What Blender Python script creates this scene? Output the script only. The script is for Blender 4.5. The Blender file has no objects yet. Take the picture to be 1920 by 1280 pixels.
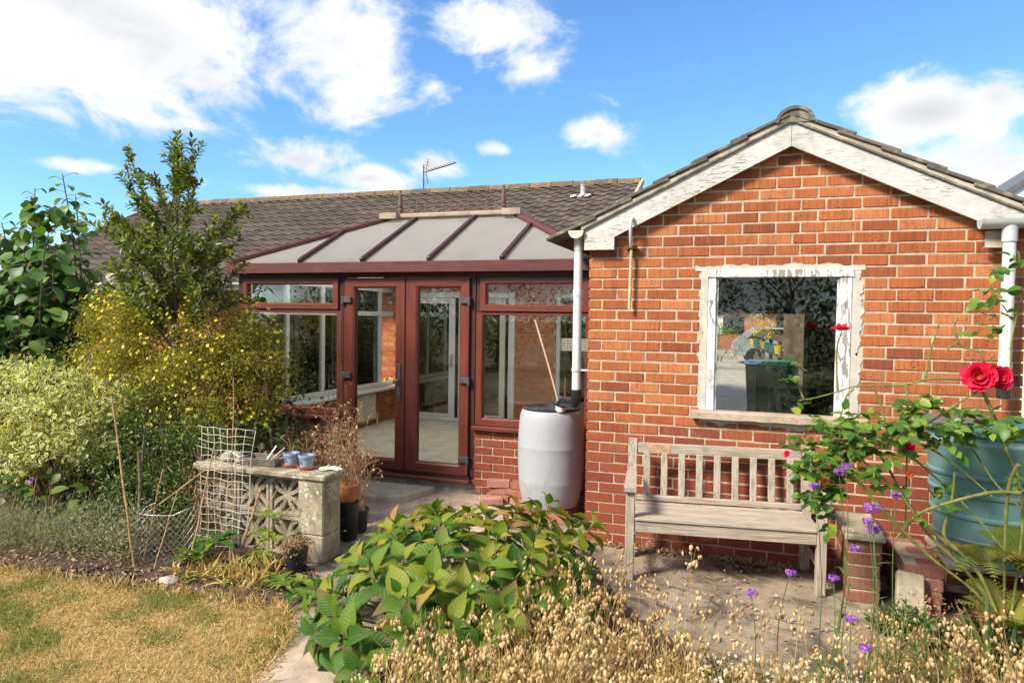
import bpy, math, random
import numpy as np
from mathutils import Vector, Matrix

R = math.radians
rng = random.Random(7)
nrg = np.random.default_rng(11)
SC = bpy.context.scene
COL = SC.collection

# ------------------------------------------------------------------ camera
cam_data = bpy.data.cameras.new("camera")
cam = bpy.data.objects.new("camera", cam_data)
COL.objects.link(cam)
SC.camera = cam
cam_data.sensor_width = 36.0
cam_data.lens = 36.0 * 1300.0 / 1920.0
cam_data.clip_start = 0.05
cam_data.clip_end = 2000.0
YAW, TILT, ROLL = 0.33259, 0.03367, 0.01475
fw = Vector((-math.sin(YAW) * math.cos(TILT), math.cos(YAW) * math.cos(TILT), -math.sin(TILT)))
r0 = Vector((math.cos(YAW), math.sin(YAW), 0))
u0 = r0.cross(fw)
rr = math.cos(ROLL) * r0 + math.sin(ROLL) * u0
uu = -math.sin(ROLL) * r0 + math.cos(ROLL) * u0
CAM = Vector((1.2025, -5.2864, 1.7341))
cam.matrix_world = Matrix(((rr.x, uu.x, -fw.x, CAM.x), (rr.y, uu.y, -fw.y, CAM.y),
                           (rr.z, uu.z, -fw.z, CAM.z), (0, 0, 0, 1)))

# ------------------------------------------------------------------ exposure
SC.view_settings.view_transform = 'Standard'
SC.view_settings.look = 'None'
SC.view_settings.gamma = 1.0
SC.view_settings.use_curve_mapping = False
SC.view_settings.exposure = 0.88
SC.cycles.use_denoising = True
SC.cycles.use_light_tree = False
SC.cycles.max_bounces = 6
SC.cycles.use_adaptive_sampling = True
SC.cycles.adaptive_threshold = 0.02
SC.cycles.diffuse_bounces = 2
SC.cycles.glossy_bounces = 4
SC.cycles.transmission_bounces = 6
SC.cycles.transparent_max_bounces = 10
SC.cycles.caustics_reflective = False
SC.cycles.caustics_refractive = False
SC.cycles.sample_clamp_indirect = 6.0

# ------------------------------------------------------------------ sun and sky
SUN_AZ = math.atan2(-0.62, -0.78)      # towards the sun: left of and behind the camera
SUN_EL = R(41)
sun_dir = Vector((math.sin(SUN_AZ) * math.cos(SUN_EL), math.cos(SUN_AZ) * math.cos(SUN_EL), math.sin(SUN_EL)))
sl = bpy.data.lights.new("sun", 'SUN')
sl.energy = 4.2
sl.angle = R(13.0)
sl.color = (1.0, 0.90, 0.76)
sun = bpy.data.objects.new("sun", sl)
COL.objects.link(sun)
sun.rotation_euler = (-sun_dir).to_track_quat('-Z', 'Y').to_euler()
sun.location = sun_dir * 40

world = bpy.data.worlds.new("World")
SC.world = world
world.use_nodes = True


class NT:
    """small node-tree helper"""
    def __init__(s, tree):
        s.t = tree
        s.n = tree.nodes
        s.l = tree.links

    def new(s, typ, **kw):
        nd = s.n.new(typ)
        for k, v in kw.items():
            if k.startswith('i_'):
                key = k[2:]
                key = int(key) if key.isdigit() else key.replace('_', ' ')
                s.put(nd.inputs[key], v)
            else:
                setattr(nd, k, v)
        return nd

    def put(s, sock, v):
        if isinstance(v, bpy.types.NodeSocket):
            s.l.new(v, sock)
        elif isinstance(v, bpy.types.Node):
            s.l.new(v.outputs[0], sock)
        else:
            if isinstance(v, tuple) and len(v) == 3 and sock.type == 'RGBA':
                v = v + (1.0,)
            sock.default_value = v

    def math(s, op, a, b=0.0, c=0.0, clamp=False):
        nd = s.n.new('ShaderNodeMath')
        nd.operation = op
        nd.use_clamp = clamp
        s.put(nd.inputs[0], a)
        s.put(nd.inputs[1], b)
        s.put(nd.inputs[2], c)
        return nd.outputs[0]

    def mix(s, f, a, b, mode='MIX'):
        nd = s.n.new('ShaderNodeMix')
        nd.data_type = 'RGBA'
        nd.blend_type = mode
        s.put(nd.inputs[0], f)
        s.put(nd.inputs[6], a)
        s.put(nd.inputs[7], b)
        return nd.outputs[2]

    def ramp(s, f, stops, interp='LINEAR'):
        nd = s.n.new('ShaderNodeValToRGB')
        cr = nd.color_ramp
        cr.interpolation = interp
        while len(cr.elements) < len(stops):
            cr.elements.new(0.5)
        for e, (p, c) in zip(cr.elements, stops):
            e.position = p
            e.color = c + (1.0,) if len(c) == 3 else c
        s.put(nd.inputs[0], f)
        return nd.outputs[0]

    def maprange(s, v, a, b, c=0.0, d=1.0, smooth=True):
        nd = s.n.new('ShaderNodeMapRange')
        nd.interpolation_type = 'SMOOTHSTEP' if smooth else 'LINEAR'
        for i, x in enumerate((v, a, b, c, d)):
            s.put(nd.inputs[i], x)
        return nd.outputs[0]

    def noise(s, vec, scale, detail=3.0, rough=0.55, dist=0.0, out=0):
        nd = s.n.new('ShaderNodeTexNoise')
        if vec is not None:
            s.put(nd.inputs['Vector'], vec)
        nd.inputs['Scale'].default_value = scale
        nd.inputs['Detail'].default_value = detail
        nd.inputs['Roughness'].default_value = rough
        nd.inputs['Distortion'].default_value = dist
        return nd.outputs[out]

    def mapping(s, vec, scale=(1, 1, 1), rot=(0, 0, 0), loc=(0, 0, 0)):
        nd = s.n.new('ShaderNodeMapping')
        s.put(nd.inputs[0], vec)
        nd.inputs['Scale'].default_value = scale
        nd.inputs['Rotation'].default_value = rot
        nd.inputs['Location'].default_value = loc
        return nd.outputs[0]


def build_world():
    t = NT(world.node_tree)
    t.n.clear()
    out = t.new('ShaderNodeOutputWorld')
    sky = t.new('ShaderNodeTexSky')
    sky.sky_type = 'NISHITA'
    sky.sun_disc = False
    sky.sun_elevation = SUN_EL
    sky.sun_rotation = SUN_AZ % (2 * math.pi)
    sky.altitude = 0
    sky.air_density = 1.0
    sky.dust_density = 0.25
    sky.ozone_density = 2.2
    tc = t.new('ShaderNodeTexCoord')
    d = tc.outputs['Generated']
    sep = t.new('ShaderNodeSeparateXYZ', i_0=d)
    x, y, z = sep.outputs
    az = t.math('ARCTAN2', x, y)                       # 0 = +Y, positive to +X
    el = t.math('ARCSINE', z, clamp=False)
    # turbulence, stretched along the horizon, breaks up the cloud outlines
    comb = t.new('ShaderNodeCombineXYZ', i_0=az, i_1=el, i_2=0.0)
    wv = comb.outputs[0]
    stretched = t.mapping(wv, (1.0, 1.5, 1.0))
    n1 = t.noise(stretched, 8.0, 7.0, 0.62, 0.35)
    n2 = t.noise(stretched, 2.6, 1.0, 0.5)
    # cloud bodies: (azimuth, elevation, half width, half height, weight) in degrees
    acc = None
    for (a, e, ra, re, w) in CLOUDS:
        vm = t.n.new('ShaderNodeVectorMath')
        vm.operation = 'MULTIPLY_ADD'
        t.put(vm.inputs[0], wv)
        vm.inputs[1].default_value = (1 / R(ra), 1 / R(re), 0)
        vm.inputs[2].default_value = (-a / ra, -e / re, 0)
        ln = t.n.new('ShaderNodeVectorMath')
        ln.operation = 'LENGTH'
        t.l.new(vm.outputs[0], ln.inputs[0])
        g = t.math('MULTIPLY_ADD', ln.outputs['Value'], -0.62, w)
        acc = t.math('MAXIMUM', 0.0, g) if acc is None else t.math('MAXIMUM', acc, g)
    # broken cloud continues out of view, made denser there for white fill light
    side = t.math('ABSOLUTE', t.math('SUBTRACT', az, R(-19)))
    around = t.maprange(side, R(38), R(62), 0.0, 1.0)
    high = t.maprange(el, R(30), R(44), 0.0, 1.0)
    around = t.math('MAXIMUM', around, high)
    gen = t.math('MULTIPLY', around, t.maprange(n2, 0.36, 0.56, 0.0, 0.95, False))
    acc = t.math('MAXIMUM', acc, gen)
    f = t.math('MULTIPLY_ADD', t.math('SUBTRACT', n1, 0.5), 2.5, acc)
    alpha = t.maprange(f, 0.22, 0.92, 0.0, 1.0)
    alpha = t.math('MULTIPLY', alpha, t.maprange(el, R(-1.0), R(2.0), 0.0, 1.0, False))
    # greyer where the cloud is thick
    thick = t.math('MULTIPLY', t.maprange(acc, 0.55, 1.2, 0.0, 1.0), t.maprange(t.math('ADD', n2, t.math('MULTIPLY', n1, 0.5)), 0.62, 0.86, 0.0, 1.0))
    ccol = t.mix(thick, (0.97, 0.975, 1.0), (0.64, 0.66, 0.70))
    skyc = t.mix(1.0, sky.outputs[0], SKY_TINT, 'MULTIPLY')
    bg1 = t.new('ShaderNodeBackground', i_0=skyc, i_1=SKY_STRENGTH)
    bg2 = t.new('ShaderNodeBackground', i_0=ccol, i_1=CLOUD_STRENGTH)
    ms = t.new('ShaderNodeMixShader', i_0=alpha)
    t.l.new(bg1.outputs[0], ms.inputs[1])
    t.l.new(bg2.outputs[0], ms.inputs[2])
    t.l.new(ms.outputs[0], out.inputs[0])
    world.cycles.sampling_method = 'MANUAL'
    world.cycles.sample_map_resolution = 256


SKY_TINT = (0.66, 0.97, 1.22)
SKY_STRENGTH = 0.108
CLOUD_STRENGTH = 0.62
CLOUDS = [(-52.4, 18.3, 11.2, 3.8, 1.35), (-43.1, 16.9, 5.7, 2.8, 1.0), (-47.7, 13.9, 7.9, 1.2, 0.9), (-33.0, 20.3, 5.0, 3.6, 1.15),
          (-37.1, 22.3, 4.8, 2.1, 0.9), (-20.5, 22.3, 4.8, 2.2, 1.1), (-18.1, 19.9, 3.0, 2.2, 0.95), (-25.6, 17.9, 2.6, 1.9, 0.75),
          (-36.2, 12.0, 3.9, 1.4, 1.1), (-30.9, 10.9, 4.7, 1.1, 1.0), (-34.6, 9.6, 8.0, 0.7, 1.0), (-26.0, 12.2, 2.6, 1.3, 1.05),
          (-20.8, 13.5, 1.7, 0.7, 0.85), (-12.3, 14.6, 3.2, 1.3, 0.95), (-6.7, 10.1, 18.7, 0.4, 0.45), (11.4, 14.6, 4.9, 2.1, 1.15),
          (15.7, 15.3, 2.6, 2.1, 1.1), (15.0, 11.1, 4.3, 2.2, 1.15), (-50.0, 10.1, 4.4, 0.6, 0.9), (-53.7, 5.1, 3.7, 1.4, 0.7)]
build_world()


# ------------------------------------------------------------------ mesh helpers
class MB:
    """collects faces and links them as ONE mesh object"""
    def __init__(s):
        s.v = []
        s.f = []
        s.a = []          # one random value per face
        s.cur = 0.5

    def face(s, pts):
        b = len(s.v)
        s.v.extend([tuple(p) for p in pts])
        s.f.append(tuple(range(b, b + len(pts))))
        s.a.append(s.cur)

    def poly(s, verts, faces):
        b = len(s.v)
        s.v.extend([tuple(p) for p in verts])
        for f in faces:
            s.f.append(tuple(i + b for i in f))
            s.a.append(s.cur)

    def box(s, x0, y0, z0, x1, y1, z1, ch=0.0, M=None):
        """box between two corners, with chamfered edges when ch > 0"""
        if ch <= 0:
            P = [(x0, y0, z0), (x1, y0, z0), (x1, y1, z0), (x0, y1, z0),
                 (x0, y0, z1), (x1, y0, z1), (x1, y1, z1), (x0, y1, z1)]
            F = [(0, 3, 2, 1), (4, 5, 6, 7), (0, 1, 5, 4), (1, 2, 6, 5), (2, 3, 7, 6), (3, 0, 4, 7)]
        else:
            P, F = cbox(x0, y0, z0, x1, y1, z1, ch)
        if M is not None:
            P = [tuple(M @ Vector(p)) for p in P]
        s.poly(P, F)

    def bar(s, a, b, w, h, ch=0.0, up=(0, 0, 1)):
        """rectangular bar from a to b, w across and h along `up`"""
        a, b = Vector(a), Vector(b)
        d = b - a
        L = d.length
        d = d.normalized()
        up = Vector(up)
        side = d.cross(up)
        if side.length < 1e-5:
            side = d.cross(Vector((0, 1, 0)))
        side.normalize()
        u = side.cross(d).normalized()
        M = Matrix(((d.x, side.x, u.x, a.x), (d.y, side.y, u.y, a.y), (d.z, side.z, u.z, a.z), (0, 0, 0, 1)))
        s.box(0, -w / 2, -h / 2, L, w / 2, h / 2, ch, M)

    def tube(s, pts, rad, n=8, cap=True):
        pts = [Vector(p) for p in pts]
        if not hasattr(rad, '__len__'):
            rad = [rad] * len(pts)
        rings = []
        prev = None
        for i, p in enumerate(pts):
            if i == 0:
                d = pts[1] - p
            elif i == len(pts) - 1:
                d = p - pts[i - 1]
            else:
                d = pts[i + 1] - pts[i - 1]
            d = d.normalized() if d.length > 1e-9 else Vector((0, 0, 1))
            if prev is None:
                ref = Vector((0, 0, 1)) if abs(d.z) < 0.9 else Vector((1, 0, 0))
                x = d.cross(ref).normalized()
            else:
                x = (prev - d * prev.dot(d))
                x = x.normalized() if x.length > 1e-6 else d.orthogonal().normalized()
            prev = x
            y = d.cross(x)
            rings.append([p + (x * math.cos(2 * math.pi * k / n) + y * math.sin(2 * math.pi * k / n)) * rad[i] for k in range(n)])
        b = len(s.v)
        for rg in rings:
            s.v.extend([tuple(q) for q in rg])
        for i in range(len(pts) - 1):
            for k in range(n):
                s.f.append((b + i * n + k, b + i * n + (k + 1) % n, b + (i + 1) * n + (k + 1) % n, b + (i + 1) * n + k))
                s.a.append(s.cur)
        if cap:
            s.f.append(tuple(b + k for k in reversed(range(n))))
            s.a.append(s.cur)
            e = b + (len(pts) - 1) * n
            s.f.append(tuple(e + k for k in range(n)))
            s.a.append(s.cur)

    def lathe(s, prof, cx=0, cy=0, n=24, cap0=True, cap1=True):
        b = len(s.v)
        m = len(prof)
        for (r, z) in prof:
            for k in range(n):
                a = 2 * math.pi * k / n
                s.v.append((cx + r * math.cos(a), cy + r * math.sin(a), z))
        for i in range(m - 1):
            for k in range(n):
                s.f.append((b + i * n + k, b + i * n + (k + 1) % n, b + (i + 1) * n + (k + 1) % n, b + (i + 1) * n + k))
                s.a.append(s.cur)
        if cap0:
            s.f.append(tuple(b + k for k in reversed(range(n))))
            s.a.append(s.cur)
        if cap1:
            s.f.append(tuple(b + (m - 1) * n + k for k in range(n)))
            s.a.append(s.cur)

    def prism(s, poly, y0, y1, axis='y'):
        """extrude a 2-D polygon (counter-clockwise seen from the low side) along an axis"""
        n = len(poly)
        def P(u, v, w):
            return {'y': (u, w, v), 'z': (u, v, w), 'x': (w, u, v)}[axis]
        V = [P(u, v, y0) for (u, v) in poly] + [P(u, v, y1) for (u, v) in poly]
        F = [tuple(range(n)), tuple(reversed(range(n, 2 * n)))]
        for i in range(n):
            j = (i + 1) % n
            F.append((i, i + n, j + n, j))
        if axis == 'z':
            F = [tuple(reversed(f)) for f in F]
        s.poly(V, F)

    def mesh(s, name):
        me = bpy.data.meshes.new(name)
        me.from_pydata(s.v, [], s.f)
        at = me.attributes.new('rnd', 'FLOAT', 'FACE')
        at.data.foreach_set('value', s.a)
        return me

    def build(s, name, mat, parent=None, smooth=False, **kw):
        me = s.mesh(name)
        if smooth:
            me.polygons.foreach_set('use_smooth', [True] * len(me.polygons))
            if smooth != 'all':
                me.set_sharp_from_angle(angle=R(smooth if smooth is not True else 40))
        return obj(name, me, mat, parent, **kw)


def cbox(x0, y0, z0, x1, y1, z1, c):
    c = min(c, (x1 - x0) * 0.45, (y1 - y0) * 0.45, (z1 - z0) * 0.45)
    X, Y, Z = (x0, x1), (y0, y1), (z0, z1)
    V = []
    idx = {}
    for i in (0, 1):
        for j in (0, 1):
            for k in (0, 1):
                sx, sy, sz = (c if i == 0 else -c), (c if j == 0 else -c), (c if k == 0 else -c)
                for ax, q in (('x', (X[i], Y[j] + sy, Z[k] + sz)), ('y', (X[i] + sx, Y[j], Z[k] + sz)), ('z', (X[i] + sx, Y[j] + sy, Z[k]))):
                    idx[(i, j, k, ax)] = len(V)
                    V.append(q)
    g = lambda i, j, k, a: idx[(i, j, k, a)]
    F = [(g(0, 0, 0, 'x'), g(0, 0, 1, 'x'), g(0, 1, 1, 'x'), g(0, 1, 0, 'x')),
         (g(1, 0, 0, 'x'), g(1, 1, 0, 'x'), g(1, 1, 1, 'x'), g(1, 0, 1, 'x')),
         (g(0, 0, 0, 'y'), g(1, 0, 0, 'y'), g(1, 0, 1, 'y'), g(0, 0, 1, 'y')),
         (g(0, 1, 0, 'y'), g(0, 1, 1, 'y'), g(1, 1, 1, 'y'), g(1, 1, 0, 'y')),
         (g(0, 0, 0, 'z'), g(0, 1, 0, 'z'), g(1, 1, 0, 'z'), g(1, 0, 0, 'z')),
         (g(0, 0, 1, 'z'), g(1, 0, 1, 'z'), g(1, 1, 1, 'z'), g(0, 1, 1, 'z'))]
    def edge(p, q, a, b, flip):
        f = (g(*p, a), g(*q, a), g(*q, b), g(*p, b))
        F.append(tuple(reversed(f)) if flip else f)
    for i in (0, 1):
        for j in (0, 1):
            edge((i, j, 0), (i, j, 1), 'x', 'y', i != j)
            edge((i, 0, j), (i, 1, j), 'x', 'z', i == j)
            edge((0, i, j), (1, i, j), 'y', 'z', i != j)
    for i in (0, 1):
        for j in (0, 1):
            for k in (0, 1):
                f = (g(i, j, k, 'x'), g(i, j, k, 'y'), g(i, j, k, 'z'))
                F.append(f if (i + j + k) % 2 == 1 else tuple(reversed(f)))
    return V, F


def obj(name, me, mat=None, parent=None, loc=None, kind=None, label=None, cat=None, group=None):
    o = bpy.data.objects.new(name, me)
    COL.objects.link(o)
    if mat is not None and me is not None and len(me.materials) == 0:
        for m in (mat if isinstance(mat, (list, tuple)) else [mat]):
            me.materials.append(m)
    if parent is not None:
        o.parent = parent
    if loc is not None:
        o.location = loc
    tag(o, label, cat, group, kind)
    return o


def tag(o, label=None, cat=None, group=None, kind=None):
    if label:
        o['label'] = label
    if cat:
        o['category'] = cat
    if group:
        o['group'] = group
    if kind:
        o['kind'] = kind
    return o


def thing(name, label, cat, loc=(0, 0, 0), rz=0.0, group=None):
    o = bpy.data.objects.new(name, None)
    COL.objects.link(o)
    o.empty_display_size = 0.1
    o.location = loc
    o.rotation_euler = (0, 0, rz)
    return tag(o, label, cat, group)


def copy_tree(o, parent=None, loc=None, rz=None, label=None):
    c = o.copy()
    COL.objects.link(c)
    c.parent = parent
    if loc is not None:
        c.location = loc
    if rz is not None:
        c.rotation_euler = (0, 0, rz)
    if label:
        c['label'] = label
    for ch in o.children:
        copy_tree(ch, c)
    return c


def np_mesh(name, V, F, rnd=None, smooth=False, per_face=None):
    """V (N,3) array, F list of (array of faces (M,k))"""
    me = bpy.data.meshes.new(name)
    V = np.asarray(V, dtype=np.float32)
    me.vertices.add(len(V))
    me.vertices.foreach_set('co', V.ravel())
    Fs = F if isinstance(F, list) else [F]
    tot = np.concatenate([np.full(len(f), f.shape[1], dtype=np.int32) for f in Fs])
    idx = np.concatenate([f.ravel() for f in Fs]).astype(np.int32)
    start = np.concatenate([[0], np.cumsum(tot)[:-1]]).astype(np.int32)
    me.loops.add(len(idx))
    me.loops.foreach_set('vertex_index', idx)
    me.polygons.add(len(tot))
    me.polygons.foreach_set('loop_start', start)
    me.polygons.foreach_set('loop_total', tot)
    if smooth:
        me.polygons.foreach_set('use_smooth', np.ones(len(tot), dtype=bool))
    if rnd is not None:
        at = me.attributes.new('rnd', 'FLOAT', 'POINT')
        at.data.foreach_set('value', np.asarray(rnd, dtype=np.float32))
    me.update(calc_edges=True)
    return me

# ------------------------------------------------------------------ materials
MATS = {}


def new_mat(name):
    m = bpy.data.materials.new(name)
    m.use_nodes = True
    t = NT(m.node_tree)
    t.n.clear()
    out = t.new('ShaderNodeOutputMaterial')
    bs = t.new('ShaderNodeBsdfPrincipled')
    t.l.new(bs.outputs[0], out.inputs[0])
    MATS[name] = m
    return m, t, bs, out


def pos(t):
    return t.new('ShaderNodeNewGeometry').outputs['Position']


def rnd_of(t):
    """one value per piece: the mesh's own random value plus the one in the object's colour slot"""
    a = t.new('ShaderNodeAttribute', attribute_name='rnd').outputs['Fac']
    b = t.new('ShaderNodeSeparateColor', i_0=t.new('ShaderNodeObjectInfo').outputs['Color']).outputs[0]
    return t.math('FRACT', t.math('ADD', t.math('MULTIPLY', a, 0.999), b))


def bump(t, bs, h, strength=0.3, dist=0.01):
    nd = t.new('ShaderNodeBump', i_Strength=strength, i_Distance=dist, i_Height=h)
    t.l.new(nd.outputs[0], bs.inputs['Normal'])


def simple(name, col, rough=0.6, var=0.15, scale=8.0, bmp=0.0, bscale=60.0, spec=0.3, metal=0.0, dirt=None, dscale=3.0, damt=0.5):
    m, t, bs, _ = new_mat(name)
    p = pos(t)
    n = t.noise(p, scale, 5.0, 0.6)
    lo = tuple(c * (1 - var) for c in col)
    hi = tuple(min(1.0, c * (1 + var)) for c in col)
    c = t.mix(t.maprange(n, 0.3, 0.7), lo, hi)
    if dirt is not None:
        d = t.noise(p, dscale, 7.0, 0.65, 0.4)
        c = t.mix(t.math('MULTIPLY', t.maprange(d, 0.48, 0.68), damt), c, dirt)
    t.put(bs.inputs['Base Color'], c)
    bs.inputs['Roughness'].default_value = rough
    bs.inputs['Specular IOR Level'].default_value = spec
    bs.inputs['Metallic'].default_value = metal
    if bmp > 0:
        bump(t, bs, t.noise(p, bscale, 4.0, 0.6), bmp, 0.005)
    return m


def brick_mat(name, stops, damp=True, eff=0.35):
    m, t, bs, _ = new_mat(name)
    p = pos(t)
    r = rnd_of(t)
    c = t.ramp(r, stops)
    # drag-wire face: fine upright striations
    st = t.noise(t.mapping(p, (95, 95, 5)), 1.0, 3.0, 0.62)
    c = t.mix(t.maprange(st, 0.38, 0.66, 0.0, 0.5), c, t.mix(1.0, c, (0.45, 0.40, 0.40), 'MULTIPLY'))
    # kiln specks, on some bricks only
    vo = t.new('ShaderNodeTexVoronoi', feature='F1')
    t.put(vo.inputs['Vector'], p)
    vo.inputs['Scale'].default_value = 58.0
    sp = t.math('MULTIPLY', t.maprange(vo.outputs['Distance'], 0.36, 0.22),
                t.maprange(t.noise(p, 5.5, 3.0, 0.6), 0.46, 0.64))
    c = t.mix(t.math('MULTIPLY', sp, 0.75), c, (0.07, 0.026, 0.018))
    blotch = t.noise(p, 9.0, 5.0, 0.65)
    c = t.mix(t.maprange(blotch, 0.52, 0.78, 0.0, 0.35), c, (0.20, 0.052, 0.03))
    z = t.new('ShaderNodeSeparateXYZ', i_0=p).outputs[2]
    soot = t.math('MULTIPLY', t.maprange(t.noise(t.mapping(p, (3.2, 3.2, 1.1)), 1.0, 6.0, 0.65), 0.48, 0.72), 0.45)
    c = t.mix(soot, c, t.mix(1.0, c, (0.52, 0.50, 0.52), 'MULTIPLY'))
    if damp:
        w = t.math('ADD', z, t.math('MULTIPLY', t.math('SUBTRACT', t.noise(p, 2.0, 3.0), 0.5), 0.6))
        c = t.mix(t.maprange(w, 1.15, 0.55, 0.0, 0.72), c, (0.195, 0.043, 0.027))
    # lime and salts washed out of the joints
    e = t.math('MULTIPLY', t.maprange(t.noise(p, 3.2, 7.0, 0.7, 0.6), 0.56, 0.74), t.maprange(t.noise(p, 38.0, 4.0, 0.65), 0.38, 0.7))
    e = t.math('MULTIPLY', e, t.maprange(z, 1.1, 0.25, 0.45, 1.3))
    c = t.mix(t.math('MULTIPLY', e, eff * 1.6), c, (0.55, 0.44, 0.38))
    t.put(bs.inputs['Base Color'], c)
    bs.inputs['Roughness'].default_value = 0.85
    bs.inputs['Specular IOR Level'].default_value = 0.2
    h = t.math('ADD', t.math('MULTIPLY', st, 0.8), t.noise(p, 120.0, 3.0, 0.6))
    bump(t, bs, h, 0.7, 0.004)
    return m


brick_mat('brick', [(0.0, (0.30, 0.084, 0.032)), (0.18, (0.45, 0.150, 0.054)), (0.38, (0.37, 0.106, 0.038)), (0.5, (0.44, 0.140, 0.048)),
                    (0.66, (0.52, 0.195, 0.080)), (0.82, (0.24, 0.070, 0.034)), (1.0, (0.43, 0.135, 0.048))])
brick_mat('brick_pale', [(0.0, (0.33, 0.135, 0.095)), (0.3, (0.45, 0.215, 0.160)), (0.6, (0.38, 0.145, 0.098)),
                         (1.0, (0.50, 0.280, 0.215))], damp=False, eff=0.6)
brick_mat('brick_old', [(0.0, (0.20, 0.095, 0.055)), (0.3, (0.30, 0.145, 0.085)), (0.6, (0.25, 0.10, 0.055)), (1.0, (0.34, 0.20, 0.13))], damp=False, eff=0.4)
brick_mat('brick_house', [(0.0, (0.42, 0.125, 0.055)), (0.4, (0.54, 0.180, 0.070)), (0.7, (0.47, 0.130, 0.055)),
                          (1.0, (0.60, 0.220, 0.095))], damp=False, eff=0.1)

simple('mortar', (0.47, 0.385, 0.275), 0.95, 0.22, 14.0, 0.9, 70.0, 0.1, dirt=(0.27, 0.21, 0.15), dscale=4.0, damt=0.7)
simple('cement', (0.44, 0.385, 0.30), 0.95, 0.22, 9.0, 0.6, 50.0, 0.1, dirt=(0.26, 0.22, 0.17), dscale=6.0, damt=0.6)
simple('lime_cement', (0.50, 0.47, 0.40), 0.95, 0.12, 12.0, 0.4, 70.0, 0.1)
simple('upvc_white', (0.66, 0.66, 0.65), 0.35, 0.03, 5.0, spec=0.4, dirt=(0.60, 0.59, 0.54), dscale=4.0, damt=0.35)
simple('upvc_cream', (0.62, 0.60, 0.47), 0.4, 0.05, 5.0, spec=0.4)
simple('gutter_grey', (0.50, 0.51, 0.52), 0.42, 0.06, 6.0, spec=0.4, dirt=(0.33, 0.34, 0.34), dscale=5.0, damt=0.45)
simple('black_plastic', (0.018, 0.019, 0.021), 0.38, 0.25, 9.0, spec=0.45, dirt=(0.06, 0.06, 0.055), dscale=8.0, damt=0.5)
simple('dark_metal', (0.105, 0.092, 0.098), 0.42, 0.15, 20.0, spec=0.5, metal=0.35)
simple('bright_metal', (0.55, 0.53, 0.48), 0.35, 0.15, 20.0, metal=0.9)
simple('gold_metal', (0.62, 0.44, 0.16), 0.3, 0.1, 20.0, metal=0.9)
simple('wire', (0.40, 0.42, 0.42), 0.5, 0.2, 20.0, metal=0.7)
simple('rust', (0.20, 0.065, 0.025), 0.9, 0.4, 30.0, 0.5, 120.0, 0.15, dirt=(0.07, 0.03, 0.02), dscale=12.0)
simple('pipe_cream', (0.52, 0.44, 0.24), 0.5, 0.15, 12.0, dirt=(0.33, 0.34, 0.30), dscale=4.0, damt=0.8)
simple('terracotta', (0.46, 0.155, 0.065), 0.8, 0.15, 16.0, 0.2, 80.0, 0.2, dirt=(0.42, 0.30, 0.22), dscale=9.0, damt=0.4)
simple('blue_glaze', (0.235, 0.30, 0.40), 0.45, 0.10, 14.0, spec=0.4, dirt=(0.40, 0.43, 0.46), dscale=10.0, damt=0.5)
simple('ink_blue', (0.03, 0.055, 0.12), 0.5, 0.1, 30.0)
simple('basket', (0.20, 0.175, 0.14), 0.85, 0.35, 60.0, 0.5, 100.0, 0.15)
simple('cane', (0.36, 0.235, 0.115), 0.75, 0.3, 18.0, 0.2, 60.0, 0.2)
simple('dry_stem', (0.36, 0.215, 0.115), 0.85, 0.35, 14.0, spec=0.15)
simple('bark', (0.14, 0.115, 0.075), 0.9, 0.35, 22.0, 0.7, 60.0, 0.15, dirt=(0.20, 0.20, 0.14), dscale=12.0)
simple('green_stem', (0.16, 0.18, 0.042), 0.6, 0.35, 16.0, spec=0.3, dirt=(0.17, 0.115, 0.055), dscale=7.0, damt=0.8)
simple('verbena_stem', (0.072, 0.125, 0.035), 0.65, 0.2, 20.0)
simple('net_plastic', (0.50, 0.47, 0.39), 0.55, 0.06, 20.0, spec=0.3)
simple('lead', (0.42, 0.43, 0.45), 0.6, 0.15, 16.0, 0.4, 60.0)
simple('carpet', (0.60, 0.545, 0.44), 0.98, 0.14, 5.0, 0.6, 260.0, 0.05, dirt=(0.68, 0.63, 0.52), dscale=7.0, damt=0.7)
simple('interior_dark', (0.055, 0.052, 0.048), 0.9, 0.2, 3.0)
simple('interior_wall', (0.62, 0.58, 0.48), 0.9, 0.08, 3.0)
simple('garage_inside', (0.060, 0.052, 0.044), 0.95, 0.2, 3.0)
simple('steel_frame', (0.12, 0.12, 0.12), 0.5, 0.1, 8.0)
simple('teal_plastic', (0.030, 0.155, 0.155), 0.45, 0.12, 6.0, spec=0.4)
simple('bin_green', (0.020, 0.23, 0.075), 0.40, 0.2, 5.0, spec=0.45)
simple('bin_blue', (0.06, 0.14, 0.24), 0.42, 0.2, 5.0, spec=0.45)
simple('bin_dark', (0.016, 0.020, 0.022), 0.42, 0.2, 5.0, spec=0.45)
simple('car_silver', (0.45, 0.46, 0.48), 0.25, 0.04, 5.0, spec=0.6, metal=0.5)
simple('car_dark', (0.01, 0.01, 0.012), 0.3, 0.1, 5.0)
simple('plate_yellow', (0.75, 0.72, 0.55), 0.5, 0.03, 5.0)
simple('tarmac', (0.16, 0.145, 0.125), 0.95, 0.2, 6.0, 0.4, 90.0, 0.1)
simple('fence_wood', (0.145, 0.105, 0.072), 0.9, 0.3, 10.0, 0.4, 60.0, 0.1)
simple('far_render', (0.62, 0.60, 0.55), 0.9, 0.06, 2.0)
simple('far_brick', (0.36, 0.13, 0.07), 0.9, 0.15, 3.0)
simple('far_roof', (0.20, 0.085, 0.055), 0.9, 0.2, 4.0)
simple('pebble', (0.34, 0.31, 0.26), 0.9, 0.35, 20.0, 0.3, 60.0, 0.1)
simple('rim_dark', (0.03, 0.03, 0.03), 0.5, 0.1, 20.0)
simple('pole_pink', (0.58, 0.42, 0.30), 0.6, 0.12, 9.0)
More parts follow.
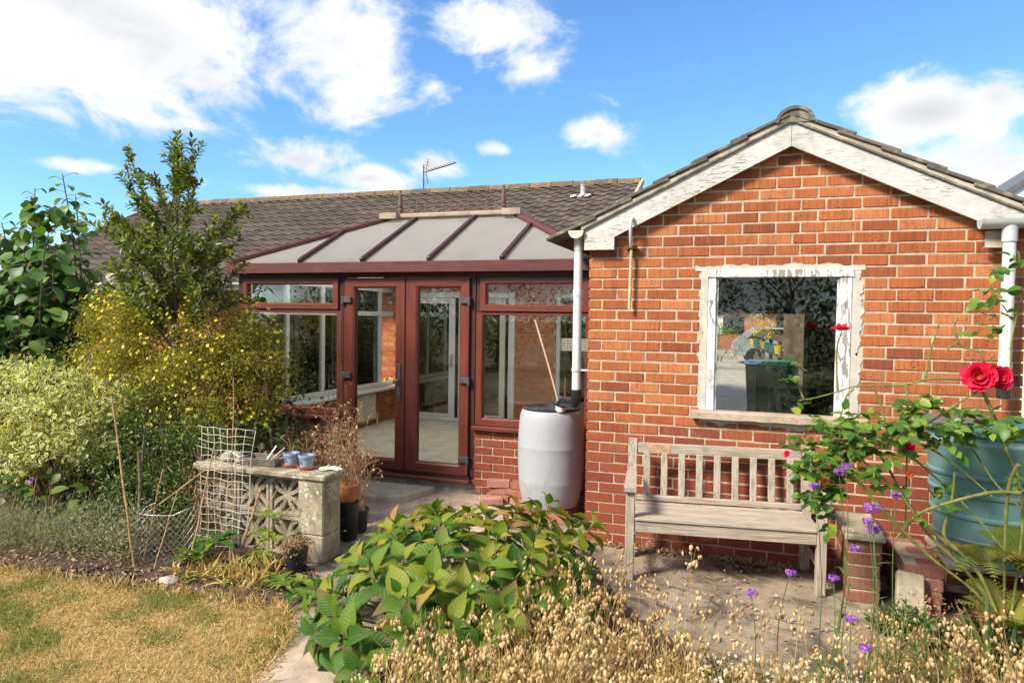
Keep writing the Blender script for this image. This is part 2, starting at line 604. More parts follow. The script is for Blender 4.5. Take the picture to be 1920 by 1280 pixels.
simple('yellow_plastic', (0.62, 0.42, 0.03), 0.5, 0.1, 9.0)


def rosewood():
    m, t, bs, _ = new_mat('rosewood')
    p = pos(t)
    tc = t.new('ShaderNodeTexCoord').outputs['Object']
    a = t.new('ShaderNodeAttribute', attribute_name='rnd').outputs['Fac']   # 0 = grain upright, 1 = grain level
    gv = t.noise(t.mapping(tc, (150, 150, 3.2)), 1.0, 3.0, 0.6)
    gh = t.noise(t.mapping(tc, (3.2, 150, 150)), 1.0, 3.0, 0.6)
    mixg = t.new('ShaderNodeMix', data_type='FLOAT')
    t.put(mixg.inputs[0], t.math('GREATER_THAN', a, 0.75))
    t.put(mixg.inputs[2], gv)
    t.put(mixg.inputs[3], gh)
    g = mixg.outputs[0]
    c = t.ramp(g, [(0.30, (0.060, 0.013, 0.010)), (0.48, (0.135, 0.029, 0.018)), (0.62, (0.175, 0.042, 0.024)), (0.8, (0.105, 0.022, 0.015))])
    d = t.noise(p, 5.0, 5.0, 0.6)
    c = t.mix(t.maprange(d, 0.5, 0.75, 0.0, 0.25), c, (0.19, 0.075, 0.06))
    t.put(bs.inputs['Base Color'], c)
    bs.inputs['Roughness'].default_value = 0.42
    bs.inputs['Specular IOR Level'].default_value = 0.4
    bump(t, bs, g, 0.12, 0.002)
    # weathered capping of the roof: faded, pinker
    m2, t, bs, _ = new_mat('rosewood_faded')
    p = pos(t)
    n = t.noise(t.mapping(p, (3, 90, 90)), 1.0, 3.0, 0.6)
    c = t.ramp(n, [(0.3, (0.080, 0.026, 0.026)), (0.55, (0.125, 0.044, 0.042)), (0.8, (0.095, 0.031, 0.030))])
    n2 = t.noise(p, 7.0, 5.0, 0.65)
    c = t.mix(t.maprange(n2, 0.5, 0.72, 0.0, 0.14), c, (0.26, 0.13, 0.115))
    t.put(bs.inputs['Base Color'], c)
    bs.inputs['Roughness'].default_value = 0.55
    bs.inputs['Specular IOR Level'].default_value = 0.2


rosewood()
simple('rosewood_edge', (0.052, 0.019, 0.017), 0.5, 0.2, 12.0)
simple('ridge_cap', (0.36, 0.285, 0.22), 0.55, 0.15, 7.0, dirt=(0.20, 0.155, 0.12), dscale=6.0, damt=0.5)
simple('glazing_bar', (0.062, 0.021, 0.022), 0.45, 0.2, 14.0)
simple('finial', (0.135, 0.080, 0.060), 0.7, 0.25, 20.0)


def peeling():
    m, t, bs, _ = new_mat('peeling_paint')
    p = pos(t)
    tc = t.new('ShaderNodeTexCoord').outputs['Object']
    n = t.noise(t.mapping(tc, (14, 95, 95), (0, 0.46, 0)), 1.0, 5.0, 0.62, 0.3)
    n2 = t.noise(p, 2.6, 4.0, 0.65)
    bare = t.math('MULTIPLY', t.maprange(n, 0.548, 0.60), t.maprange(n2, 0.42, 0.58, 0.18, 0.9))
    wood = t.mix(t.noise(p, 30.0, 3.0), (0.16, 0.135, 0.11), (0.34, 0.29, 0.24))
    paint = t.mix(t.maprange(t.noise(p, 6.0, 5.0, 0.65), 0.42, 0.72), (0.54, 0.53, 0.50), (0.41, 0.39, 0.34))
    c = t.mix(bare, paint, wood)
    fl = t.maprange(t.noise(p, 21.0, 6.0, 0.7), 0.66, 0.72)
    c = t.mix(t.math('MULTIPLY', fl, 0.7), c, (0.42, 0.30, 0.21))
    t.put(bs.inputs['Base Color'], c)
    bs.inputs['Roughness'].default_value = 0.7
    bump(t, bs, t.math('SUBTRACT', 1.0, bare), 0.6, 0.004)
    # window joinery: flaked much further
    m, t, bs, _ = new_mat('flaked_paint')
    p = pos(t)
    n = t.noise(t.mapping(p, (34, 34, 9)), 1.0, 7.0, 0.7, 0.8)
    n2 = t.noise(p, 4.0, 4.0, 0.6)
    bare = t.math('MULTIPLY', t.maprange(n, 0.50, 0.56), t.maprange(n2, 0.40, 0.56))
    wood = t.mix(t.noise(p, 44.0, 4.0), (0.13, 0.11, 0.095), (0.42, 0.36, 0.30))
    paint = t.mix(t.maprange(t.noise(p, 9.0, 5.0, 0.65), 0.42, 0.72), (0.78, 0.78, 0.76), (0.62, 0.60, 0.55))
    t.put(bs.inputs['Base Color'], t.mix(bare, paint, wood))
    bs.inputs['Roughness'].default_value = 0.7
    bump(t, bs, t.math('SUBTRACT', 1.0, bare), 0.8, 0.004)


peeling()


def glass(name, tint, refl=1.0, dirt=0.0):
    """thin pane: clear transmission plus mirror reflection by angle, with a film of dirt"""
    m, t, bs, out = new_mat(name)
    t.n.remove(bs)
    tr = t.new('ShaderNodeBsdfTransparent', i_0=tint)
    gl = t.new('ShaderNodeBsdfGlossy', i_Color=(1, 1, 1), i_Roughness=0.012)
    fr = t.new('ShaderNodeFresnel', i_IOR=1.5)
    f = t.math('MULTIPLY', t.math('ADD', t.math('MULTIPLY', fr.outputs[0], 1.9), 0.02), refl, clamp=True)
    mx = t.new('ShaderNodeMixShader', i_0=f)
    t.l.new(tr.outputs[0], mx.inputs[1])
    t.l.new(gl.outputs[0], mx.inputs[2])
    last = mx
    if dirt > 0:
        p = pos(t)
        df = t.new('ShaderNodeBsdfDiffuse', i_Color=(0.5, 0.48, 0.42))
        n = t.noise(p, 7.0, 7.0, 0.7, 0.6)
        n2 = t.noise(t.mapping(p, (40, 40, 6)), 1.0, 4.0, 0.6)
        k = t.math('MULTIPLY', t.math('ADD', t.maprange(n, 0.45, 0.8), t.maprange(n2, 0.6, 0.75, 0.0, 0.5)), dirt)
        m3 = t.new('ShaderNodeMixShader', i_0=t.math('MINIMUM', k, 0.6))
        t.l.new(mx.outputs[0], m3.inputs[1])
        t.l.new(df.outputs[0], m3.inputs[2])
        last = m3
    t.l.new(last.outputs[0], out.inputs[0])
    return m


glass('glass', (0.97, 0.98, 0.97), 0.62, 0.010)
glass('glass_garage', (0.90, 0.92, 0.92), 0.52, 0.07)
glass('glass_dark', (0.42, 0.46, 0.42), 1.9, 0.02)


def polycarb():
    m, t, bs, out = new_mat('polycarbonate')
    p = pos(t)
    tc = t.new('ShaderNodeTexCoord').outputs['Object']
    rib = t.new('ShaderNodeTexWave', wave_type='BANDS', bands_direction='X')
    t.put(rib.inputs['Vector'], tc)
    rib.inputs['Scale'].default_value = 9.0
    n = t.noise(t.mapping(p, (1, 1, 1)), 3.0, 6.0, 0.6)
    c = t.mix(t.maprange(rib.outputs['Fac'], 0.2, 0.8), (0.52, 0.52, 0.505), (0.70, 0.70, 0.685))
    c = t.mix(t.maprange(n, 0.45, 0.75, 0.0, 0.5), c, (0.38, 0.37, 0.335))
    t.put(bs.inputs['Base Color'], c)
    bs.inputs['Roughness'].default_value = 0.32
    bs.inputs['Specular IOR Level'].default_value = 0.35
    tl = t.new('ShaderNodeBsdfTranslucent', i_0=(0.95, 0.93, 0.86))
    mx = t.new('ShaderNodeMixShader', i_0=0.72)
    t.l.new(bs.outputs[0], mx.inputs[1])
    t.l.new(tl.outputs[0], mx.inputs[2])
    t.l.new(mx.outputs[0], out.inputs[0])


polycarb()


def roof_tile_mat(name, base, lichen, lich_amt):
    m, t, bs, _ = new_mat(name)
    p = pos(t)
    r = rnd_of(t)
    c = t.ramp(r, [(0.0, tuple(x * 0.75 for x in base)), (0.5, base), (1.0, tuple(x * 1.35 for x in base))])
    n = t.noise(p, 16.0, 6.0, 0.68)
    c = t.mix(t.maprange(n, 0.5, 0.72, 0.0, 0.3), c, (0.21, 0.19, 0.155))
    dk = t.noise(p, 5.0, 5.0, 0.6)
    c = t.mix(t.maprange(dk, 0.52, 0.75, 0.0, 0.5), c, (0.045, 0.035, 0.030))
    l = t.math('MULTIPLY', t.maprange(t.noise(p, 9.0, 7.0, 0.7), 0.50, 0.62), lich_amt)
    c = t.mix(l, c, lichen)
    t.put(bs.inputs['Base Color'], c)
    bs.inputs['Roughness'].default_value = 0.9
    bs.inputs['Specular IOR Level'].default_value = 0.2
    bump(t, bs, t.noise(p, 130.0, 4.0, 0.65), 0.5, 0.004)


roof_tile_mat('roof_tile', (0.088, 0.069, 0.056), (0.30, 0.26, 0.18), 0.10)
roof_tile_mat('ridge_tile', (0.135, 0.10, 0.07), (0.34, 0.20, 0.035), 0.6)
roof_tile_mat('garage_tile', (0.125, 0.110, 0.085), (0.36, 0.34, 0.25), 0.55)


def concrete_mat(name, base, dark, crack=True, stain=0.6):
    m, t, bs, _ = new_mat(name)
    p = pos(t)
    n = t.noise(p, 4.0, 8.0, 0.68)
    c = t.mix(t.maprange(n, 0.35, 0.68), tuple(x * 0.8 for x in base), tuple(min(1, x * 1.18) for x in base))
    s = t.noise(p, 2.4, 9.0, 0.74, 0.7)
    c = t.mix(t.math('MULTIPLY', t.maprange(s, 0.47, 0.64), stain), c, dark)
    c = t.mix(t.maprange(t.noise(p, 9.0, 8.0, 0.75), 0.55, 0.68, 0.0, stain * 0.6), c, dark)
    gr = t.noise(p, 70.0, 4.0, 0.7)
    c = t.mix(t.maprange(gr, 0.5, 0.72, 0.0, 0.6), c, tuple(x * 0.4 for x in base))
    if crack:
        vo = t.new('ShaderNodeTexVoronoi', feature='DISTANCE_TO_EDGE')
        t.put(vo.inputs['Vector'], t.mix(0.08, p, t.noise(p, 3.0, 6.0, 0.6, out=1)))
        vo.inputs['Scale'].default_value = 0.6
        k = t.math('MULTIPLY', t.maprange(vo.outputs['Distance'], 0.006, 0.0015), t.maprange(n, 0.46, 0.56))
        c = t.mix(t.math('MULTIPLY', k, 0.7), c, (0.05, 0.042, 0.032))
    t.put(bs.inputs['Base Color'], c)
    bs.inputs['Roughness'].default_value = 0.92
    bs.inputs['Specular IOR Level'].default_value = 0.2
    bump(t, bs, t.math('ADD', n, t.math('MULTIPLY', gr, 0.5)), 0.5, 0.012)
    return m


concrete_mat('concrete', (0.30, 0.245, 0.175), (0.060, 0.047, 0.032), True, 0.9)
concrete_mat('path', (0.46, 0.37, 0.275), (0.25, 0.20, 0.145), False, 0.5)
concrete_mat('slab', (0.56, 0.49, 0.35), (0.26, 0.235, 0.13), False, 0.45)
concrete_mat('block', (0.42, 0.36, 0.26), (0.15, 0.13, 0.085), False, 0.8)


def lichen_block():
    m = MATS['block']
    t = NT(m.node_tree)
    bs = next(n for n in t.n if n.type == 'BSDF_PRINCIPLED')
    src = bs.inputs['Base Color'].links[0].from_socket
    p = pos(t)
    vo = t.new('ShaderNodeTexVoronoi', feature='F1')
    t.put(vo.inputs['Vector'], t.mix(0.03, p, t.noise(p, 30.0, 3.0, out=1)))
    vo.inputs['Scale'].default_value = 34.0
    k = t.math('MULTIPLY', t.maprange(vo.outputs['Distance'], 0.36, 0.26), t.maprange(t.noise(p, 7.0, 3.0), 0.50, 0.60))
    t.put(bs.inputs['Base Color'], t.mix(t.math('MULTIPLY', k, 0.8), src, (0.62, 0.61, 0.54)))


lichen_block()
concrete_mat('drive', (0.42, 0.37, 0.30), (0.25, 0.22, 0.18), False, 0.4)


def soil_mat():
    m, t, bs, _ = new_mat('soil')
    p = pos(t)
    n = t.noise(p, 22.0, 8.0, 0.7)
    c = t.ramp(n, [(0.3, (0.030, 0.020, 0.013)), (0.5, (0.075, 0.048, 0.030)), (0.66, (0.15, 0.105, 0.065)), (0.8, (0.28, 0.21, 0.135))])
    t.put(bs.inputs['Base Color'], c)
    bs.inputs['Roughness'].default_value = 0.98
    bump(t, bs, n, 1.0, 0.03)
    m, t, bs, _ = new_mat('lawn_base')
    p = pos(t)
    n = t.noise(p, 30.0, 8.0, 0.72)
    n2 = t.noise(p, 1.7, 5.0, 0.6)
    c = t.ramp(n, [(0.3, (0.22, 0.135, 0.052)), (0.5, (0.42, 0.27, 0.105)), (0.75, (0.55, 0.38, 0.165))])
    c = t.mix(t.maprange(n2, 0.50, 0.66, 0.0, 0.7), c, (0.145, 0.150, 0.045))
    c = t.mix(t.maprange(t.noise(p, 4.5, 6.0, 0.7), 0.56, 0.70, 0.0, 0.6), c, (0.13, 0.085, 0.05))
    t.put(bs.inputs['Base Color'], c)
    bs.inputs['Roughness'].default_value = 0.98
    bump(t, bs, n, 0.8, 0.02)


soil_mat()
simple('ground', (0.14, 0.135, 0.075), 0.98, 0.3, 0.6)


def timber():
    m, t, bs, _ = new_mat('weathered_timber')
    p = pos(t)
    tc = t.new('ShaderNodeTexCoord').outputs['Object']
    a = t.new('ShaderNodeAttribute', attribute_name='rnd').outputs['Fac']
    gv = t.noise(t.mapping(tc, (110, 110, 4)), 1.0, 4.0, 0.62)
    gh = t.noise(t.mapping(tc, (4, 110, 110)), 1.0, 4.0, 0.62)
    mx = t.new('ShaderNodeMix', data_type='FLOAT')
    t.put(mx.inputs[0], t.math('GREATER_THAN', a, 0.5))
    t.put(mx.inputs[2], gv)
    t.put(mx.inputs[3], gh)
    g = mx.outputs[0]
    c = t.ramp(g, [(0.30, (0.19, 0.15, 0.11)), (0.5, (0.38, 0.325, 0.255)), (0.72, (0.50, 0.445, 0.365))])
    n = t.noise(p, 6.0, 6.0, 0.68)
    c = t.mix(t.maprange(n, 0.52, 0.74, 0.0, 0.6), c, (0.20, 0.165, 0.115))
    ob = t.new('ShaderNodeAttribute', attribute_name='rnd').outputs['Fac']
    t.put(bs.inputs['Base Color'], c)
    bs.inputs['Roughness'].default_value = 0.9
    bs.inputs['Specular IOR Level'].default_value = 0.15
    bump(t, bs, g, 0.5, 0.003)
    simple('repaired_timber', (0.46, 0.29, 0.18), 0.85, 0.2, 25.0, 0.3, 60.0, 0.15)


timber()


def barrel_mat(name, base, streak, mott=0.25, grime=(0.20, 0.19, 0.15)):
    m, t, bs, _ = new_mat(name)
    p = pos(t)
    n = t.noise(t.mapping(p, (9, 9, 3)), 1.0, 7.0, 0.66)
    n2 = t.noise(t.mapping(p, (26, 26, 2.0)), 1.0, 4.0, 0.6)
    c = t.mix(t.maprange(n, 0.45, 0.75, 0.0, mott * 2), base, streak)
    c = t.mix(t.maprange(n2, 0.55, 0.75, 0.0, mott), c, streak)
    z = t.new('ShaderNodeSeparateXYZ', i_0=p).outputs[2]
    g = t.math('MULTIPLY', t.maprange(t.noise(t.mapping(p, (14, 14, 5)), 1.0, 8.0, 0.75, 0.5), 0.50, 0.70), t.maprange(z, 0.75, 0.15, 0.25, 1.0))
    c = t.mix(t.math('MULTIPLY', g, 0.55), c, grime)
    sc = t.maprange(t.noise(t.mapping(p, (60, 60, 9), (0.3, 0.2, 0.1)), 1.0, 3.0, 0.6), 0.66, 0.70)
    c = t.mix(t.math('MULTIPLY', sc, 0.15), c, (0.5, 0.5, 0.48))
    t.put(bs.inputs['Base Color'], c)
    bs.inputs['Roughness'].default_value = 0.5
    bs.inputs['Specular IOR Level'].default_value = 0.3
    bump(t, bs, t.noise(p, 50.0, 4.0, 0.6), 0.15, 0.004)


barrel_mat('barrel_white', (0.36, 0.375, 0.40), (0.33, 0.33, 0.32), 0.25)
barrel_mat('barrel_teal', (0.125, 0.245, 0.235), (0.19, 0.27, 0.25), 0.22, (0.07, 0.11, 0.10))


def leaf_mat(name, stops, trans=0.35, rough=0.45, spec=0.35, edge=None, vein=0.0, tip=None):
    """foliage: colour by leaf, light shines through; `edge` colours the margin band (variegated)"""
    m, t, bs, out = new_mat(name)
    r = rnd_of(t)
    c = t.ramp(r, stops)
    e = t.new('ShaderNodeAttribute', attribute_name='edge').outputs['Fac']
    if edge is not None:
        c = t.mix(t.maprange(e, 0.35, 0.75), c, edge)
    if tip is not None:
        k = t.math('MULTIPLY', t.maprange(e, 0.2, 0.9), t.maprange(t.math('FRACT', t.math('MULTIPLY', r, 7.3)), 0.35, 0.8))
        c = t.mix(t.math('MULTIPLY', k, 0.8), c, tip)
    p = pos(t)
    n = t.noise(p, 35.0, 3.0, 0.6)
    c = t.mix(t.maprange(n, 0.4, 0.75, 0.0, 0.3), c, t.mix(1.0, c, (0.55, 0.62, 0.5), 'MULTIPLY'))
    t.put(bs.inputs['Base Color'], c)
    bs.inputs['Roughness'].default_value = rough
    bs.inputs['Specular IOR Level'].default_value = spec
    if trans > 0:
        tl = t.new('ShaderNodeBsdfTranslucent')
        t.put(tl.inputs[0], t.mix(1.0, c, (1.5, 1.5, 0.7), 'MULTIPLY'))
        mx = t.new('ShaderNodeMixShader', i_0=trans)
        t.l.new(bs.outputs[0], mx.inputs[1])
        t.l.new(tl.outputs[0], mx.inputs[2])
        t.l.new(mx.outputs[0], out.inputs[0])
    return m


leaf_mat('holly_leaf', [(0.0, (0.045, 0.072, 0.013)), (0.45, (0.100, 0.135, 0.022)), (0.75, (0.17, 0.205, 0.034)), (1.0, (0.28, 0.30, 0.06))], 0.46, 0.36, 0.45)
leaf_mat('heart_leaf', [(0.0, (0.030, 0.082, 0.020)), (0.5, (0.066, 0.150, 0.028)), (0.82, (0.15, 0.25, 0.036)), (0.97, (0.15, 0.20, 0.045)), (1.0, (0.30, 0.21, 0.06))], 0.32, 0.45, 0.35)
leaf_mat('variegated_leaf', [(0.0, (0.085, 0.145, 0.030)), (0.5, (0.17, 0.235, 0.055)), (1.0, (0.34, 0.38, 0.12))], 0.32, 0.45, 0.35, edge=(0.74, 0.70, 0.32))
leaf_mat('potentilla_leaf', [(0.0, (0.095, 0.105, 0.015)), (0.4, (0.215, 0.210, 0.028)), (0.75, (0.36, 0.33, 0.045)), (0.93, (0.34, 0.29, 0.08)), (1.0, (0.26, 0.13, 0.06))], 0.42, 0.6, 0.2)
leaf_mat('potentilla_flower', [(0.0, (0.74, 0.58, 0.030)), (0.6, (0.82, 0.70, 0.065)), (1.0, (0.85, 0.78, 0.20))], 0.25, 0.6, 0.2)
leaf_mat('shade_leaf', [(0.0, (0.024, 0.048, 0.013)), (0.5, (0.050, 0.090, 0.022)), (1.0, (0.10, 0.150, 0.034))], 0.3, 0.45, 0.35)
leaf_mat('box_leaf', [(0.0, (0.040, 0.080, 0.015)), (0.5, (0.085, 0.145, 0.026)), (1.0, (0.16, 0.22, 0.042))], 0.3, 0.4, 0.4)
leaf_mat('lavender_leaf', [(0.0, (0.14, 0.155, 0.085)), (0.5, (0.25, 0.27, 0.165)), (0.85, (0.36, 0.36, 0.22)), (1.0, (0.34, 0.23, 0.11))], 0.30, 0.7, 0.15)
def hydrangea_mat():
    m, t, bs, out = new_mat('hydrangea_leaf')
    r = rnd_of(t)
    c = t.ramp(r, [(0.0, (0.020, 0.070, 0.009)), (0.32, (0.050, 0.140, 0.012)), (0.58, (0.130, 0.215, 0.016)), (0.8, (0.26, 0.275, 0.024)), (0.93, (0.37, 0.30, 0.036)), (1.0, (0.36, 0.20, 0.065))])
    lu = t.new('ShaderNodeAttribute', attribute_name='lu').outputs['Fac']
    lv = t.new('ShaderNodeAttribute', attribute_name='lv').outputs['Fac']
    e = t.math('ADD', lu, t.math('MULTIPLY', t.math('SUBTRACT', t.noise(pos(t), 14.0, 4.0), 0.5), 0.5))
    k = t.math('MULTIPLY', t.maprange(t.math('ADD', e, t.math('MULTIPLY', lv, 0.35)), 0.62, 1.15), t.maprange(t.math('FRACT', t.math('MULTIPLY', r, 7.3)), 0.25, 0.75))
    c = t.mix(t.math('MULTIPLY', k, 0.75), c, (0.25, 0.115, 0.075))
    # side veins sweep forward from the midrib
    ph = t.math('SUBTRACT', t.math('MULTIPLY', lu, 9.0), t.math('MULTIPLY', lv, 2.6))
    tri = t.math('ABSOLUTE', t.math('SUBTRACT', t.math('FRACT', ph), 0.5))
    vein = t.math('MAXIMUM', t.maprange(tri, 0.06, 0.0), t.maprange(lv, 0.07, 0.02))
    c = t.mix(t.math('MULTIPLY', vein, 0.26), c, (0.28, 0.30, 0.09))
    blot = t.maprange(t.noise(pos(t), 26.0, 5.0, 0.7), 0.63, 0.69)
    c = t.mix(t.math('MULTIPLY', blot, 0.7), c, (0.17, 0.085, 0.035))
    t.put(bs.inputs['Base Color'], c)
    bs.inputs['Roughness'].default_value = 0.5
    bs.inputs['Specular IOR Level'].default_value = 0.28
    bump(t, bs, t.math('SUBTRACT', t.math('MULTIPLY', tri, 2.0), vein), 0.35, 0.005)
    tl = t.new('ShaderNodeBsdfTranslucent')
    t.put(tl.inputs[0], t.mix(1.0, c, (1.5, 1.5, 0.6), 'MULTIPLY'))
    mx = t.new('ShaderNodeMixShader', i_0=0.35)
    t.l.new(bs.outputs[0], mx.inputs[1])
    t.l.new(tl.outputs[0], mx.inputs[2])
    t.l.new(mx.outputs[0], out.inputs[0])


hydrangea_mat()
leaf_mat('rose_leaf', [(0.0, (0.045, 0.115, 0.020)), (0.5, (0.090, 0.195, 0.028)), (0.85, (0.18, 0.29, 0.038)), (1.0, (0.32, 0.36, 0.05))], 0.42, 0.4, 0.4)
leaf_mat('lime_leaf', [(0.0, (0.10, 0.20, 0.025)), (0.6, (0.21, 0.30, 0.045)), (1.0, (0.34, 0.37, 0.08))], 0.4, 0.45, 0.3)
leaf_mat('fern_leaf', [(0.0, (0.10, 0.15, 0.020)), (0.5, (0.19, 0.22, 0.032)), (0.85, (0.29, 0.28, 0.050)), (1.0, (0.30, 0.19, 0.07))], 0.42, 0.6, 0.2)
leaf_mat('iris_leaf', [(0.0, (0.060, 0.130, 0.045)), (0.7, (0.12, 0.20, 0.065)), (1.0, (0.30, 0.19, 0.06))], 0.3, 0.5, 0.3, tip=(0.34, 0.16, 0.05))
leaf_mat('willow_leaf', [(0.0, (0.075, 0.145, 0.028)), (1.0, (0.14, 0.21, 0.045))], 0.35, 0.5, 0.3)
leaf_mat('straw', [(0.0, (0.36, 0.225, 0.075)), (0.5, (0.48, 0.325, 0.125)), (1.0, (0.57, 0.42, 0.19))], 0.25, 0.7, 0.2)
leaf_mat('briza_head', [(0.0, (0.40, 0.26, 0.10)), (0.5, (0.61, 0.44, 0.205)), (1.0, (0.72, 0.57, 0.33))], 0.22, 0.6, 0.25)
leaf_mat('lawn_blade', [(0.0, (0.42, 0.26, 0.10)), (0.3, (0.58, 0.395, 0.175)), (0.6, (0.68, 0.50, 0.25)), (0.74, (0.76, 0.60, 0.35)), (0.80, (0.30, 0.28, 0.08)), (1.0, (0.12, 0.19, 0.04))], 0.25, 0.8, 0.1)
leaf_mat('dead_leaf', [(0.0, (0.18, 0.085, 0.040)), (0.45, (0.36, 0.215, 0.115)), (1.0, (0.62, 0.48, 0.32))], 0.2, 0.8, 0.1)
leaf_mat('red_petal', [(0.0, (0.50, 0.004, 0.030)), (0.6, (0.66, 0.010, 0.055)), (1.0, (0.78, 0.045, 0.12))], 0.25, 0.55, 0.25)
leaf_mat('verbena_flower', [(0.0, (0.20, 0.060, 0.36)), (0.6, (0.34, 0.115, 0.52)), (1.0, (0.50, 0.20, 0.64))], 0.2, 0.6, 0.2)
leaf_mat('white_petal', [(0.0, (0.74, 0.70, 0.66)), (1.0, (0.82, 0.80, 0.76))], 0.25, 0.6, 0.2)
leaf_mat('orange_petal', [(0.0, (0.72, 0.13, 0.03)), (1.0, (0.80, 0.28, 0.05))], 0.25, 0.6, 0.2)
simple('pollen', (0.80, 0.42, 0.02), 0.8, 0.2, 60.0)
M = MATS

# ------------------------------------------------------------------ ground
def sheet(name, poly, z, mat, kind='structure', res=None, amp=0.0, seed=1, thick=0.0):
    """flat (or gently uneven) ground sheet inside a polygon"""
    if res is None:
        mb = MB()
        if thick > 0:
            mb.prism(poly, z - thick, z, 'z')
        else:
            mb.face([(x, y, z) for x, y in poly])
        return mb.build(name, mat, kind=kind)
    xs = [p[0] for p in poly]
    ys = [p[1] for p in poly]
    nx = int((max(xs) - min(xs)) / res) + 1
    ny = int((max(ys) - min(ys)) / res) + 1
    gx = np.linspace(min(xs), max(xs), nx + 1)
    gy = np.linspace(min(ys), max(ys), ny + 1)
    X, Y = np.meshgrid(gx, gy, indexing='ij')
    inside = in_poly(X.ravel(), Y.ravel(), poly).reshape(X.shape)
    r = np.random.default_rng(seed)
    Z = np.zeros_like(X)
    for k in range(7):
        a, b = r.uniform(0.8, 9.0, 2)
        c, d = r.uniform(0, 6.28, 2)
        Z += np.sin(X * a + c + np.sin(Y * b * 0.6)) * np.cos(Y * b + d) / (1 + 0.3 * (a + b))
    Z = Z / np.abs(Z).max() * amp + r.normal(0, amp * 0.10, Z.shape)
    dist = edge_dist(X.ravel(), Y.ravel(), poly).reshape(X.shape)
    Z = z + (Z + amp) * np.clip(dist / 0.15, 0, 1) * 0.6
    V = np.stack([X, Y, Z], -1).reshape(-1, 3)
    idx = np.arange((nx + 1) * (ny + 1)).reshape(nx + 1, ny + 1)
    q = np.stack([idx[:-1, :-1], idx[1:, :-1], idx[1:, 1:], idx[:-1, 1:]], -1).reshape(-1, 4)
    ok = inside[:-1, :-1] & inside[1:, :-1] & inside[1:, 1:] & inside[:-1, 1:]
    q = q[ok.ravel()]
    used = np.unique(q)
    mp = np.zeros(len(V), dtype=np.int64)
    mp[used] = np.arange(len(used))
    me = np_mesh(name, V[used], mp[q], smooth=True)
    return obj(name, me, mat, kind=kind)


def in_poly(x, y, poly):
    c = np.zeros(len(x), dtype=bool)
    n = len(poly)
    for i in range(n):
        x1, y1 = poly[i]
        x2, y2 = poly[(i + 1) % n]
        hit = ((y1 > y) != (y2 > y)) & (x < (x2 - x1) * (y - y1) / ((y2 - y1) or 1e-9) + x1)
        c ^= hit
    return c


def edge_dist(x, y, poly):
    d = np.full(len(x), 1e9)
    n = len(poly)
    for i in range(n):
        a = np.array(poly[i])
        b = np.array(poly[(i + 1) % n])
        ab = b - a
        t = np.clip(((x - a[0]) * ab[0] + (y - a[1]) * ab[1]) / (ab @ ab), 0, 1)
        d = np.minimum(d, np.hypot(x - a[0] - t * ab[0], y - a[1] - t * ab[1]))
    return d


sheet('ground', [(-300, -300), (300, -300), (300, 300), (-300, 300)], -0.03, M['ground'])
sheet('patio', [(-2.62, -1.6), (-1.62, -1.75), (-1.35, -1.95), (-1.15, -2.25), (-1.02, -2.6), (-0.92, -3.2), (-0.78, -5.2), (4.2, -5.2), (4.2, -0.005), (0.0, -0.005), (0.0, 0.985), (-2.62, 0.985)],
      0.0, M['concrete'], thick=0.02)
sheet('door_path', [(-2.55, 0.98), (-2.50, -0.2), (-1.60, -0.75), (-0.9, -0.4), (-0.72, 0.30), (-0.75, 0.98)], 0.005, M['path'])
sheet('concrete_path', [(-1.02, -2.6), (-1.0, -2.0), (-0.45, -1.9), (-0.2, -3.0), (-0.3, -5.2), (-0.78, -5.2), (-0.92, -3.2)], 0.006, M['path'])
LAWN = [(-12, -2.06), (-3.55, -2.06), (-2.72, -2.03), (-2.12, -1.98), (-1.75, -1.93), (-1.40, -1.93), (-1.18, -2.2), (-1.04, -2.55), (-0.95, -3.2), (-0.80, -6.5), (-12, -6.5)]
sheet('lawn', LAWN, -0.012, M['lawn_base'], res=0.06, amp=0.022, seed=3)
BED = [(-10, -2.2), (-3.55, -2.14), (-2.72, -2.11), (-2.12, -2.06), (-1.75, -2.0), (-1.36, -1.98), (-1.42, -1.45), (-1.58, -0.85), (-2.3, -0.75), (-2.5, 0.97), (-4.3, 0.97), (-4.3, 4.3), (-10, 4.3)]
sheet('soil_bed', BED, -0.016, M['soil'], res=0.05, amp=0.055, seed=5)
FRONT_BED = [(-0.72, -1.35), (-0.35, -0.85), (0.25, -0.55), (0.55, -1.1), (1.0, -1.62), (1.7, -1.72), (2.15, -1.30), (1.95, -0.75), (1.9, -0.30), (2.3, -0.12), (4.15, -0.10), (4.15, -4.8), (-0.2, -4.8), (-0.25, -3.0), (-0.6, -2.4)]
sheet('flower_bed', FRONT_BED, -0.004, M['soil'], res=0.05, amp=0.04, seed=8)

# ------------------------------------------------------------------ brickwork
H = 0.0787           # course
BH = 0.0675          # brick height
MESHCACHE = {}


def brick_mesh(L, depth, hh=BH, var=0):
    key = (round(L, 3), round(depth, 3), round(hh, 4), var)
    if key not in MESHCACHE:
        mb = MB()
        r = random.Random(hash(key) & 0xffff)
        mb.box(-L / 2, 0, 0, L / 2, depth, hh, 0.0035 + 0.0015 * r.random())
        v = []
        for (x, y, z) in mb.v:
            v.append((x + r.uniform(-.0012, .0012), y + r.uniform(-.001, .001), z + r.uniform(-.0012, .0012)))
        mb.v = v
        mb.a = [r.random()] * len(mb.f)
        me = mb.mesh('brick')
        MESHCACHE[key] = me
    return MESHCACHE[key]


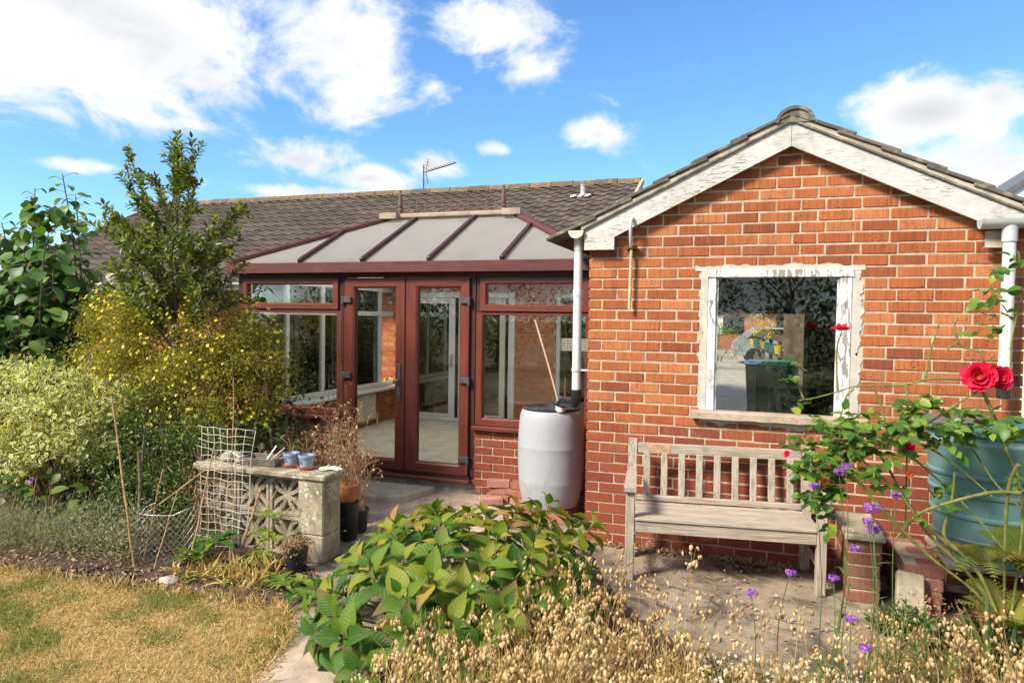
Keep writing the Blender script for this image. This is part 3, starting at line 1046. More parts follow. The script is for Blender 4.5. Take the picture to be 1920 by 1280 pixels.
def lay_bricks(rows, parent, mat, y_face, depth=0.045, limit=300, axis='x', sgn=1, stuff_name='brickwork'):
    """rows: list of (centre along the wall, z, length); the nearest become single bricks, the rest one mesh"""
    def place(a, z):
        return Vector((a, y_face, z)) if axis == 'x' else Vector((y_face, a, z))
    rows = sorted(rows, key=lambda q: (place(q[0], q[1]) - CAM).length)
    rest = MB()
    for i, (a, z, L) in enumerate(rows):
        j = rng.uniform(-0.0022, 0.0022)
        if i < limit:
            me = brick_mesh(L, depth, var=i % 6)
            o = obj('brick', me, mat, parent)
            o.color = (rng.random(), 0, 0, 1)
            o.location = place(a, z + rng.uniform(-.0012, .0012))
            if axis == 'x':
                o.location.y += j
                o.rotation_euler = (rng.uniform(-.006, .006), rng.uniform(-.004, .004), rng.uniform(-.004, .004))
            else:
                o.location.x += j * sgn
                o.rotation_euler = (0, 0, math.pi / 2 * (1 if sgn > 0 else -1))
        else:
            rest.cur = rng.random()
            if axis == 'x':
                rest.box(a - L / 2, y_face + j, z, a + L / 2, y_face + j + depth, z + BH)
            else:
                x0, x1 = (y_face - depth, y_face) if sgn > 0 else (y_face, y_face + depth)
                rest.box(x0 + j, a - L / 2, z, x1 + j, a + L / 2, z + BH)
    if rest.f:
        rest.build(stuff_name, mat, parent, kind='stuff')


def course(x0, x1, k, first_header, bats=None):
    """brick spans of one course between x0 and x1"""
    out = []
    x = x0
    L = 0.101 if first_header else 0.2145
    n = 0
    while x < x1 - 0.03:
        if bats and n and bats[0] < x < bats[1]:
            L = 0.152
        e = min(x + L, x1)
        if e - x > 0.025:
            out.append((x, e))
        x = e + 0.0105
        L = 0.2145
        n += 1
    return out


# ------------------------------------------------------------------ garage
AX, TANP = 1.43, 0.488            # gable apex along X, roof slope
ZT = lambda x: 3.12 - TANP * abs(x - AX)      # top edge of the bargeboard
garage = thing('garage', 'small red brick garage with peeling white bargeboards and grey tiled gable', 'garage', (0, 0, 0))
gw = MB()
OX0, OX1, OZ0, OZ1 = 0.86, 1.895, 1.065, 2.115   # window opening
gw.prism([(0.012, -0.02), (2.848, -0.02), (2.848, OZ0), (0.012, OZ0)], 0.0045, 0.11)
gw.prism([(0.012, OZ0), (OX0, OZ0), (OX0, OZ1), (0.012, OZ1)], 0.0045, 0.11)
gw.prism([(OX1, OZ0), (2.848, OZ0), (2.848, OZ1), (OX1, OZ1)], 0.0045, 0.11)
gw.prism([(0.012, OZ1), (2.848, OZ1), (2.848, ZT(2.848) - 0.02), (AX, ZT(AX) - 0.02), (0.012, ZT(0.012) - 0.02)], 0.0045, 0.11)
front = gw.build('front_wall', M['mortar'], garage)
rows = []
for k in range(0, 40):
    z = k * H + 0.0055
    for (a, b) in course(0.0, 2.86, k, k % 2 == 1, (1.33, 1.60) if k > 12 else None):
        spans = [(a, b)]
        if z + BH > OZ0 - 0.01 and z < OZ1 - 0.005:      # cut round the window
            spans = []
            e0 = OX0 - 0.012 - rng.random() * 0.03
            e1 = OX1 + 0.004 + rng.random() * 0.03
            if a < e0:
                spans.append((a, min(b, e0)))
            if b > e1:
                spans.append((max(a, e1), b))
        for (p, q) in spans:
            lim = ZT(0) - 0.045
            top = z + BH
            # keep under the roof line
            half = (3.12 - 0.035 - top) / TANP
            p2, q2 = max(p, AX - half), min(q, AX + half)
            if q2 - p2 > 0.035:
                rows.append(((p2 + q2) / 2, z, round(q2 - p2, 3)))
lay_bricks(rows, front, M['brick'], 0.0, limit=300)

# side and rear walls, floor (seen through the window)
mb = MB()
mb.box(0.012, 0.11, 0.0, 0.11, 5.0, 2.45)
lw = mb.build('side_wall', M['mortar'], garage)
side_rows = []
for k in range(31):
    for (a, b) in course(0.05, 5.0, k, k % 2 == 0):
        side_rows.append(((a + b) / 2, k * H + 0.0055, round(b - a, 3)))
lay_bricks(side_rows, lw, M['brick'], 0.0, limit=0, axis='y', sgn=-1)
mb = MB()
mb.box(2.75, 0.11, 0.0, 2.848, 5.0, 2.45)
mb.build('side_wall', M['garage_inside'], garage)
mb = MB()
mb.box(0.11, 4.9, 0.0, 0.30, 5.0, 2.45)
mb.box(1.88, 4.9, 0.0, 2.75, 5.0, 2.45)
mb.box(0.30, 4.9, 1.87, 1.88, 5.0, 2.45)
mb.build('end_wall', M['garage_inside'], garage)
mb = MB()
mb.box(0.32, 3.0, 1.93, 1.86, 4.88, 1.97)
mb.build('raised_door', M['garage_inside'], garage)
mb = MB()
mb.box(0.30, 4.86, 1.845, 1.88, 4.90, 1.868)
mb.build('door_rail', M['gutter_grey'], garage)
mb = MB()
mb.box(0.11, 0.11, -0.01, 2.75, 4.9, 0.012)
mb.build('garage_floor', M['drive'], garage)
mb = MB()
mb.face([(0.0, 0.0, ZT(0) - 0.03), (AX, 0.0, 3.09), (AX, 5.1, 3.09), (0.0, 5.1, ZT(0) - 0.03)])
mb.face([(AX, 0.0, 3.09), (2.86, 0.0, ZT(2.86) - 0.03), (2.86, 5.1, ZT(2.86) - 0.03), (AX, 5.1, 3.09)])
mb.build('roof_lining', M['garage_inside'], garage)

# bargeboards
Yb0, Yb1 = -0.075, -0.045
zb = lambda x: ZT(x) - 0.165
mb = MB()
mb.prism([(-0.025, 2.262), (0.205, 2.262), (0.205, zb(0.205)), (AX - 0.001, zb(AX)), (AX - 0.001, ZT(AX)), (-0.025, ZT(-0.025))], Yb0, Yb1)
mb.build('bargeboard', M['peeling_paint'], garage)
mb = MB()
mb.prism([(AX + 0.002, zb(AX)), (2.66, zb(2.66)), (3.12, 2.345), (3.12, ZT(3.12)), (AX + 0.002, ZT(AX))], Yb0, Yb1)
mb.build('bargeboard', M['peeling_paint'], garage)
mb = MB()      # soffit strip under the boards
mb.box(-0.02, Yb1 + 0.001, 2.266, 0.20, -0.002, 2.275)
for s, xe in ((-1, 0.205), (1, 2.66)):
    p0 = (AX, zb(AX) + 0.012)
    p1 = (xe, zb(xe) + 0.012)
    mb.prism([p1, p0, (p0[0], p0[1] + 0.012), (p1[0], p1[1] + 0.012)] if s < 0 else [p0, p1, (p1[0], p1[1] + 0.012), (p0[0], p0[1] + 0.012)], Yb1 + 0.001, -0.002)
mb.build('soffit', M['peeling_paint'], garage)

# verge: undercloak, mortar and stepped tile ends
vg = MB()
for s in (-1, 1):
    xa = AX
    xb = -0.055 if s < 0 else 3.14
    pts = [(xa, ZT(xa) + 0.002), (xb, ZT(xb) + 0.002), (xb, ZT(xb) + 0.016), (xa, ZT(xa) + 0.016)]
    if s < 0:
        pts = pts[::-1]
    vg.prism(pts, -0.092, 5.1)
vg.build('verge_undercloak', M['garage_tile'], garage)
vm = MB()
for s in (-1, 1):
    n = 26
    xb = -0.05 if s < 0 else 3.13
    lo, hi = [], []
    for i in range(n + 1):
        x = AX + (xb - AX) * i / n
        lo.append((x, ZT(x) + 0.017))
        hi.append((x, ZT(x) + 0.048 + rng.uniform(-.005, .004)))
    pl = lo + hi[::-1]
    if s < 0:
        pl = pl[::-1]
    vm.prism(pl, -0.084, -0.04)
vm.build('verge_mortar', M['cement'], garage)
roof = MB()
tile_roof = thing('roof', None, None)
tile_roof.parent = garage
tmesh = MB()
tmesh.box(-0.21, 0, 0, 0.21, 0.325, 0.026, 0.006)
tile_m = tmesh.mesh('tile')
tile_m.materials.append(M['garage_tile'])
gauge = 0.30
SL = math.atan(TANP)
for s in (-1, 1):
    for i in range(6):
        d = 0.10 + gauge * i           # distance down the slope from the ridge to the tile's upper part
        dx = (d + 0.13) * math.cos(SL)
        for jj in range(15):
            o = obj('tile', tile_m, None, tile_roof)
            o.color = (rng.random(), 0, 0, 1)
            xx = AX + s * dx
            o.location = (xx, -0.100 + jj * 0.33, ZT(xx) + 0.052)
            o.rotation_euler = (0, s * (SL - 0.055) + rng.uniform(-.004, .004), rng.uniform(-.006, .006) + (math.pi if False else 0))
rt = MB()
prof = []
for i in range(13):
    a = math.pi * i / 12
    prof.append((0.128 * math.cos(a), 0.112 * math.sin(a)))
outer = [(AX + 0.02 + u, 3.112 + v) for (u, v) in prof]
inner = [(AX + 0.02 + u * 0.82, 3.112 + v * 0.8) for (u, v) in prof]
for j in range(11):
    rt = MB()
    y0 = -0.105 + j * 0.46
    rt.prism(outer + inner[::-1], y0, y0 + 0.45)
    if j == 0:
        rt.prism(inner, y0 + 0.012, y0 + 0.06)
    rt.build('ridge_tile', M['garage_tile'], garage, smooth=30)

# window: flaking timber frame, sill, cracked render round it, pane
win = thing('window', None, None)
win.parent = garage


def frame_bar(name, x0, y0, z0, x1, y1, z1, mat, par, ch=0.004):
    b = MB()
    b.box(x0, y0, z0, x1, y1, z1, ch)
    return b.build(name, mat, par)


frame_bar('frame_head', 0.885, -0.012, 2.050, 1.862, 0.07, 2.108, M['flaked_paint'], win, 0.006)
frame_bar('frame_jamb', 0.895, -0.004, 1.078, 0.953, 0.07, 2.049, M['flaked_paint'], win, 0.006)
frame_bar('frame_jamb', 1.772, -0.004, 1.078, 1.852, 0.07, 2.049, M['flaked_paint'], win, 0.006)
frame_bar('glazing_bead', 0.954, 0.012, 1.078, 0.966, 0.05, 2.048, M['flaked_paint'], win, 0.003)
frame_bar('glazing_bead', 1.758, 0.012, 1.078, 1.771, 0.05, 2.048, M['flaked_paint'], win, 0.003)
frame_bar('pane', 0.955, 0.034, 1.076, 1.770, 0.036, 2.049, M['glass_garage'], win, 0.0)
sb = MB()
n = 24
front_e, back_e = [], []
V = []
for i in range(n + 1):
    x = 0.795 + (1.965 - 0.795) * i / n
    j = rng.uniform(-0.006, 0.003)
    V.append([(x, -0.062 + j, 1.018 + rng.uniform(0, .006)), (x, -0.064 + j, 1.066), (x, -0.03, 1.078 + rng.uniform(-.002, .002)), (x, 0.05, 1.082), (x, 0.03, 1.022)])
for i in range(n):
    a, b = V[i], V[i + 1]
    for q in range(5):
        w = (q + 1) % 5
        sb.face([a[q], a[w], b[w], b[q]][::-1])
sb.face([V[0][q] for q in range(5)])
sb.face([V[n][q] for q in reversed(range(5))])
sb.build('sill', M['path'], win)


def ragged(name, edge_a, edge_b, axis, n, amp, mat, par, y=-0.0035, seed=1):
    """strip of render between two edges, its outer edge torn; edges are (u0,v) - (u1,v)"""
    r = random.Random(seed)
    b = MB()
    A, B = [], []
    walk = 0.0
    for i in range(n + 1):
        f = i / n
        walk = 0.72 * walk + r.gauss(0, amp * 0.75)
        j = walk + r.uniform(-amp, amp) * 0.25
        if axis == 'z':
            u = edge_a[0] + (edge_a[1] - edge_a[0]) * f
            A.append((edge_a[2], y, u))
            B.append((edge_b + j, y + 0.002, u + r.uniform(-.004, .004)))
        else:
            u = edge_a[0] + (edge_a[1] - edge_a[0]) * f
            A.append((u, y, edge_a[2]))
            B.append((u + r.uniform(-.004, .004), y + 0.002, edge_b + j))
    flip = False
    for i in range(n):
        f = [A[i], A[i + 1], B[i + 1], B[i]]
        nn = (Vector(f[1]) - Vector(f[0])).cross(Vector(f[2]) - Vector(f[1]))
        if nn.y > 0:
            f = f[::-1]
        b.face(f)
        e = [B[i], B[i + 1], (B[i + 1][0], 0.012, B[i + 1][2]), (B[i][0], 0.012, B[i][2])]
        b.face(e)
        e = [A[i], A[i + 1], (A[i + 1][0], 0.02, A[i + 1][2]), (A[i][0], 0.02, A[i][2])]
        b.face(e)
    return b.build(name, mat, par)


ragged('render_patch', (1.055, 2.115, 0.893), 0.842, 'z', 64, 0.009, M['lime_cement'], win, seed=2)
ragged('render_patch', (1.055, 2.115, 1.853), 1.905, 'z', 64, 0.012, M['lime_cement'], win, seed=4)
ragged('render_patch', (0.80, 1.93, 2.100), 2.142, 'x', 44, 0.007, M['lime_cement'], win, seed=6)
ragged('render_patch', (0.85, 1.93, 1.015), 0.992, 'x', 44, 0.011, M['cement'], win, seed=9)

# gutters and downpipes
g = MB()
pr = [(0.056 * math.cos(math.pi + math.pi * i / 10), 0.056 * math.sin(math.pi + math.pi * i / 10)) for i in range(11)]
pin = [(u * 0.88, v * 0.88) for u, v in pr]
g.prism([(u - 0.085, v + 2.405) for u, v in pr] + [(u - 0.085, v + 2.405) for u, v in pin][::-1], -0.10, 5.0)
g.prism([(u * 1.06 - 0.085, v * 1.06 + 2.408) for u, v in pr], -0.108, -0.098)
g.build('gutter', M['upvc_cream'], garage, smooth=30)
g = MB()
g.tube([(-0.095, 0.035, 2.355), (-0.095, 0.035, 1.16)], 0.034, 16)
g.tube([(-0.095, 0.035, 2.36), (-0.095, 0.035, 2.27)], 0.038, 16)
g.tube([(-0.095, 0.035, 1.965), (-0.095, 0.035, 1.915)], 0.038, 16)
g.build('downpipe', M['upvc_white'], garage, smooth=40)
g = MB()
g.tube([(-0.095, 0.035, 1.345), (-0.095, 0.035, 1.325)], 0.040, 16)
g.box(-0.06, 0.02, 1.328, 0.012, 0.05, 1.342)
g.build('pipe_clip', M['gutter_grey'], garage, smooth=40)
g = MB()
g.tube([(-0.095, 0.035, 1.18), (-0.095, 0.036, 1.13), (-0.10, 0.05, 1.09), (-0.125, 0.09, 1.065), (-0.20, 0.20, 1.058), (-0.255, 0.28, 1.052), (-0.29, 0.335, 1.03), (-0.305, 0.355, 0.995)], 0.039, 16)
g.build('pipe_bend', M['black_plastic'], garage, smooth=40)
g = MB()
g.tube([(-0.305, 0.355, 1.0), (-0.306, 0.356, 0.955)], 0.042, 16)
g.build('pipe_end', M['upvc_white'], garage, smooth=40)
g = MB()
pr2 = [(-0.13 + u * 1.05, v * 1.05 + 2.40) for u, v in pr]
pr2i = [(-0.13 + u * 0.92, v * 0.92 + 2.40) for u, v in pr]
g.prism(pr2 + pr2i[::-1], 2.565, 3.02, 'x')
g.prism([(-0.13 + u * 1.1, v * 1.1 + 2.403) for u, v in pr], 2.555, 2.567, 'x')
g.build('gutter', M['gutter_grey'], garage, smooth=30)
g = MB()
g.tube([(2.72, -0.13, 2.36), (2.72, -0.13, 2.26)], 0.044, 16)
g.build('gutter_outlet', M['gutter_grey'], garage, smooth=40)
g = MB()
g.tube([(2.72, -0.13, 2.27), (2.72, -0.13, 1.36)], 0.036, 16)
g.tube([(2.72, -0.13, 1.50), (2.72, -0.13, 1.46)], 0.040, 16)
g.build('downpipe', M['upvc_white'], garage, smooth=40)
g = MB()
g.tube([(2.72, -0.13, 1.37), (2.72, -0.13, 1.27)], 0.039, 16)
g.build('pipe_bend', M['black_plastic'], garage, smooth=40)
g = MB()
g.box(2.60, -0.085, 2.23, 2.70, -0.078, 2.335)
g.box(2.60, -0.10, 2.228, 2.70, -0.05, 2.236)
g.build('bracket', M['cement'], garage)
# bent overflow pipe with a rusty clamp
g = MB()
g.tube([(0.345, -0.02, 2.475), (0.340, -0.10, 2.49), (0.336, -0.115, 2.47), (0.334, -0.118, 2.42), (0.334, -0.095, 2.31), (0.334, -0.05, 2.275)], 0.013, 10)
g.build('overflow_pipe', M['gutter_grey'], garage, smooth=40)
g = MB()
g.tube([(0.332, -0.045, 2.30), (0.326, -0.045, 1.815)], 0.0125, 10)
g.build('overflow_pipe', M['pipe_cream'], garage, smooth=40)
g = MB()
g.box(0.285, -0.068, 2.262, 0.372, -0.006, 2.292, 0.006)
g.tube([(0.30, -0.07, 2.275), (0.30, -0.055, 2.275)], 0.016, 10)
g.build('pipe_clamp', M['rust'], garage, smooth=40)

# ------------------------------------------------------------------ conservatory
cons = thing('conservatory', 'rosewood brown conservatory with double doors and hipped plastic roof', 'conservatory', (0, 0, 0))
YF = 1.0
RW = M['rosewood']


def wall_run(name, x0, x1, z1, mat, parent):
    mb = MB()
    mb.box(x0 + 0.01, YF + 0.008, -0.02, x1 - 0.01, YF + 0.12, z1 - 0.004)
    w = mb.build(name, M['mortar'], parent)
    rows = []
    k = 0
    while k * H + 0.07 < z1:
        for (a, b) in course(x0, x1, k, k % 2 == 0):
            rows.append(((a + b) / 2, k * H + 0.0055, round(b - a, 3)))
        k += 1
    lay_bricks(rows, w, mat, YF, limit=300)
    return w


wall_run('dwarf_wall', -1.375, -0.16, 0.635, M['brick_pale'], cons)
wall_run('dwarf_wall', -4.19, -2.87, 0.635, M['brick_pale'], cons)
mb = MB()
mb.box(-2.87, YF + 0.01, -0.02, -1.375, YF + 0.12, 0.098)
mb.build('plinth', M['cement'], cons)


def mitred(name, x0, z0, x1, z1, wl, wr, wb, wt, y0, y1, mat, parent, bead=0.014):
    """frame of four mitred bars round an opening (outer x0,z0-x1,z1), sloped bead inside"""
    xi0, xi1, zi0, zi1 = x0 + wl, x1 - wr, z0 + wb, z1 - wt
    g = 0.0008
    quads = [([(x0, z0), (x1, z0), (xi1, zi0), (xi0, zi0)], 0.9),
             ([(x1, z0 + g), (x1, z1 - g), (xi1, zi1 - g), (xi1, zi0 + g)], 0.1),
             ([(x1, z1), (x0, z1), (xi0, zi1), (xi1, zi1)], 0.9),
             ([(x0, z1 - g), (x0, z0 + g), (xi0, zi0 + g), (xi0, zi1 - g)], 0.1)]
    mb = MB()
    c = 0.004
    for q, a in quads:
        mb.cur = a
        # front face slightly crowned: outer chamfer, flat, bead
        n = 4
        o0, o1, i1, i0 = q
        def lerp(p, r, f):
            return (p[0] + (r[0] - p[0]) * f, p[1] + (r[1] - p[1]) * f)
        wdt = max(abs(i0[0] - o0[0]), abs(i0[1] - o0[1]), 1e-6)
        prof = [(0.0, y1), (0.0, y0 + c), (c / wdt, y0), (1 - bead / wdt, y0), (1.0, y0 + 0.012), (1.0, y1)]
        for (f0, ya), (f1, yb) in zip(prof[:-1], prof[1:]):
            A = lerp(o0, i0, f0)
            B = lerp(o1, i1, f0)
            C = lerp(o1, i1, f1)
            D = lerp(o0, i0, f1)
            mb.face([(A[0], ya, A[1]), (B[0], ya, B[1]), (C[0], yb, C[1]), (D[0], yb, D[1])])
        mb.face([(o0[0], y1, o0[1]), (i0[0], y1, i0[1]), (i1[0], y1, i1[1]), (o1[0], y1, o1[1])])
    return mb.build(name, mat, parent)


def pane(x0, z0, x1, z1, y, parent, mat=None):
    b = MB()
    b.box(x0, y, z0, x1, y + 0.003, z1)
    return b.build('pane', mat or M['glass'], parent)


# side lights: fixed pane below, opening fanlight above
for (x0, x1, wl, wr) in ((-4.19, -2.862, 0.10, 0.066), (-1.345, -0.165, 0.066, 0.09)):
    w = thing('window', None, None)
    w.parent = cons
    mitred('window_frame', x0, 0.680, x1, 1.785, wl + 0.01, wr, 0.075, 0.026, YF + 0.004, YF + 0.065, RW, w)
    mitred('window_frame', x0, 1.786, x1, 2.165, wl * 0.78, wr * 0.68, 0.022, 0.055, YF + 0.006, YF + 0.065, M['rosewood_edge'], w, 0.006)
    mitred('fanlight_sash', x0 + wl * 0.66, 1.797, x1 - wr * 0.55, 2.122, 0.068, 0.072, 0.066, 0.062, YF - 0.014, YF + 0.05, RW, w, 0.012)
    pane(x0 + wl, 0.75, x1 - wr + 0.01, 1.765, YF + 0.03, w)
    pane(x0 + wl * 0.66 + 0.06, 1.855, x1 - wr * 0.55 - 0.06, 2.065, YF + 0.02, w)
    b = MB()
    b.cur = 0.9
    b.box(x0 - 0.02, YF - 0.055, 0.634, x1 + 0.005, YF + 0.06, 0.678, 0.008)
    b.build('sill', RW, w)
# couplings and head
for x in (-2.846, -1.362):
    b = MB()
    b.cur = 0.1
    b.box(x - 0.014, YF - 0.002, 0.14, x + 0.014, YF + 0.06, 2.165, 0.003)
    b.build('coupling_post', M['rosewood_edge'], cons)
b = MB()
b.cur = 0.9
b.box(-2.831, YF + 0.012, 2.132, -1.377, YF + 0.06, 2.165)
b.box(-2.831, YF + 0.012, 0.142, -2.824, YF + 0.06, 2.131)
b.box(-1.406, YF + 0.012, 0.142, -1.377, YF + 0.06, 2.131)
b.build('door_frame', M['rosewood_edge'], cons)
b = MB()
b.cur = 0.9
b.box(-2.85, YF - 0.075, 0.104, -1.372, YF + 0.06, 0.141, 0.008)
b.build('door_sill', RW, cons)
b = MB()
b.box(-2.83, YF - 0.02, 0.142, -1.39, YF + 0.05, 0.168)
b.build('threshold', M['rosewood_edge'], cons)

for side, (x0, x1) in (('l', (-2.822, -2.113)), ('r', (-2.098, -1.409))):
    d = thing('door', None, None)
    d.parent = cons
    mitred('door_leaf', x0, 0.172, x1, 2.126, 0.126, 0.108 if side == 'l' else 0.104, 0.102, 0.106, YF - 0.018, YF + 0.05, RW, d, 0.02)
    pane(x0 + 0.115, 0.262, x1 - 0.095, 2.03, YF + 0.02, d)
    for z in ((1.90, 1.115) if side == 'l' else (1.90, 1.115, 0.335)):
        b = MB()
        xs = x0 if side == 'l' else x1
        s = 1 if side == 'l' else -1
        a0, a1 = sorted((xs + s * 0.005, xs + s * 0.092))
        b.box(a0, YF - 0.044, z - 0.030, a1, YF - 0.018, z + 0.030, 0.004)
        a0, a1 = sorted((xs - s * 0.018, xs + s * 0.008))
        b.box(a0, YF - 0.05, z - 0.052, a1, YF - 0.002, z + 0.033, 0.004)
        b.build('hinge', M['dark_metal'], d)
    if side == 'l':
        b = MB()
        b.box(-2.192, YF - 0.030, 0.86, -2.150, YF - 0.018, 1.255, 0.004)
        b.build('handle_plate', M['dark_metal'], d)
        b = MB()
        b.tube([(-2.17, YF - 0.03, 1.09), (-2.172, YF - 0.07, 1.09), (-2.20, YF - 0.075, 1.092), (-2.245, YF - 0.075, 1.105), (-2.285, YF - 0.072, 1.088), (-2.315, YF - 0.07, 1.095)], [0.011, 0.010, 0.009, 0.008, 0.008, 0.007], 8)
        b.build('lever', M['gold_metal'], d, smooth=50)
        b = MB()
        b.tube([(-2.171, YF - 0.03, 0.955), (-2.171, YF - 0.036, 0.955)], 0.009, 10)
        b.build('keyhole', M['bright_metal'], d)
b = MB()
b.cur = 0.1
b.box(-2.1115, YF - 0.008, 0.175, -2.0995, YF + 0.04, 2.124)
b.build('meeting_strip', M['rosewood_edge'], cons)

# eaves: dark beam and boxed gutter
b = MB()
b.cur = 0.9
b.prism([(0.895, 2.178), (YF - 0.002, 2.170), (YF + 0.05, 2.170), (YF + 0.05, 2.255), (0.93, 2.287), (0.895, 2.28)][::-1], -4.265, -0.125, 'x')
b.cur = 0.1
b.prism([(-4.265, 2.17), (-4.15, 2.17), (-4.15, 2.255), (-4.235, 2.287), (-4.265, 2.28)], YF + 0.051, 4.28)
b.build('eaves_gutter', M['rosewood_faded'], cons)
b = MB()
b.box(-4.19, YF - 0.006, 2.150, -0.14, YF + 0.062, 2.172)
b.build('eaves_beam', M['rosewood_edge'], cons)

# hipped polycarbonate roof
ZE, ZR = 2.285, 2.905
YE, YR, YBK = 0.94, 2.20, 4.30
XL, XR = -4.225, -0.13
RXL, RXR = XL + (YR - YE), XR - (YR - YE) 
RXL, RXR = -2.92, -1.37
sl = (ZR - ZE) / (YR - YE)
roof = thing('roof', None, None)
roof.parent = cons
bars_x = [-3.34, -2.585, -1.83, -1.06]


def hip_y(x):
    """how far back the front slope reaches at x"""
    if x < RXL:
        return YE + (x - XL) / (RXL - XL) * (YR - YE)
    if x > RXR:
        return YE + (XR - x) / (XR - RXR) * (YR - YE)
    return YR


edges = [XL] + bars_x + [XR]
pz = lambda y: ZE + (y - YE) * sl
for a, c in zip(edges[:-1], edges[1:]):
    xs = [a] + [q for q in (RXL, RXR) if a < q < c] + [c]
    top = [(x, hip_y(x), pz(hip_y(x))) for x in xs]
    bot = [(c, YE, ZE), (a, YE, ZE)]
    P = top[::-1]
    P = [(a, YE, ZE), (c, YE, ZE)] + [q for q in top[::-1] if q[1] > YE + 1e-6]
    b = MB()
    n = len(P)
    low = [(x, y, z - 0.016) for x, y, z in P]
    b.poly(P, [tuple(range(n))])
    b.build('roof_panel', M['polycarbonate'], roof)
for (tri, nm) in ((((XL, YE, ZE), (RXL, YR, ZR), (XL, YBK, ZE)), 'l'), (((XR, YE, ZE), (XR, YBK, ZE), (RXR, YR, ZR)), 'r'),
                  (((XL, YBK, ZE), (RXL, YR, ZR), (RXR, YR, ZR), (XR, YBK, ZE)), 'b')):
    b = MB()
    n = len(tri)
    low = [(x, y, z - 0.016) for x, y, z in tri]
    P = list(tri)
    b.poly(P, [tuple(range(n))])
    b.build('roof_panel', M['polycarbonate'], roof)
b = MB()
b.box(XL, YBK - 0.05, ZE - 0.06, XR, 4.39, ZE - 0.02)
b.build('box_gutter', M['lead'], roof)
up = Vector((0, -sl, 1)).normalized()
for x in bars_x:
    b = MB()
    b.bar((x, YE - 0.02, ZE + 0.018), (x, hip_y(x) - 0.01, pz(hip_y(x) - 0.01) + 0.024), 0.042, 0.045, 0.006, up)
    b.build('glazing_bar', M['glazing_bar'], roof)
for (x0, y0, x1, y1) in ((XL, YE, RXL, YR), (XR, YE, RXR, YR), (XL, YBK, RXL, YR), (XR, YBK, RXR, YR)):
    b = MB()
    b.bar((x0, y0, ZE + 0.02), (x1, y1, ZR + 0.02), 0.085, 0.05, 0.01)
    b.build('hip_bar', M['rosewood_faded'], roof)
b = MB()
b.box(RXL - 0.02, YR - 0.085, ZR - 0.005, RXR + 0.02, YR + 0.085, ZR + 0.05, 0.012)
b.build('ridge_cap', M['ridge_cap'], roof)
for x in (RXL, RXR):
    b = MB()
    s = 1 if x == RXR else -1
    b.prism([(x - 0.11, YR - 0.15), (x + 0.11, YR - 0.15), (x + 0.13, YR + 0.13), (x - 0.13, YR + 0.13)], ZR - 0.012, ZR + 0.058, 'z')
    b.build('ridge_end', M['ridge_cap'], roof)
for x in (RXL + 0.09, RXR - 0.14):
    b = MB()
    z = ZR + 0.055
    b.lathe([(0.030, z), (0.022, z + 0.02), (0.034, z + 0.05), (0.022, z + 0.07), (0.032, z + 0.09), (0.030, z + 0.11), (0.022, z + 0.18), (0.011, z + 0.25), (0.008, z + 0.26), (0.014, z + 0.272), (0.012, z + 0.285), (0.003, z + 0.29)], x, YR, 10)
    b.build('finial', M['finial'], roof, smooth=50)
ct = MB()
ct.box(RXL + 0.13, YR - 0.006, ZR + 0.05, RXR - 0.17, YR + 0.006, ZR + 0.075)
nsp = 11
for i in range(nsp):
    x = RXL + 0.20 + (RXR - RXL - 0.44) * i / (nsp - 1)
    hgt = 0.15 if i % 2 else 0.115
    ct.box(x - 0.006, YR - 0.005, ZR + 0.07, x + 0.006, YR + 0.005, ZR + 0.07 + hgt)
    for dz, w in ((0.035, 0.020), (0.07, 0.026)):
        ct.prism([(x - w, ZR + 0.07 + dz), (x, ZR + 0.06 + dz), (x + w, ZR + 0.07 + dz), (x, ZR + 0.085 + dz)], YR - 0.004, YR + 0.004)
ct.build('cresting', M['finial'], roof)

# left flank: glazed, white inside, over a brick dwarf wall
mb = MB()
mb.box(-4.185, YF + 0.13, -0.02, -4.07, 4.385, 0.632)
fl = mb.build('dwarf_wall', M['mortar'], cons)
rows = []
for k in range(8):
    for (a, bb) in course(YF + 0.13, 4.38, k, k % 2 == 0):
        rows.append(((a + bb) / 2, k * H + 0.0055, round(bb - a, 3)))
lay_bricks(rows, fl, M['brick_house'], -4.062, limit=0, axis='y', sgn=1)
b = MB()
b.box(-4.23, YF + 0.07, 0.636, -3.90, 4.385, 0.672, 0.008)
b.build('window_board', M['upvc_white'], cons)
flank = thing('window', None, None)
flank.parent = cons
b = MB()
for y in (1.10, 1.76, 2.50, 3.24, 3.98):
    b.box(-4.165, y - 0.034, 0.674, -4.10, y + 0.034, 2.165, 0.006)
b.box(-4.163, 1.07, 1.735, -4.102, 4.38, 1.80, 0.006)
b.box(-4.163, 1.07, 0.675, -4.102, 4.38, 0.735, 0.006)
b.box(-4.163, 1.07, 2.10, -4.102, 4.38, 2.166, 0.006)
b.build('window_frame', M['upvc_white'], flank)
for y0, y1 in ((1.13, 1.73), (1.79, 2.47), (2.53, 3.21), (3.27, 3.95)):
    b = MB()
    b.box(-4.135, y0, 0.73, -4.132, y1, 2.11)
    b.build('pane', M['glass'], flank)
b = MB()
b.box(-0.165, YF + 0.13, 0.0, -0.13, 4.385, 2.2)
b.build('party_wall', M['interior_wall'], cons)
b = MB()
b.box(-4.06, YF + 0.121, 0.10, -0.17, 4.385, 0.142)
b.build('carpet_floor', M['carpet'], cons)

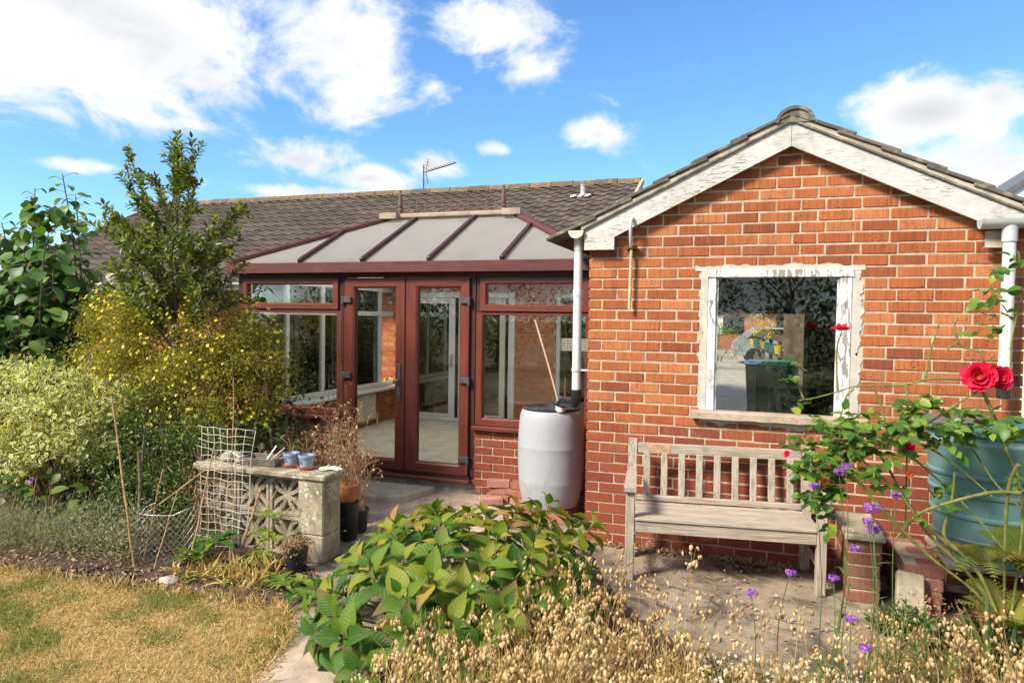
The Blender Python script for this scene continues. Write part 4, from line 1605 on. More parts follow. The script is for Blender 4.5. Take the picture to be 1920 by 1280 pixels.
rad = thing('radiator', 'cream panel radiator under the inside window ledge', 'radiator', (0, 0, 0))
b = MB()
b.box(-4.02, 2.75, 0.235, -3.965, 3.62, 0.625, 0.008)
for i in range(20):
    y = 2.78 + i * 0.042
    b.box(-3.966, y, 0.255, -3.958, y + 0.026, 0.605, 0.003)
b.build('panel', M['upvc_cream'], rad)
b = MB()
b.tube([(-3.99, 3.64, 0.30), (-3.99, 3.70, 0.30), (-3.99, 3.70, 0.143)], 0.011, 8)
b.build('valve_pipe', M['upvc_white'], rad, smooth=50)

# ------------------------------------------------------------------ house
house = thing('bungalow', 'long brick bungalow with weathered brown tiled roof behind the conservatory', 'house', (0, 0, 0))
YH = 4.40
opens = [(-6.20, -4.56, 0.88, 2.10), (-3.96, -2.10, 0.10, 2.10), (-1.48, -0.55, 0.10, 2.10)]
b = MB()
xs = sorted([-12.8, 0.0] + [o[0] for o in opens] + [o[1] for o in opens])
for a, c in zip(xs[:-1], xs[1:]):
    o = [q for q in opens if q[0] <= a + 1e-6 and q[1] >= c - 1e-6]
    if not o:
        b.box(a, YH + 0.008, -0.02, c, YH + 0.2, 2.32)
    else:
        if o[0][2] > 0.2:
            b.box(a, YH + 0.008, -0.02, c, YH + 0.2, o[0][2])
        b.box(a, YH + 0.008, o[0][3], c, YH + 0.2, 2.32)
hw = b.build('rear_wall', M['mortar'], house)
rows = []
for k in range(0, 29):
    z = k * H + 0.0055
    for (a, c) in course(-12.75, -0.2, k, k % 2 == 0):
        sp = [(a, c)]
        for (x0, x1, z0, z1) in opens:
            if z + BH > z0 and z < z1:
                ns = []
                for (p, q) in sp:
                    if q <= x0 or p >= x1:
                        ns.append((p, q))
                        continue
                    if p < x0 - 0.02:
                        ns.append((p, x0))
                    if q > x1 + 0.02:
                        ns.append((x1, q))
                sp = ns
        for (p, q) in sp:
            rows.append(((p + q) / 2, z, round(q - p, 3)))
lay_bricks(rows, hw, M['brick_house'], YH, limit=0)


def white_window(x0, x1, z0, z1, mull, name, parent, trans=None, mat=None, y=YH):
    w = thing(name, None, None)
    w.parent = parent
    f = MB()
    t = 0.065
    f.box(x0, y + 0.02, z0, x0 + t, y + 0.09, z1, 0.006)
    f.box(x1 - t, y + 0.02, z0, x1, y + 0.09, z1, 0.006)
    f.box(x0 + t, y + 0.02, z1 - t, x1 - t, y + 0.09, z1, 0.006)
    f.box(x0 + t, y + 0.02, z0, x1 - t, y + 0.09, z0 + t, 0.006)
    for x in mull:
        f.box(x - 0.04, y + 0.015, z0 + t, x + 0.04, y + 0.09, z1 - t, 0.006)
    if trans:
        f.box(x0 + t, y + 0.016, trans - 0.035, x1 - t, y + 0.088, trans + 0.035, 0.006)
    f.build('window_frame', M['upvc_white'], w)
    p = MB()
    p.box(x0 + t, y + 0.05, z0 + t, x1 - t, y + 0.053, z1 - t)
    p.build('pane', mat or M['glass_dark'], w)
    return w


w1 = white_window(-6.20, -4.56, 0.90, 2.10, (-5.38,), 'window', house, 1.72)
b = MB()
b.box(-6.26, YH - 0.10, 0.84, -4.50, YH + 0.06, 0.90, 0.008)
b.build('sill', M['upvc_white'], w1)
# sliding patio door
pd = thing('patio_door', None, None)
pd.parent = house
f = MB()
f.box(-3.96, YH - 0.01, 2.03, -2.10, YH + 0.1, 2.11, 0.006)
f.box(-3.96, YH - 0.01, 0.12, -3.89, YH + 0.1, 2.03, 0.006)
f.box(-2.20, YH - 0.01, 0.12, -2.10, YH + 0.1, 2.03, 0.006)
f.box(-3.89, YH - 0.01, 0.143, -2.20, YH + 0.1, 0.195, 0.006)
f.build('door_frame', M['upvc_white'], pd)
f = MB()
f.box(-3.88, YH + 0.01, 0.197, -3.78, YH + 0.04, 2.028, 0.005)
f.box(-3.17, YH + 0.01, 0.197, -3.07, YH + 0.04, 2.028, 0.005)
f.box(-3.78, YH + 0.01, 1.94, -3.17, YH + 0.04, 2.028, 0.005)
f.box(-3.78, YH + 0.01, 0.197, -3.17, YH + 0.04, 0.255, 0.005)
f.build('sliding_leaf', M['upvc_white'], pd)
f = MB()
f.box(-3.03, YH + 0.05, 0.197, -2.98, YH + 0.08, 2.028, 0.005)
f.box(-2.36, YH + 0.05, 0.197, -2.27, YH + 0.08, 2.028, 0.005)
f.box(-2.98, YH + 0.05, 1.95, -2.36, YH + 0.08, 2.028, 0.005)
f.box(-2.98, YH + 0.05, 0.197, -2.36, YH + 0.08, 0.26, 0.005)
f.build('fixed_leaf', M['upvc_cream'], pd)
for x0, x1, yy in ((-3.78, -3.17, 0.024), (-2.98, -2.36, 0.064)):
    p = MB()
    p.box(x0, YH + yy, 0.25, x1, YH + yy + 0.003, 1.95)
    p.build('pane', M['glass_dark'], pd)
f = MB()
f.box(-3.135, YH - 0.02, 0.97, -3.105, YH + 0.01, 1.17, 0.006)
f.tube([(-3.12, YH - 0.02, 1.00), (-3.12, YH - 0.05, 1.03), (-3.12, YH - 0.05, 1.11), (-3.12, YH - 0.02, 1.14)], 0.007, 8)
f.build('handle', M['bright_metal'], pd)
# second doorway further right
dd = white_window(-1.48, -0.55, 0.12, 2.10, (), 'glazed_door', house)
# rooms behind, dark
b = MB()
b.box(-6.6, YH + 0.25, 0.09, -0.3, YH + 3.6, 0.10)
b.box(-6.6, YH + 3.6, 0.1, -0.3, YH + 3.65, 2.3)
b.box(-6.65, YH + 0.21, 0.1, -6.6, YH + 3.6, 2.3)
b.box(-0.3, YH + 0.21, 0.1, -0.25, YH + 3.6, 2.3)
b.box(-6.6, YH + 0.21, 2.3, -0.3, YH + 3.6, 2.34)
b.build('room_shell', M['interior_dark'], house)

# roof of profiled concrete tiles
EY, EZ, RY, RZ = 4.05, 2.27, 8.30, 4.40
HX0, HX1 = -12.9, -0.88
slope = math.atan2(RZ - EZ, RY - EY)
sll = math.hypot(RY - EY, RZ - EZ)
TW, TG, TL = 0.265, 0.272, 0.345
nrow = int(sll / TG)
TG = sll / nrow
tm = []
for v in range(5):
    mb = MB()
    r = random.Random(v)
    n = 9
    prof = []
    for i in range(n + 1):
        f = i / n
        prof.append((-TW / 2 * 1.02 + f * TW * 1.04, 0.026 * max(0.0, math.sin(f * 2 * math.pi + 0.5)) ** 0.7 - 0.006 * max(0.0, -math.sin(f * 2 * math.pi + 0.5))))
    for i in range(n):
        (xa, za), (xb, zb_) = prof[i], prof[i + 1]
        mb.face([(xa, 0, za + 0.034), (xb, 0, zb_ + 0.034), (xb, TL, zb_), (xa, TL, za)])
        mb.face([(xa, 0, za - 0.002), (xb, 0, zb_ - 0.002), (xb, 0, zb_ + 0.034), (xa, 0, za + 0.034)])
    mb.a = [r.random()] * len(mb.f)
    me = mb.mesh('tile')
    me.polygons.foreach_set('use_smooth', [True] * len(me.polygons))
    me.set_sharp_from_angle(angle=R(45))
    me.materials.append(M['roof_tile'])
    tm.append((me, mb))
hroof = thing('roof', None, None)
hroof.parent = house
places = []
ncol = int((HX1 - HX0) / TW)
for r_ in range(nrow):
    for c_ in range(ncol):
        x = HX1 - TW * (c_ + 0.5)
        s = r_ * TG - 0.03
        places.append((x, EY + s * math.cos(slope), EZ + s * math.sin(slope)))
# nearest tiles in sight first (those behind the conservatory ridge show least)
places.sort(key=lambda q: abs(q[0] + 3.2) - 0.55 * (q[1] - EY))
rest_v, rest_f, rest_r = [], [], []
RM = Matrix.Rotation(slope, 4, 'X')
for i, (x, y, z) in enumerate(places):
    v = rng.randrange(5)
    if i < 300:
        o = obj('tile', tm[v][0], None, hroof)
        o.color = (rng.random(), 0, 0, 1)
        o.location = (x, y, z + rng.uniform(-.003, .003))
        o.rotation_euler = (slope + rng.uniform(-.008, .008), rng.uniform(-.006, .006), rng.uniform(-.008, .008))
    else:
        mb = tm[v][1]
        base = len(rest_v)
        T = Matrix.Translation((x, y, z)) @ RM
        rest_v.extend([tuple(T @ Vector(p)) for p in mb.v])
        rest_f.extend([tuple(k + base for k in f) for f in mb.f])
        rest_r.extend([rng.random()] * len(mb.f))
mb = MB()
mb.v, mb.f, mb.a = rest_v, rest_f, rest_r
mb.build('tiling', M['roof_tile'], hroof, kind='stuff')
b = MB()
b.face([(HX0, EY, EZ - 0.02), (HX1, EY, EZ - 0.02), (HX1, RY, RZ - 0.02), (HX0, RY, RZ - 0.02)])
b.face([(HX0, RY, RZ - 0.02), (HX1, RY, RZ - 0.02), (HX1, RY * 2 - EY, EZ - 0.02), (HX0, RY * 2 - EY, EZ - 0.02)])
b.build('roof_felt', M['interior_dark'], hroof)
for i in range(27):
    x0 = HX0 + (HX1 - HX0) * i / 27
    x1 = HX0 + (HX1 - HX0) * (i + 1) / 27 - 0.012
    rb = MB()
    rb.cur = rng.random()
    sec = [(RY + 0.15 * math.cos(math.pi * k / 8), RZ - 0.035 + 0.125 * math.sin(math.pi * k / 8)) for k in range(9)]
    rb.prism(sec, x0, x1, 'x')
    o = rb.build('ridge_tile', M['ridge_tile'], hroof, smooth=40)
    o.location.z = rng.uniform(-.006, .006)
for (xe, s) in ((HX1, 1), (HX0, -1)):
    b = MB()
    b.bar((xe + s * 0.02, EY - 0.05, EZ - 0.0), (xe + s * 0.02, RY, RZ + 0.02), 0.05, 0.10)
    b.build('verge', M['cement'], hroof)
b = MB()
b.prism([(YH - 0.41, 2.13), (YH + 0.0, 2.13), (YH + 0.0, 2.27), (YH - 0.41, 2.25)][::-1], -12.85, -4.32, 'x')
b.build('fascia', M['upvc_white'], house)
b = MB()
gp = [(YH - 0.47 + 0.055 * math.cos(math.pi + math.pi * i / 8), 2.245 + 0.055 * math.sin(math.pi + math.pi * i / 8)) for i in range(9)]
b.prism(gp, -12.85, -4.32, 'x')
b.build('gutter', M['upvc_white'], house, smooth=30)
b = MB()
b.lathe([(0.05, 4.02), (0.05, 4.23), (0.058, 4.235), (0.058, 4.25), (0.03, 4.26)], -1.86, 7.55, 12)
b.build('vent_pipe', M['lead'], house, smooth=40)
b = MB()
for k in range(9):
    a = k / 8
    b.lathe([(0.06 + 0.02 * (k % 2), 4.02 + 0.02 * (k % 3) - 0.0), (0.045, 4.06 + 0.012 * (k % 2))], -1.86 + (a - 0.5) * 0.36, 7.5 + 0.02 * (k % 2), 7)
b.build('lead_flashing', M['upvc_white'], house)

aer = thing('television_aerial', 'thin metal television aerial standing on the ridge of the bungalow roof', 'aerial', (-5.62, 8.42, 4.4))
b = MB()
b.tube([(0, 0, -0.05), (0, 0, 0.62)], 0.014, 6)
b.build('pole', M['dark_metal'], aer)
b = MB()
p0, p1 = Vector((-0.02, 0, 0.46)), Vector((0.78, -0.10, 0.60))
b.tube([p0, p1], 0.012, 6)
b.build('boom', M['dark_metal'], aer)
dirb = (p1 - p0).normalized()
sidev = Vector((0.12, 0.98, 0.0))
for i in range(9):
    q = p0 + (p1 - p0) * (0.22 + 0.78 * i / 8)
    b = MB()
    b.tube([q - sidev * 0.10 + Vector((0, 0, 0.012)), q + sidev * 0.10 + Vector((0, 0, 0.012))], 0.006, 5)
    b.box(q.x - 0.018, q.y - 0.012, q.z - 0.012, q.x + 0.018, q.y + 0.012, q.z + 0.018)
    b.build('director', M['dark_metal'], aer)
b = MB()
for s in (-1, 1):
    a0 = p0 + dirb * 0.08
    a1 = a0 + Vector((0.05, 0, 0.26 * s))
    b.tube([a0, a1], 0.008, 5)
    for k in range(4):
        q = a0 + (a1 - a0) * (0.25 + 0.25 * k)
        b.tube([q + Vector((-0.16, 0.12, 0.07 * s)), q + Vector((0.12, -0.12, -0.05 * s))], 0.0035, 4)
b.build('reflector', M['dark_metal'], aer)

# ------------------------------------------------------------------ bench
bench = thing('garden_bench', 'weathered grey wooden slatted bench standing against the brick garage wall', 'bench', (1.06, -0.60, 0.0), R(8.0))
WT = M['weathered_timber']


def wood(name, x0, y0, z0, x1, y1, z1, level, parent=bench, ch=0.005, mat=WT, Mx=None):
    b = MB()
    b.cur = 0.9 if level else 0.1
    b.box(x0, y0, z0, x1, y1, z1, ch, Mx)
    return b.build(name, mat, parent)


BW = 0.60
for s in (-1, 1):
    x0, x1 = (-BW - 0.03, -BW + 0.03) if s < 0 else (BW - 0.03, BW + 0.03)
    wood('leg', x0, -0.03, 0.0, x1, 0.03, 0.60, False)
    # rear leg and back post in one, raked above the seat
    b = MB()
    b.cur = 0.1
    b.poly([(x0, 0.44, 0), (x1, 0.44, 0), (x1, 0.50, 0), (x0, 0.50, 0), (x0, 0.42, 0.40), (x1, 0.42, 0.40), (x1, 0.475, 0.40), (x0, 0.475, 0.40),
            (x0, 0.475, 0.865), (x1, 0.475, 0.865), (x1, 0.515, 0.865), (x0, 0.515, 0.865)],
           [(0, 3, 2, 1), (0, 1, 5, 4), (1, 2, 6, 5), (2, 3, 7, 6), (3, 0, 4, 7), (4, 5, 9, 8), (5, 6, 10, 9), (6, 7, 11, 10), (7, 4, 8, 11), (8, 9, 10, 11)])
    b.build('leg', WT, bench)
    ax0, ax1 = (x0 - 0.014, x1 + 0.008) if s < 0 else (x0 - 0.008, x1 + 0.014)
    b = MB()
    b.cur = 0.1
    b.poly([(ax0, -0.06, 0.601), (ax1, -0.06, 0.601), (ax1 - 0.006, 0.43, 0.612), (ax0 + 0.006, 0.43, 0.612),
            (ax0, -0.06, 0.632), (ax1, -0.06, 0.632), (ax1 - 0.006, 0.43, 0.642), (ax0 + 0.006, 0.43, 0.642)],
           [(0, 3, 2, 1), (4, 5, 6, 7), (0, 1, 5, 4), (1, 2, 6, 5), (2, 3, 7, 6), (3, 0, 4, 7)])
    b.build('armrest', WT, bench)
    wood('stretcher', x0 + 0.016, 0.03, 0.155, x1 - 0.016, 0.435, 0.195, False)
    wood('seat_rail', x0 + 0.014, 0.03, 0.335, x1 - 0.014, 0.42, 0.40, False)
wood('apron', -BW + 0.03, -0.022, 0.325, BW - 0.03, 0.006, 0.402, True)
for i, (y0, y1, z) in enumerate(((-0.034, 0.055, 0.404), (0.066, 0.155, 0.400), (0.166, 0.255, 0.398), (0.266, 0.355, 0.401), (0.366, 0.415, 0.404))):
    wood('seat_slat', -BW + 0.031, y0, z, BW - 0.031, y1, z + 0.021, True)
wood('top_rail', -BW + 0.031, 0.474, 0.762, BW - 0.031, 0.503, 0.838, True)
wood('top_rail_repair', -0.49, 0.4715, 0.766, -0.33, 0.476, 0.835, True, ch=0.001, mat=M['repaired_timber'])
wood('bottom_rail', -BW + 0.031, 0.428, 0.425, BW - 0.031, 0.458, 0.468, True)
Mr = Matrix.Rotation(R(-6.2), 4, 'X')
for i in range(9):
    x = -0.495 + i * 0.1235
    Mx = Matrix.Translation((x, 0.444, 0.466)) @ Mr
    wood('back_slat', -0.0235, -0.006, 0, 0.0235, 0.010, 0.305, False, ch=0.003, Mx=Mx)

# ------------------------------------------------------------------ water butts
butt = thing('water_butt', 'pale grey plastic barrel water butt with black lid beside the conservatory', 'water butt', (-0.435, 0.545, 0.0))
b = MB()
prof = [(0.205, 0.105), (0.235, 0.115), (0.252, 0.16), (0.272, 0.26), (0.2795, 0.325), (0.2803, 0.330), (0.2806, 0.334), (0.2803, 0.34), (0.2865, 0.44), (0.2890, 0.54),
        (0.2895, 0.625), (0.2905, 0.630), (0.2905, 0.634), (0.2895, 0.640), (0.2875, 0.73), (0.2825, 0.82), (0.275, 0.885), (0.264, 0.925), (0.255, 0.940), (0.245, 0.946), (0.232, 0.948)]
b.lathe(prof, 0, 0, 48)
b.build('barrel', M['barrel_white'], butt, smooth=35)
b = MB()
b.lathe([(0.246, 0.944), (0.249, 0.950), (0.249, 0.960), (0.24, 0.966), (0.16, 0.974), (0.06, 0.979), (0.002, 0.98)], 0, 0, 40)
for k in range(24):
    a = 2 * math.pi * k / 24
    b.bar((0.07 * math.cos(a), 0.07 * math.sin(a), 0.979), (0.235 * math.cos(a), 0.235 * math.sin(a), 0.967), 0.006, 0.008)
b.build('lid', M['black_plastic'], butt, smooth=35)
b = MB()
for (x, y) in ((-0.12, -0.10), (0.10, -0.12), (-0.1, 0.12), (0.12, 0.1)):
    b.box(x - 0.105, y - 0.10, 0.0, x + 0.105, y + 0.10, 0.1025, 0.006)
b.build('brick_base', M['brick_pale'], butt)

tbutt = thing('water_butt', 'blue green ribbed plastic water butt behind the red rose', 'water butt', (2.585, -0.42, 0.0))
b = MB()
prof = [(0.24, 0.345), (0.262, 0.35), (0.272, 0.42), (0.290, 0.47), (0.296, 0.48), (0.290, 0.49), (0.300, 0.60), (0.312, 0.61), (0.314, 0.625), (0.304, 0.635),
        (0.311, 0.735), (0.324, 0.745), (0.326, 0.76), (0.315, 0.77), (0.322, 0.84), (0.336, 0.85), (0.338, 0.865), (0.327, 0.875), (0.340, 1.02), (0.352, 1.035), (0.354, 1.055), (0.343, 1.065), (0.345, 1.10), (0.335, 1.105)]
b.lathe(prof, 0, 0, 48)
b.build('barrel', M['barrel_teal'], tbutt, smooth=35)
b = MB()
b.lathe([(0.350, 1.095), (0.362, 1.10), (0.362, 1.125), (0.345, 1.135), (0.20, 1.145), (0.002, 1.15)], 0, 0, 40)
b.build('lid', M['teal_plastic'], tbutt, smooth=35)
b = MB()
b.box(-0.34, -0.12, 1.137, 0.02, 0.30, 1.156, 0.004)
b.build('slate_cover', M['steel_frame'], tbutt)


# brick supports under and beside it
def brick_pier(name, label, x0, x1, y0, y1, courses, mat, cope=None, jitter=0.004, par=None):
    t = thing(name, label, 'brick pier')
    m = MB()
    m.box(x0 + 0.008, y0 + 0.008, -0.02, x1 - 0.008, y1 - 0.008, courses * H - 0.006)
    core = m.build('mortar_core', M['mortar'], t)
    for k in range(courses):
        along_y = (y1 - y0) > (x1 - x0)
        a0, a1 = (y0, y1) if along_y else (x0, x1)
        for (a, c) in course(a0, a1, k, k % 2 == 0):
            L = c - a
            me = brick_mesh(round(L, 2), (x1 - x0) if along_y else (y1 - y0), var=k)
            o = obj('brick', me, mat, t)
            o.color = (rng.random(), 0, 0, 1)
            if along_y:
                o.location = (x1 + rng.uniform(-jitter, jitter), (a + c) / 2, k * H + 0.0055)
                o.rotation_euler = (0, 0, R(90) + rng.uniform(-.01, .01))
            else:
                o.location = ((a + c) / 2, y0 + rng.uniform(-jitter, jitter), k * H + 0.0055)
                o.rotation_euler = (0, 0, rng.uniform(-.01, .01))
    if cope:
        q = MB()
        q.box(x0 - 0.02, y0 - 0.03, courses * H + 0.001, x1 + 0.02, y1, courses * H + 0.04, 0.008)
        q.build('coping', M['block'], t)
    return t


brick_pier('brick_pier', 'low brick pier with mossy coping beside the right end of the bench', 1.80, 1.99, -0.56, -0.03, 5, M['brick_old'], True)
brick_pier('brick_pier', 'stack of old pinkish bricks supporting the left of the teal butt', 2.09, 2.30, -0.66, -0.10, 4, M['brick_pale'], False, 0.010)
brick_pier('brick_pier', 'stack of old bricks under the right side of the teal butt', 2.82, 3.03, -0.68, -0.10, 4, M['brick_pale'], False, 0.010)
b = MB()
b.box(2.31, -0.70, 0.3155, 3.0, -0.12, 0.344, 0.006)
b.build('paving_slab', M['block'], label='concrete slab laid across brick stacks under the teal butt', cat='slab')
b = MB()
Mx = Matrix.Translation((2.02, -0.90, 0.004)) @ Matrix.Rotation(R(10), 4, 'Z') @ Matrix.Rotation(R(-30), 4, 'X') @ Matrix.Rotation(R(10), 4, 'Y')
b.box(0, 0, 0, 0.15, 0.045, 0.34, 0.010, Mx)
b.box(0.018, 0.0455, 0.0, 0.05, 0.060, 0.33, 0.006, Mx)
b.build('broken_slab', M['block'], label='broken grey concrete slab leaning against the old pink bricks', cat='slab')

# loose bricks by the dwarf wall
spots = [(-1.02, 0.78, 0.0, 12), (-0.99, 0.80, 0.069, 8), (-1.01, 0.785, 0.138, 14), (-0.78, 0.70, 0.0, -20), (-0.80, 0.76, 0.069, 4), (-1.02, 0.64, 0.0, 30), (-0.79, 0.79, 0.138, -3)]
tell = ['lowest of the three loose bricks stacked nearest the double doors', 'middle one of the loose bricks stacked nearest the double doors',
        'top one of the loose bricks stacked nearest the double doors', 'lowest loose brick lying beside the pale grey barrel',
        'middle loose brick stacked beside the pale grey barrel', 'loose brick lying askew on the path in front of the stacks',
        'topmost loose brick stacked beside the pale grey barrel']
for (x, y, z, a), lb in zip(spots, tell):
    o = obj('loose_brick', brick_mesh(0.215, 0.102, 0.0665, 3 + int(z * 30)), M['brick_pale'], label=lb, cat='brick', group='loose bricks by the conservatory wall')
    o.color = (rng.random(), 0, 0, 1)
    o.location = (x, y, z + 0.001)
    o.rotation_euler = (0, 0, R(a))
b = MB()
b.box(-2.42, 0.34, 0.0, -2.05, 0.86, 0.068, 0.010)
o = b.build('step_slab', M['slab'], label='left mossy paving slab laid as a doorstep', cat='slab', group='doorstep slabs')
b = MB()
b.prism([(-2.045, 0.35), (-1.90, 0.36), (-1.82, 0.46), (-1.70, 0.87), (-2.045, 0.86)], 0.0, 0.066, 'z')
b.build('step_slab', M['slab'], label='right mossy paving slab with a broken corner at the doorstep', cat='slab', group='doorstep slabs')

# ------------------------------------------------------------------ pierced block wall
sw = thing('screen_block_wall', 'low wall of pierced concrete blocks with flower pattern and end pillar', 'wall', (0, 0, 0))
BL = M['block']


def screen_block(x0, z0):
    m = MB()
    S = 0.286
    yf, yb = -1.135, -1.045
    t = 0.026
    m.box(x0, yf, z0, x0 + t, yb, z0 + S, 0.003)
    m.box(x0 + S - t, yf, z0, x0 + S, yb, z0 + S, 0.003)
    m.box(x0 + t, yf, z0, x0 + S - t, yb, z0 + t, 0.003)
    m.box(x0 + t, yf, z0 + S - t, x0 + S - t, yb, z0 + S, 0.003)
    c = (x0 + S / 2, z0 + S / 2)
    h = S / 2
    for (mx, mz, a0) in ((0, -1, 0), (1, 0, 90), (0, 1, 180), (-1, 0, 270)):
        cx, cz = c[0] + mx * h, c[1] + mz * h
        n = 14
        ri, ro = h - 0.028, h + 0.001
        for i in range(n):
            p, q = R(a0 + 8 + 164 * i / n), R(a0 + 8 + 164 * (i + 1) / n)
            pts = [(cx + ri * math.cos(p), cz + ri * math.sin(p)), (cx + ro * math.cos(p), cz + ro * math.sin(p)),
                   (cx + ro * math.cos(q), cz + ro * math.sin(q)), (cx + ri * math.cos(q), cz + ri * math.sin(q))]
            pts = [(min(max(u, x0 + 0.004), x0 + S - 0.004), min(max(w, z0 + 0.004), z0 + S - 0.004)) for u, w in pts]
            m.prism(pts, yf + 0.012 + 0.001 * (a0 // 90), yb - 0.012 - 0.001 * (a0 // 90))
    return m.build('screen_block', BL, sw)


for row in range(2):
    for col in range(3):
        screen_block(-2.078 - col * 0.291, 0.0 + row * 0.291)
m = MB()
for z0, z1 in ((0.0, 0.196), (0.199, 0.582)):
    m.box(-1.785 + rng.uniform(-.002, .002), -1.205, z0, -1.575, -0.985, z1, 0.009)
m.build('pillar', BL, sw)
for x0, x1 in ((-2.70, -2.225), (-2.22, -1.55)):
    m = MB()
    m.box(x0, -1.225, 0.584, x1, -0.965, 0.628, 0.010)
    m.build('coping', BL, sw)

# things on the coping
ZC = 0.6285


def pot_on_saucer(x, y, label):
    t = thing('plant_pot', label, 'plant pot', (x, y, ZC))
    m = MB()
    m.lathe([(0.040, 0.008), (0.047, 0.016), (0.054, 0.085), (0.060, 0.086), (0.060, 0.104), (0.055, 0.105), (0.052, 0.09), (0.049, 0.085)], 0, 0, 24, True, True)
    m.build('pot', M['blue_glaze'], t, smooth=35)
    m = MB()
    m.lathe([(0.046, 0.0), (0.058, 0.004), (0.070, 0.026), (0.066, 0.026), (0.054, 0.008)], 0, 0, 24)
    m.build('saucer', M['terracotta'], t, smooth=35)
    m = MB()
    for r_, (z, n) in enumerate(((0.066, 5), (0.054, 7), (0.042, 6))):   # three rows of small printed lettering
        for k in range(n):
            a = R(-108 + (k - n / 2) * 7.5)
            rad = 0.0475 + (z - 0.016) / 0.069 * 0.007
            rad += 0.0008
            c, s_ = math.cos(a), math.sin(a)
            w = 0.0022
            m.face([(rad * c + s_ * w, rad * s_ - c * w, z - 0.003), (rad * c - s_ * w, rad * s_ + c * w, z - 0.003),
                    (rad * c - s_ * w, rad * s_ + c * w, z + 0.004), (rad * c + s_ * w, rad * s_ - c * w, z + 0.004)][::-1])
    m.build('lettering', M['ink_blue'], t)
    m = MB()
    for k in range(9):
        a = rng.random() * 6.28
        l = 0.06 + rng.random() * 0.07
        x2, y2 = math.cos(a) * l * 0.8, math.sin(a) * l * 0.8
        m.tube([(0, 0, 0.085), (x2 * 0.4, y2 * 0.4, 0.085 + l * 0.7), (x2, y2, 0.085 + l)], 0.0014, 4, False)
    m.build('dry_stem', M['dry_stem'], t)
    return t


pot_on_saucer(-1.945, -1.06, 'left small blue pot on an orange saucer on the block wall')
pot_on_saucer(-1.80, -1.08, 'right small blue pot on an orange saucer, nearer the pillar')
t = thing('seed_tray', 'grey woven seed tray with plant labels on the block wall', 'tray', (-2.18, -1.07, ZC), R(6))
m = MB()
for k in range(5):
    z = 0.004 + k * 0.013
    g = 0.012 * k / 4
    for (a, c) in (((-0.13 - g, -0.075 - g), (0.13 + g, -0.075 - g)), ((0.13 + g, -0.075 - g), (0.13 + g, 0.075 + g)), ((0.13 + g, 0.075 + g), (-0.13 - g, 0.075 + g)), ((-0.13 - g, 0.075 + g), (-0.13 - g, -0.075 - g))):
        m.tube([(a[0], a[1], z), (c[0], c[1], z)], 0.0058, 6)
for k in range(15):
    x = -0.135 + k * 0.0193
    for s in (-1, 1):
        m.tube([(x, s * 0.076, 0.0), (x * 1.06, s * 0.088, 0.06)], 0.005, 5)
m.build('basket', M['basket'], t)
m = MB()
m.box(-0.125, -0.07, 0.012, 0.125, 0.07, 0.03)
m.build('compost', M['soil'], t)
for (x, y, a, e) in ((0.03, 0.0, 60, 50), (0.06, 0.02, 40, 40), (-0.16, -0.04, 160, 14), (0.12, -0.03, 10, 20)):
    m = MB()
    Mx = Matrix.Translation((x, y, 0.045)) @ Matrix.Rotation(R(a), 4, 'Z') @ Matrix.Rotation(R(-e), 4, 'Y')
    m.box(-0.02, -0.009, 0, 0.11, 0.009, 0.0016, 0, Mx)
    m.build('plant_label', M['upvc_white'], t)
t = thing('garden_glove', 'crumpled pale garden glove lying on the corner of the block wall', 'glove', (-1.655, -1.07, ZC), R(20))
m = MB()
m.lathe([(0.004, 0.0), (0.035, 0.002), (0.042, 0.012), (0.036, 0.022), (0.004, 0.026)], 0, 0, 12)
for k, (a, l) in enumerate(((-22, 0.075), (-7, 0.085), (8, 0.082), (23, 0.07), (75, 0.05))):
    c, s = math.cos(R(a)), math.sin(R(a))
    m.tube([(0.02 * c, 0.02 * s, 0.012), (0.06 * c, 0.06 * s, 0.02), ((0.04 + l) * c, (0.04 + l) * s, 0.009)], [0.011, 0.010, 0.006], 8)
m.build('glove', M['upvc_cream'], t, smooth=60)
for (x, y, s, lb) in ((-2.36, -1.08, 0.055, 'larger flat grey stone on the block wall behind the netting'), (-2.49, -1.05, 0.075, 'rounded rock on the block wall left of the tray')):
    m = MB()
    rr_ = random.Random(int(s * 1000))
    pf = [(0.02 * s / 0.06, 0), (s, s * 0.25), (s * 0.95, s * 0.6), (s * 0.5, s * 0.95), (0.004, s)]
    m.lathe(pf, 0, 0, 11)
    m.v = [(v[0] * (1.25 + 0.2 * math.sin(3 * math.atan2(v[1], v[0]))), v[1] + rr_.uniform(-.004, .004), v[2] + rr_.uniform(-.003, .003)) for v in m.v]
    m.build('stone', M['pebble'], label=lb, cat='stone', smooth=50, loc=(x, y, ZC - 0.002), group='stones on the block wall')


# pots on the ground
def black_pot(x, y, r, h, label, z=0.0, mat='black_plastic', name='plant_pot', crust='soil'):
    t = thing(name, label, 'plant pot', (x, y, z))
    m = MB()
    m.lathe([(r * 0.76, 0.0), (r * 0.78, 0.004), (r * 0.95, h * 0.86), (r, h * 0.87), (r, h), (r * 0.95, h), (r * 0.92, h * 0.9)], 0, 0, 26, True, True)
    m.build('pot', M[mat], t, smooth=35)
    return t


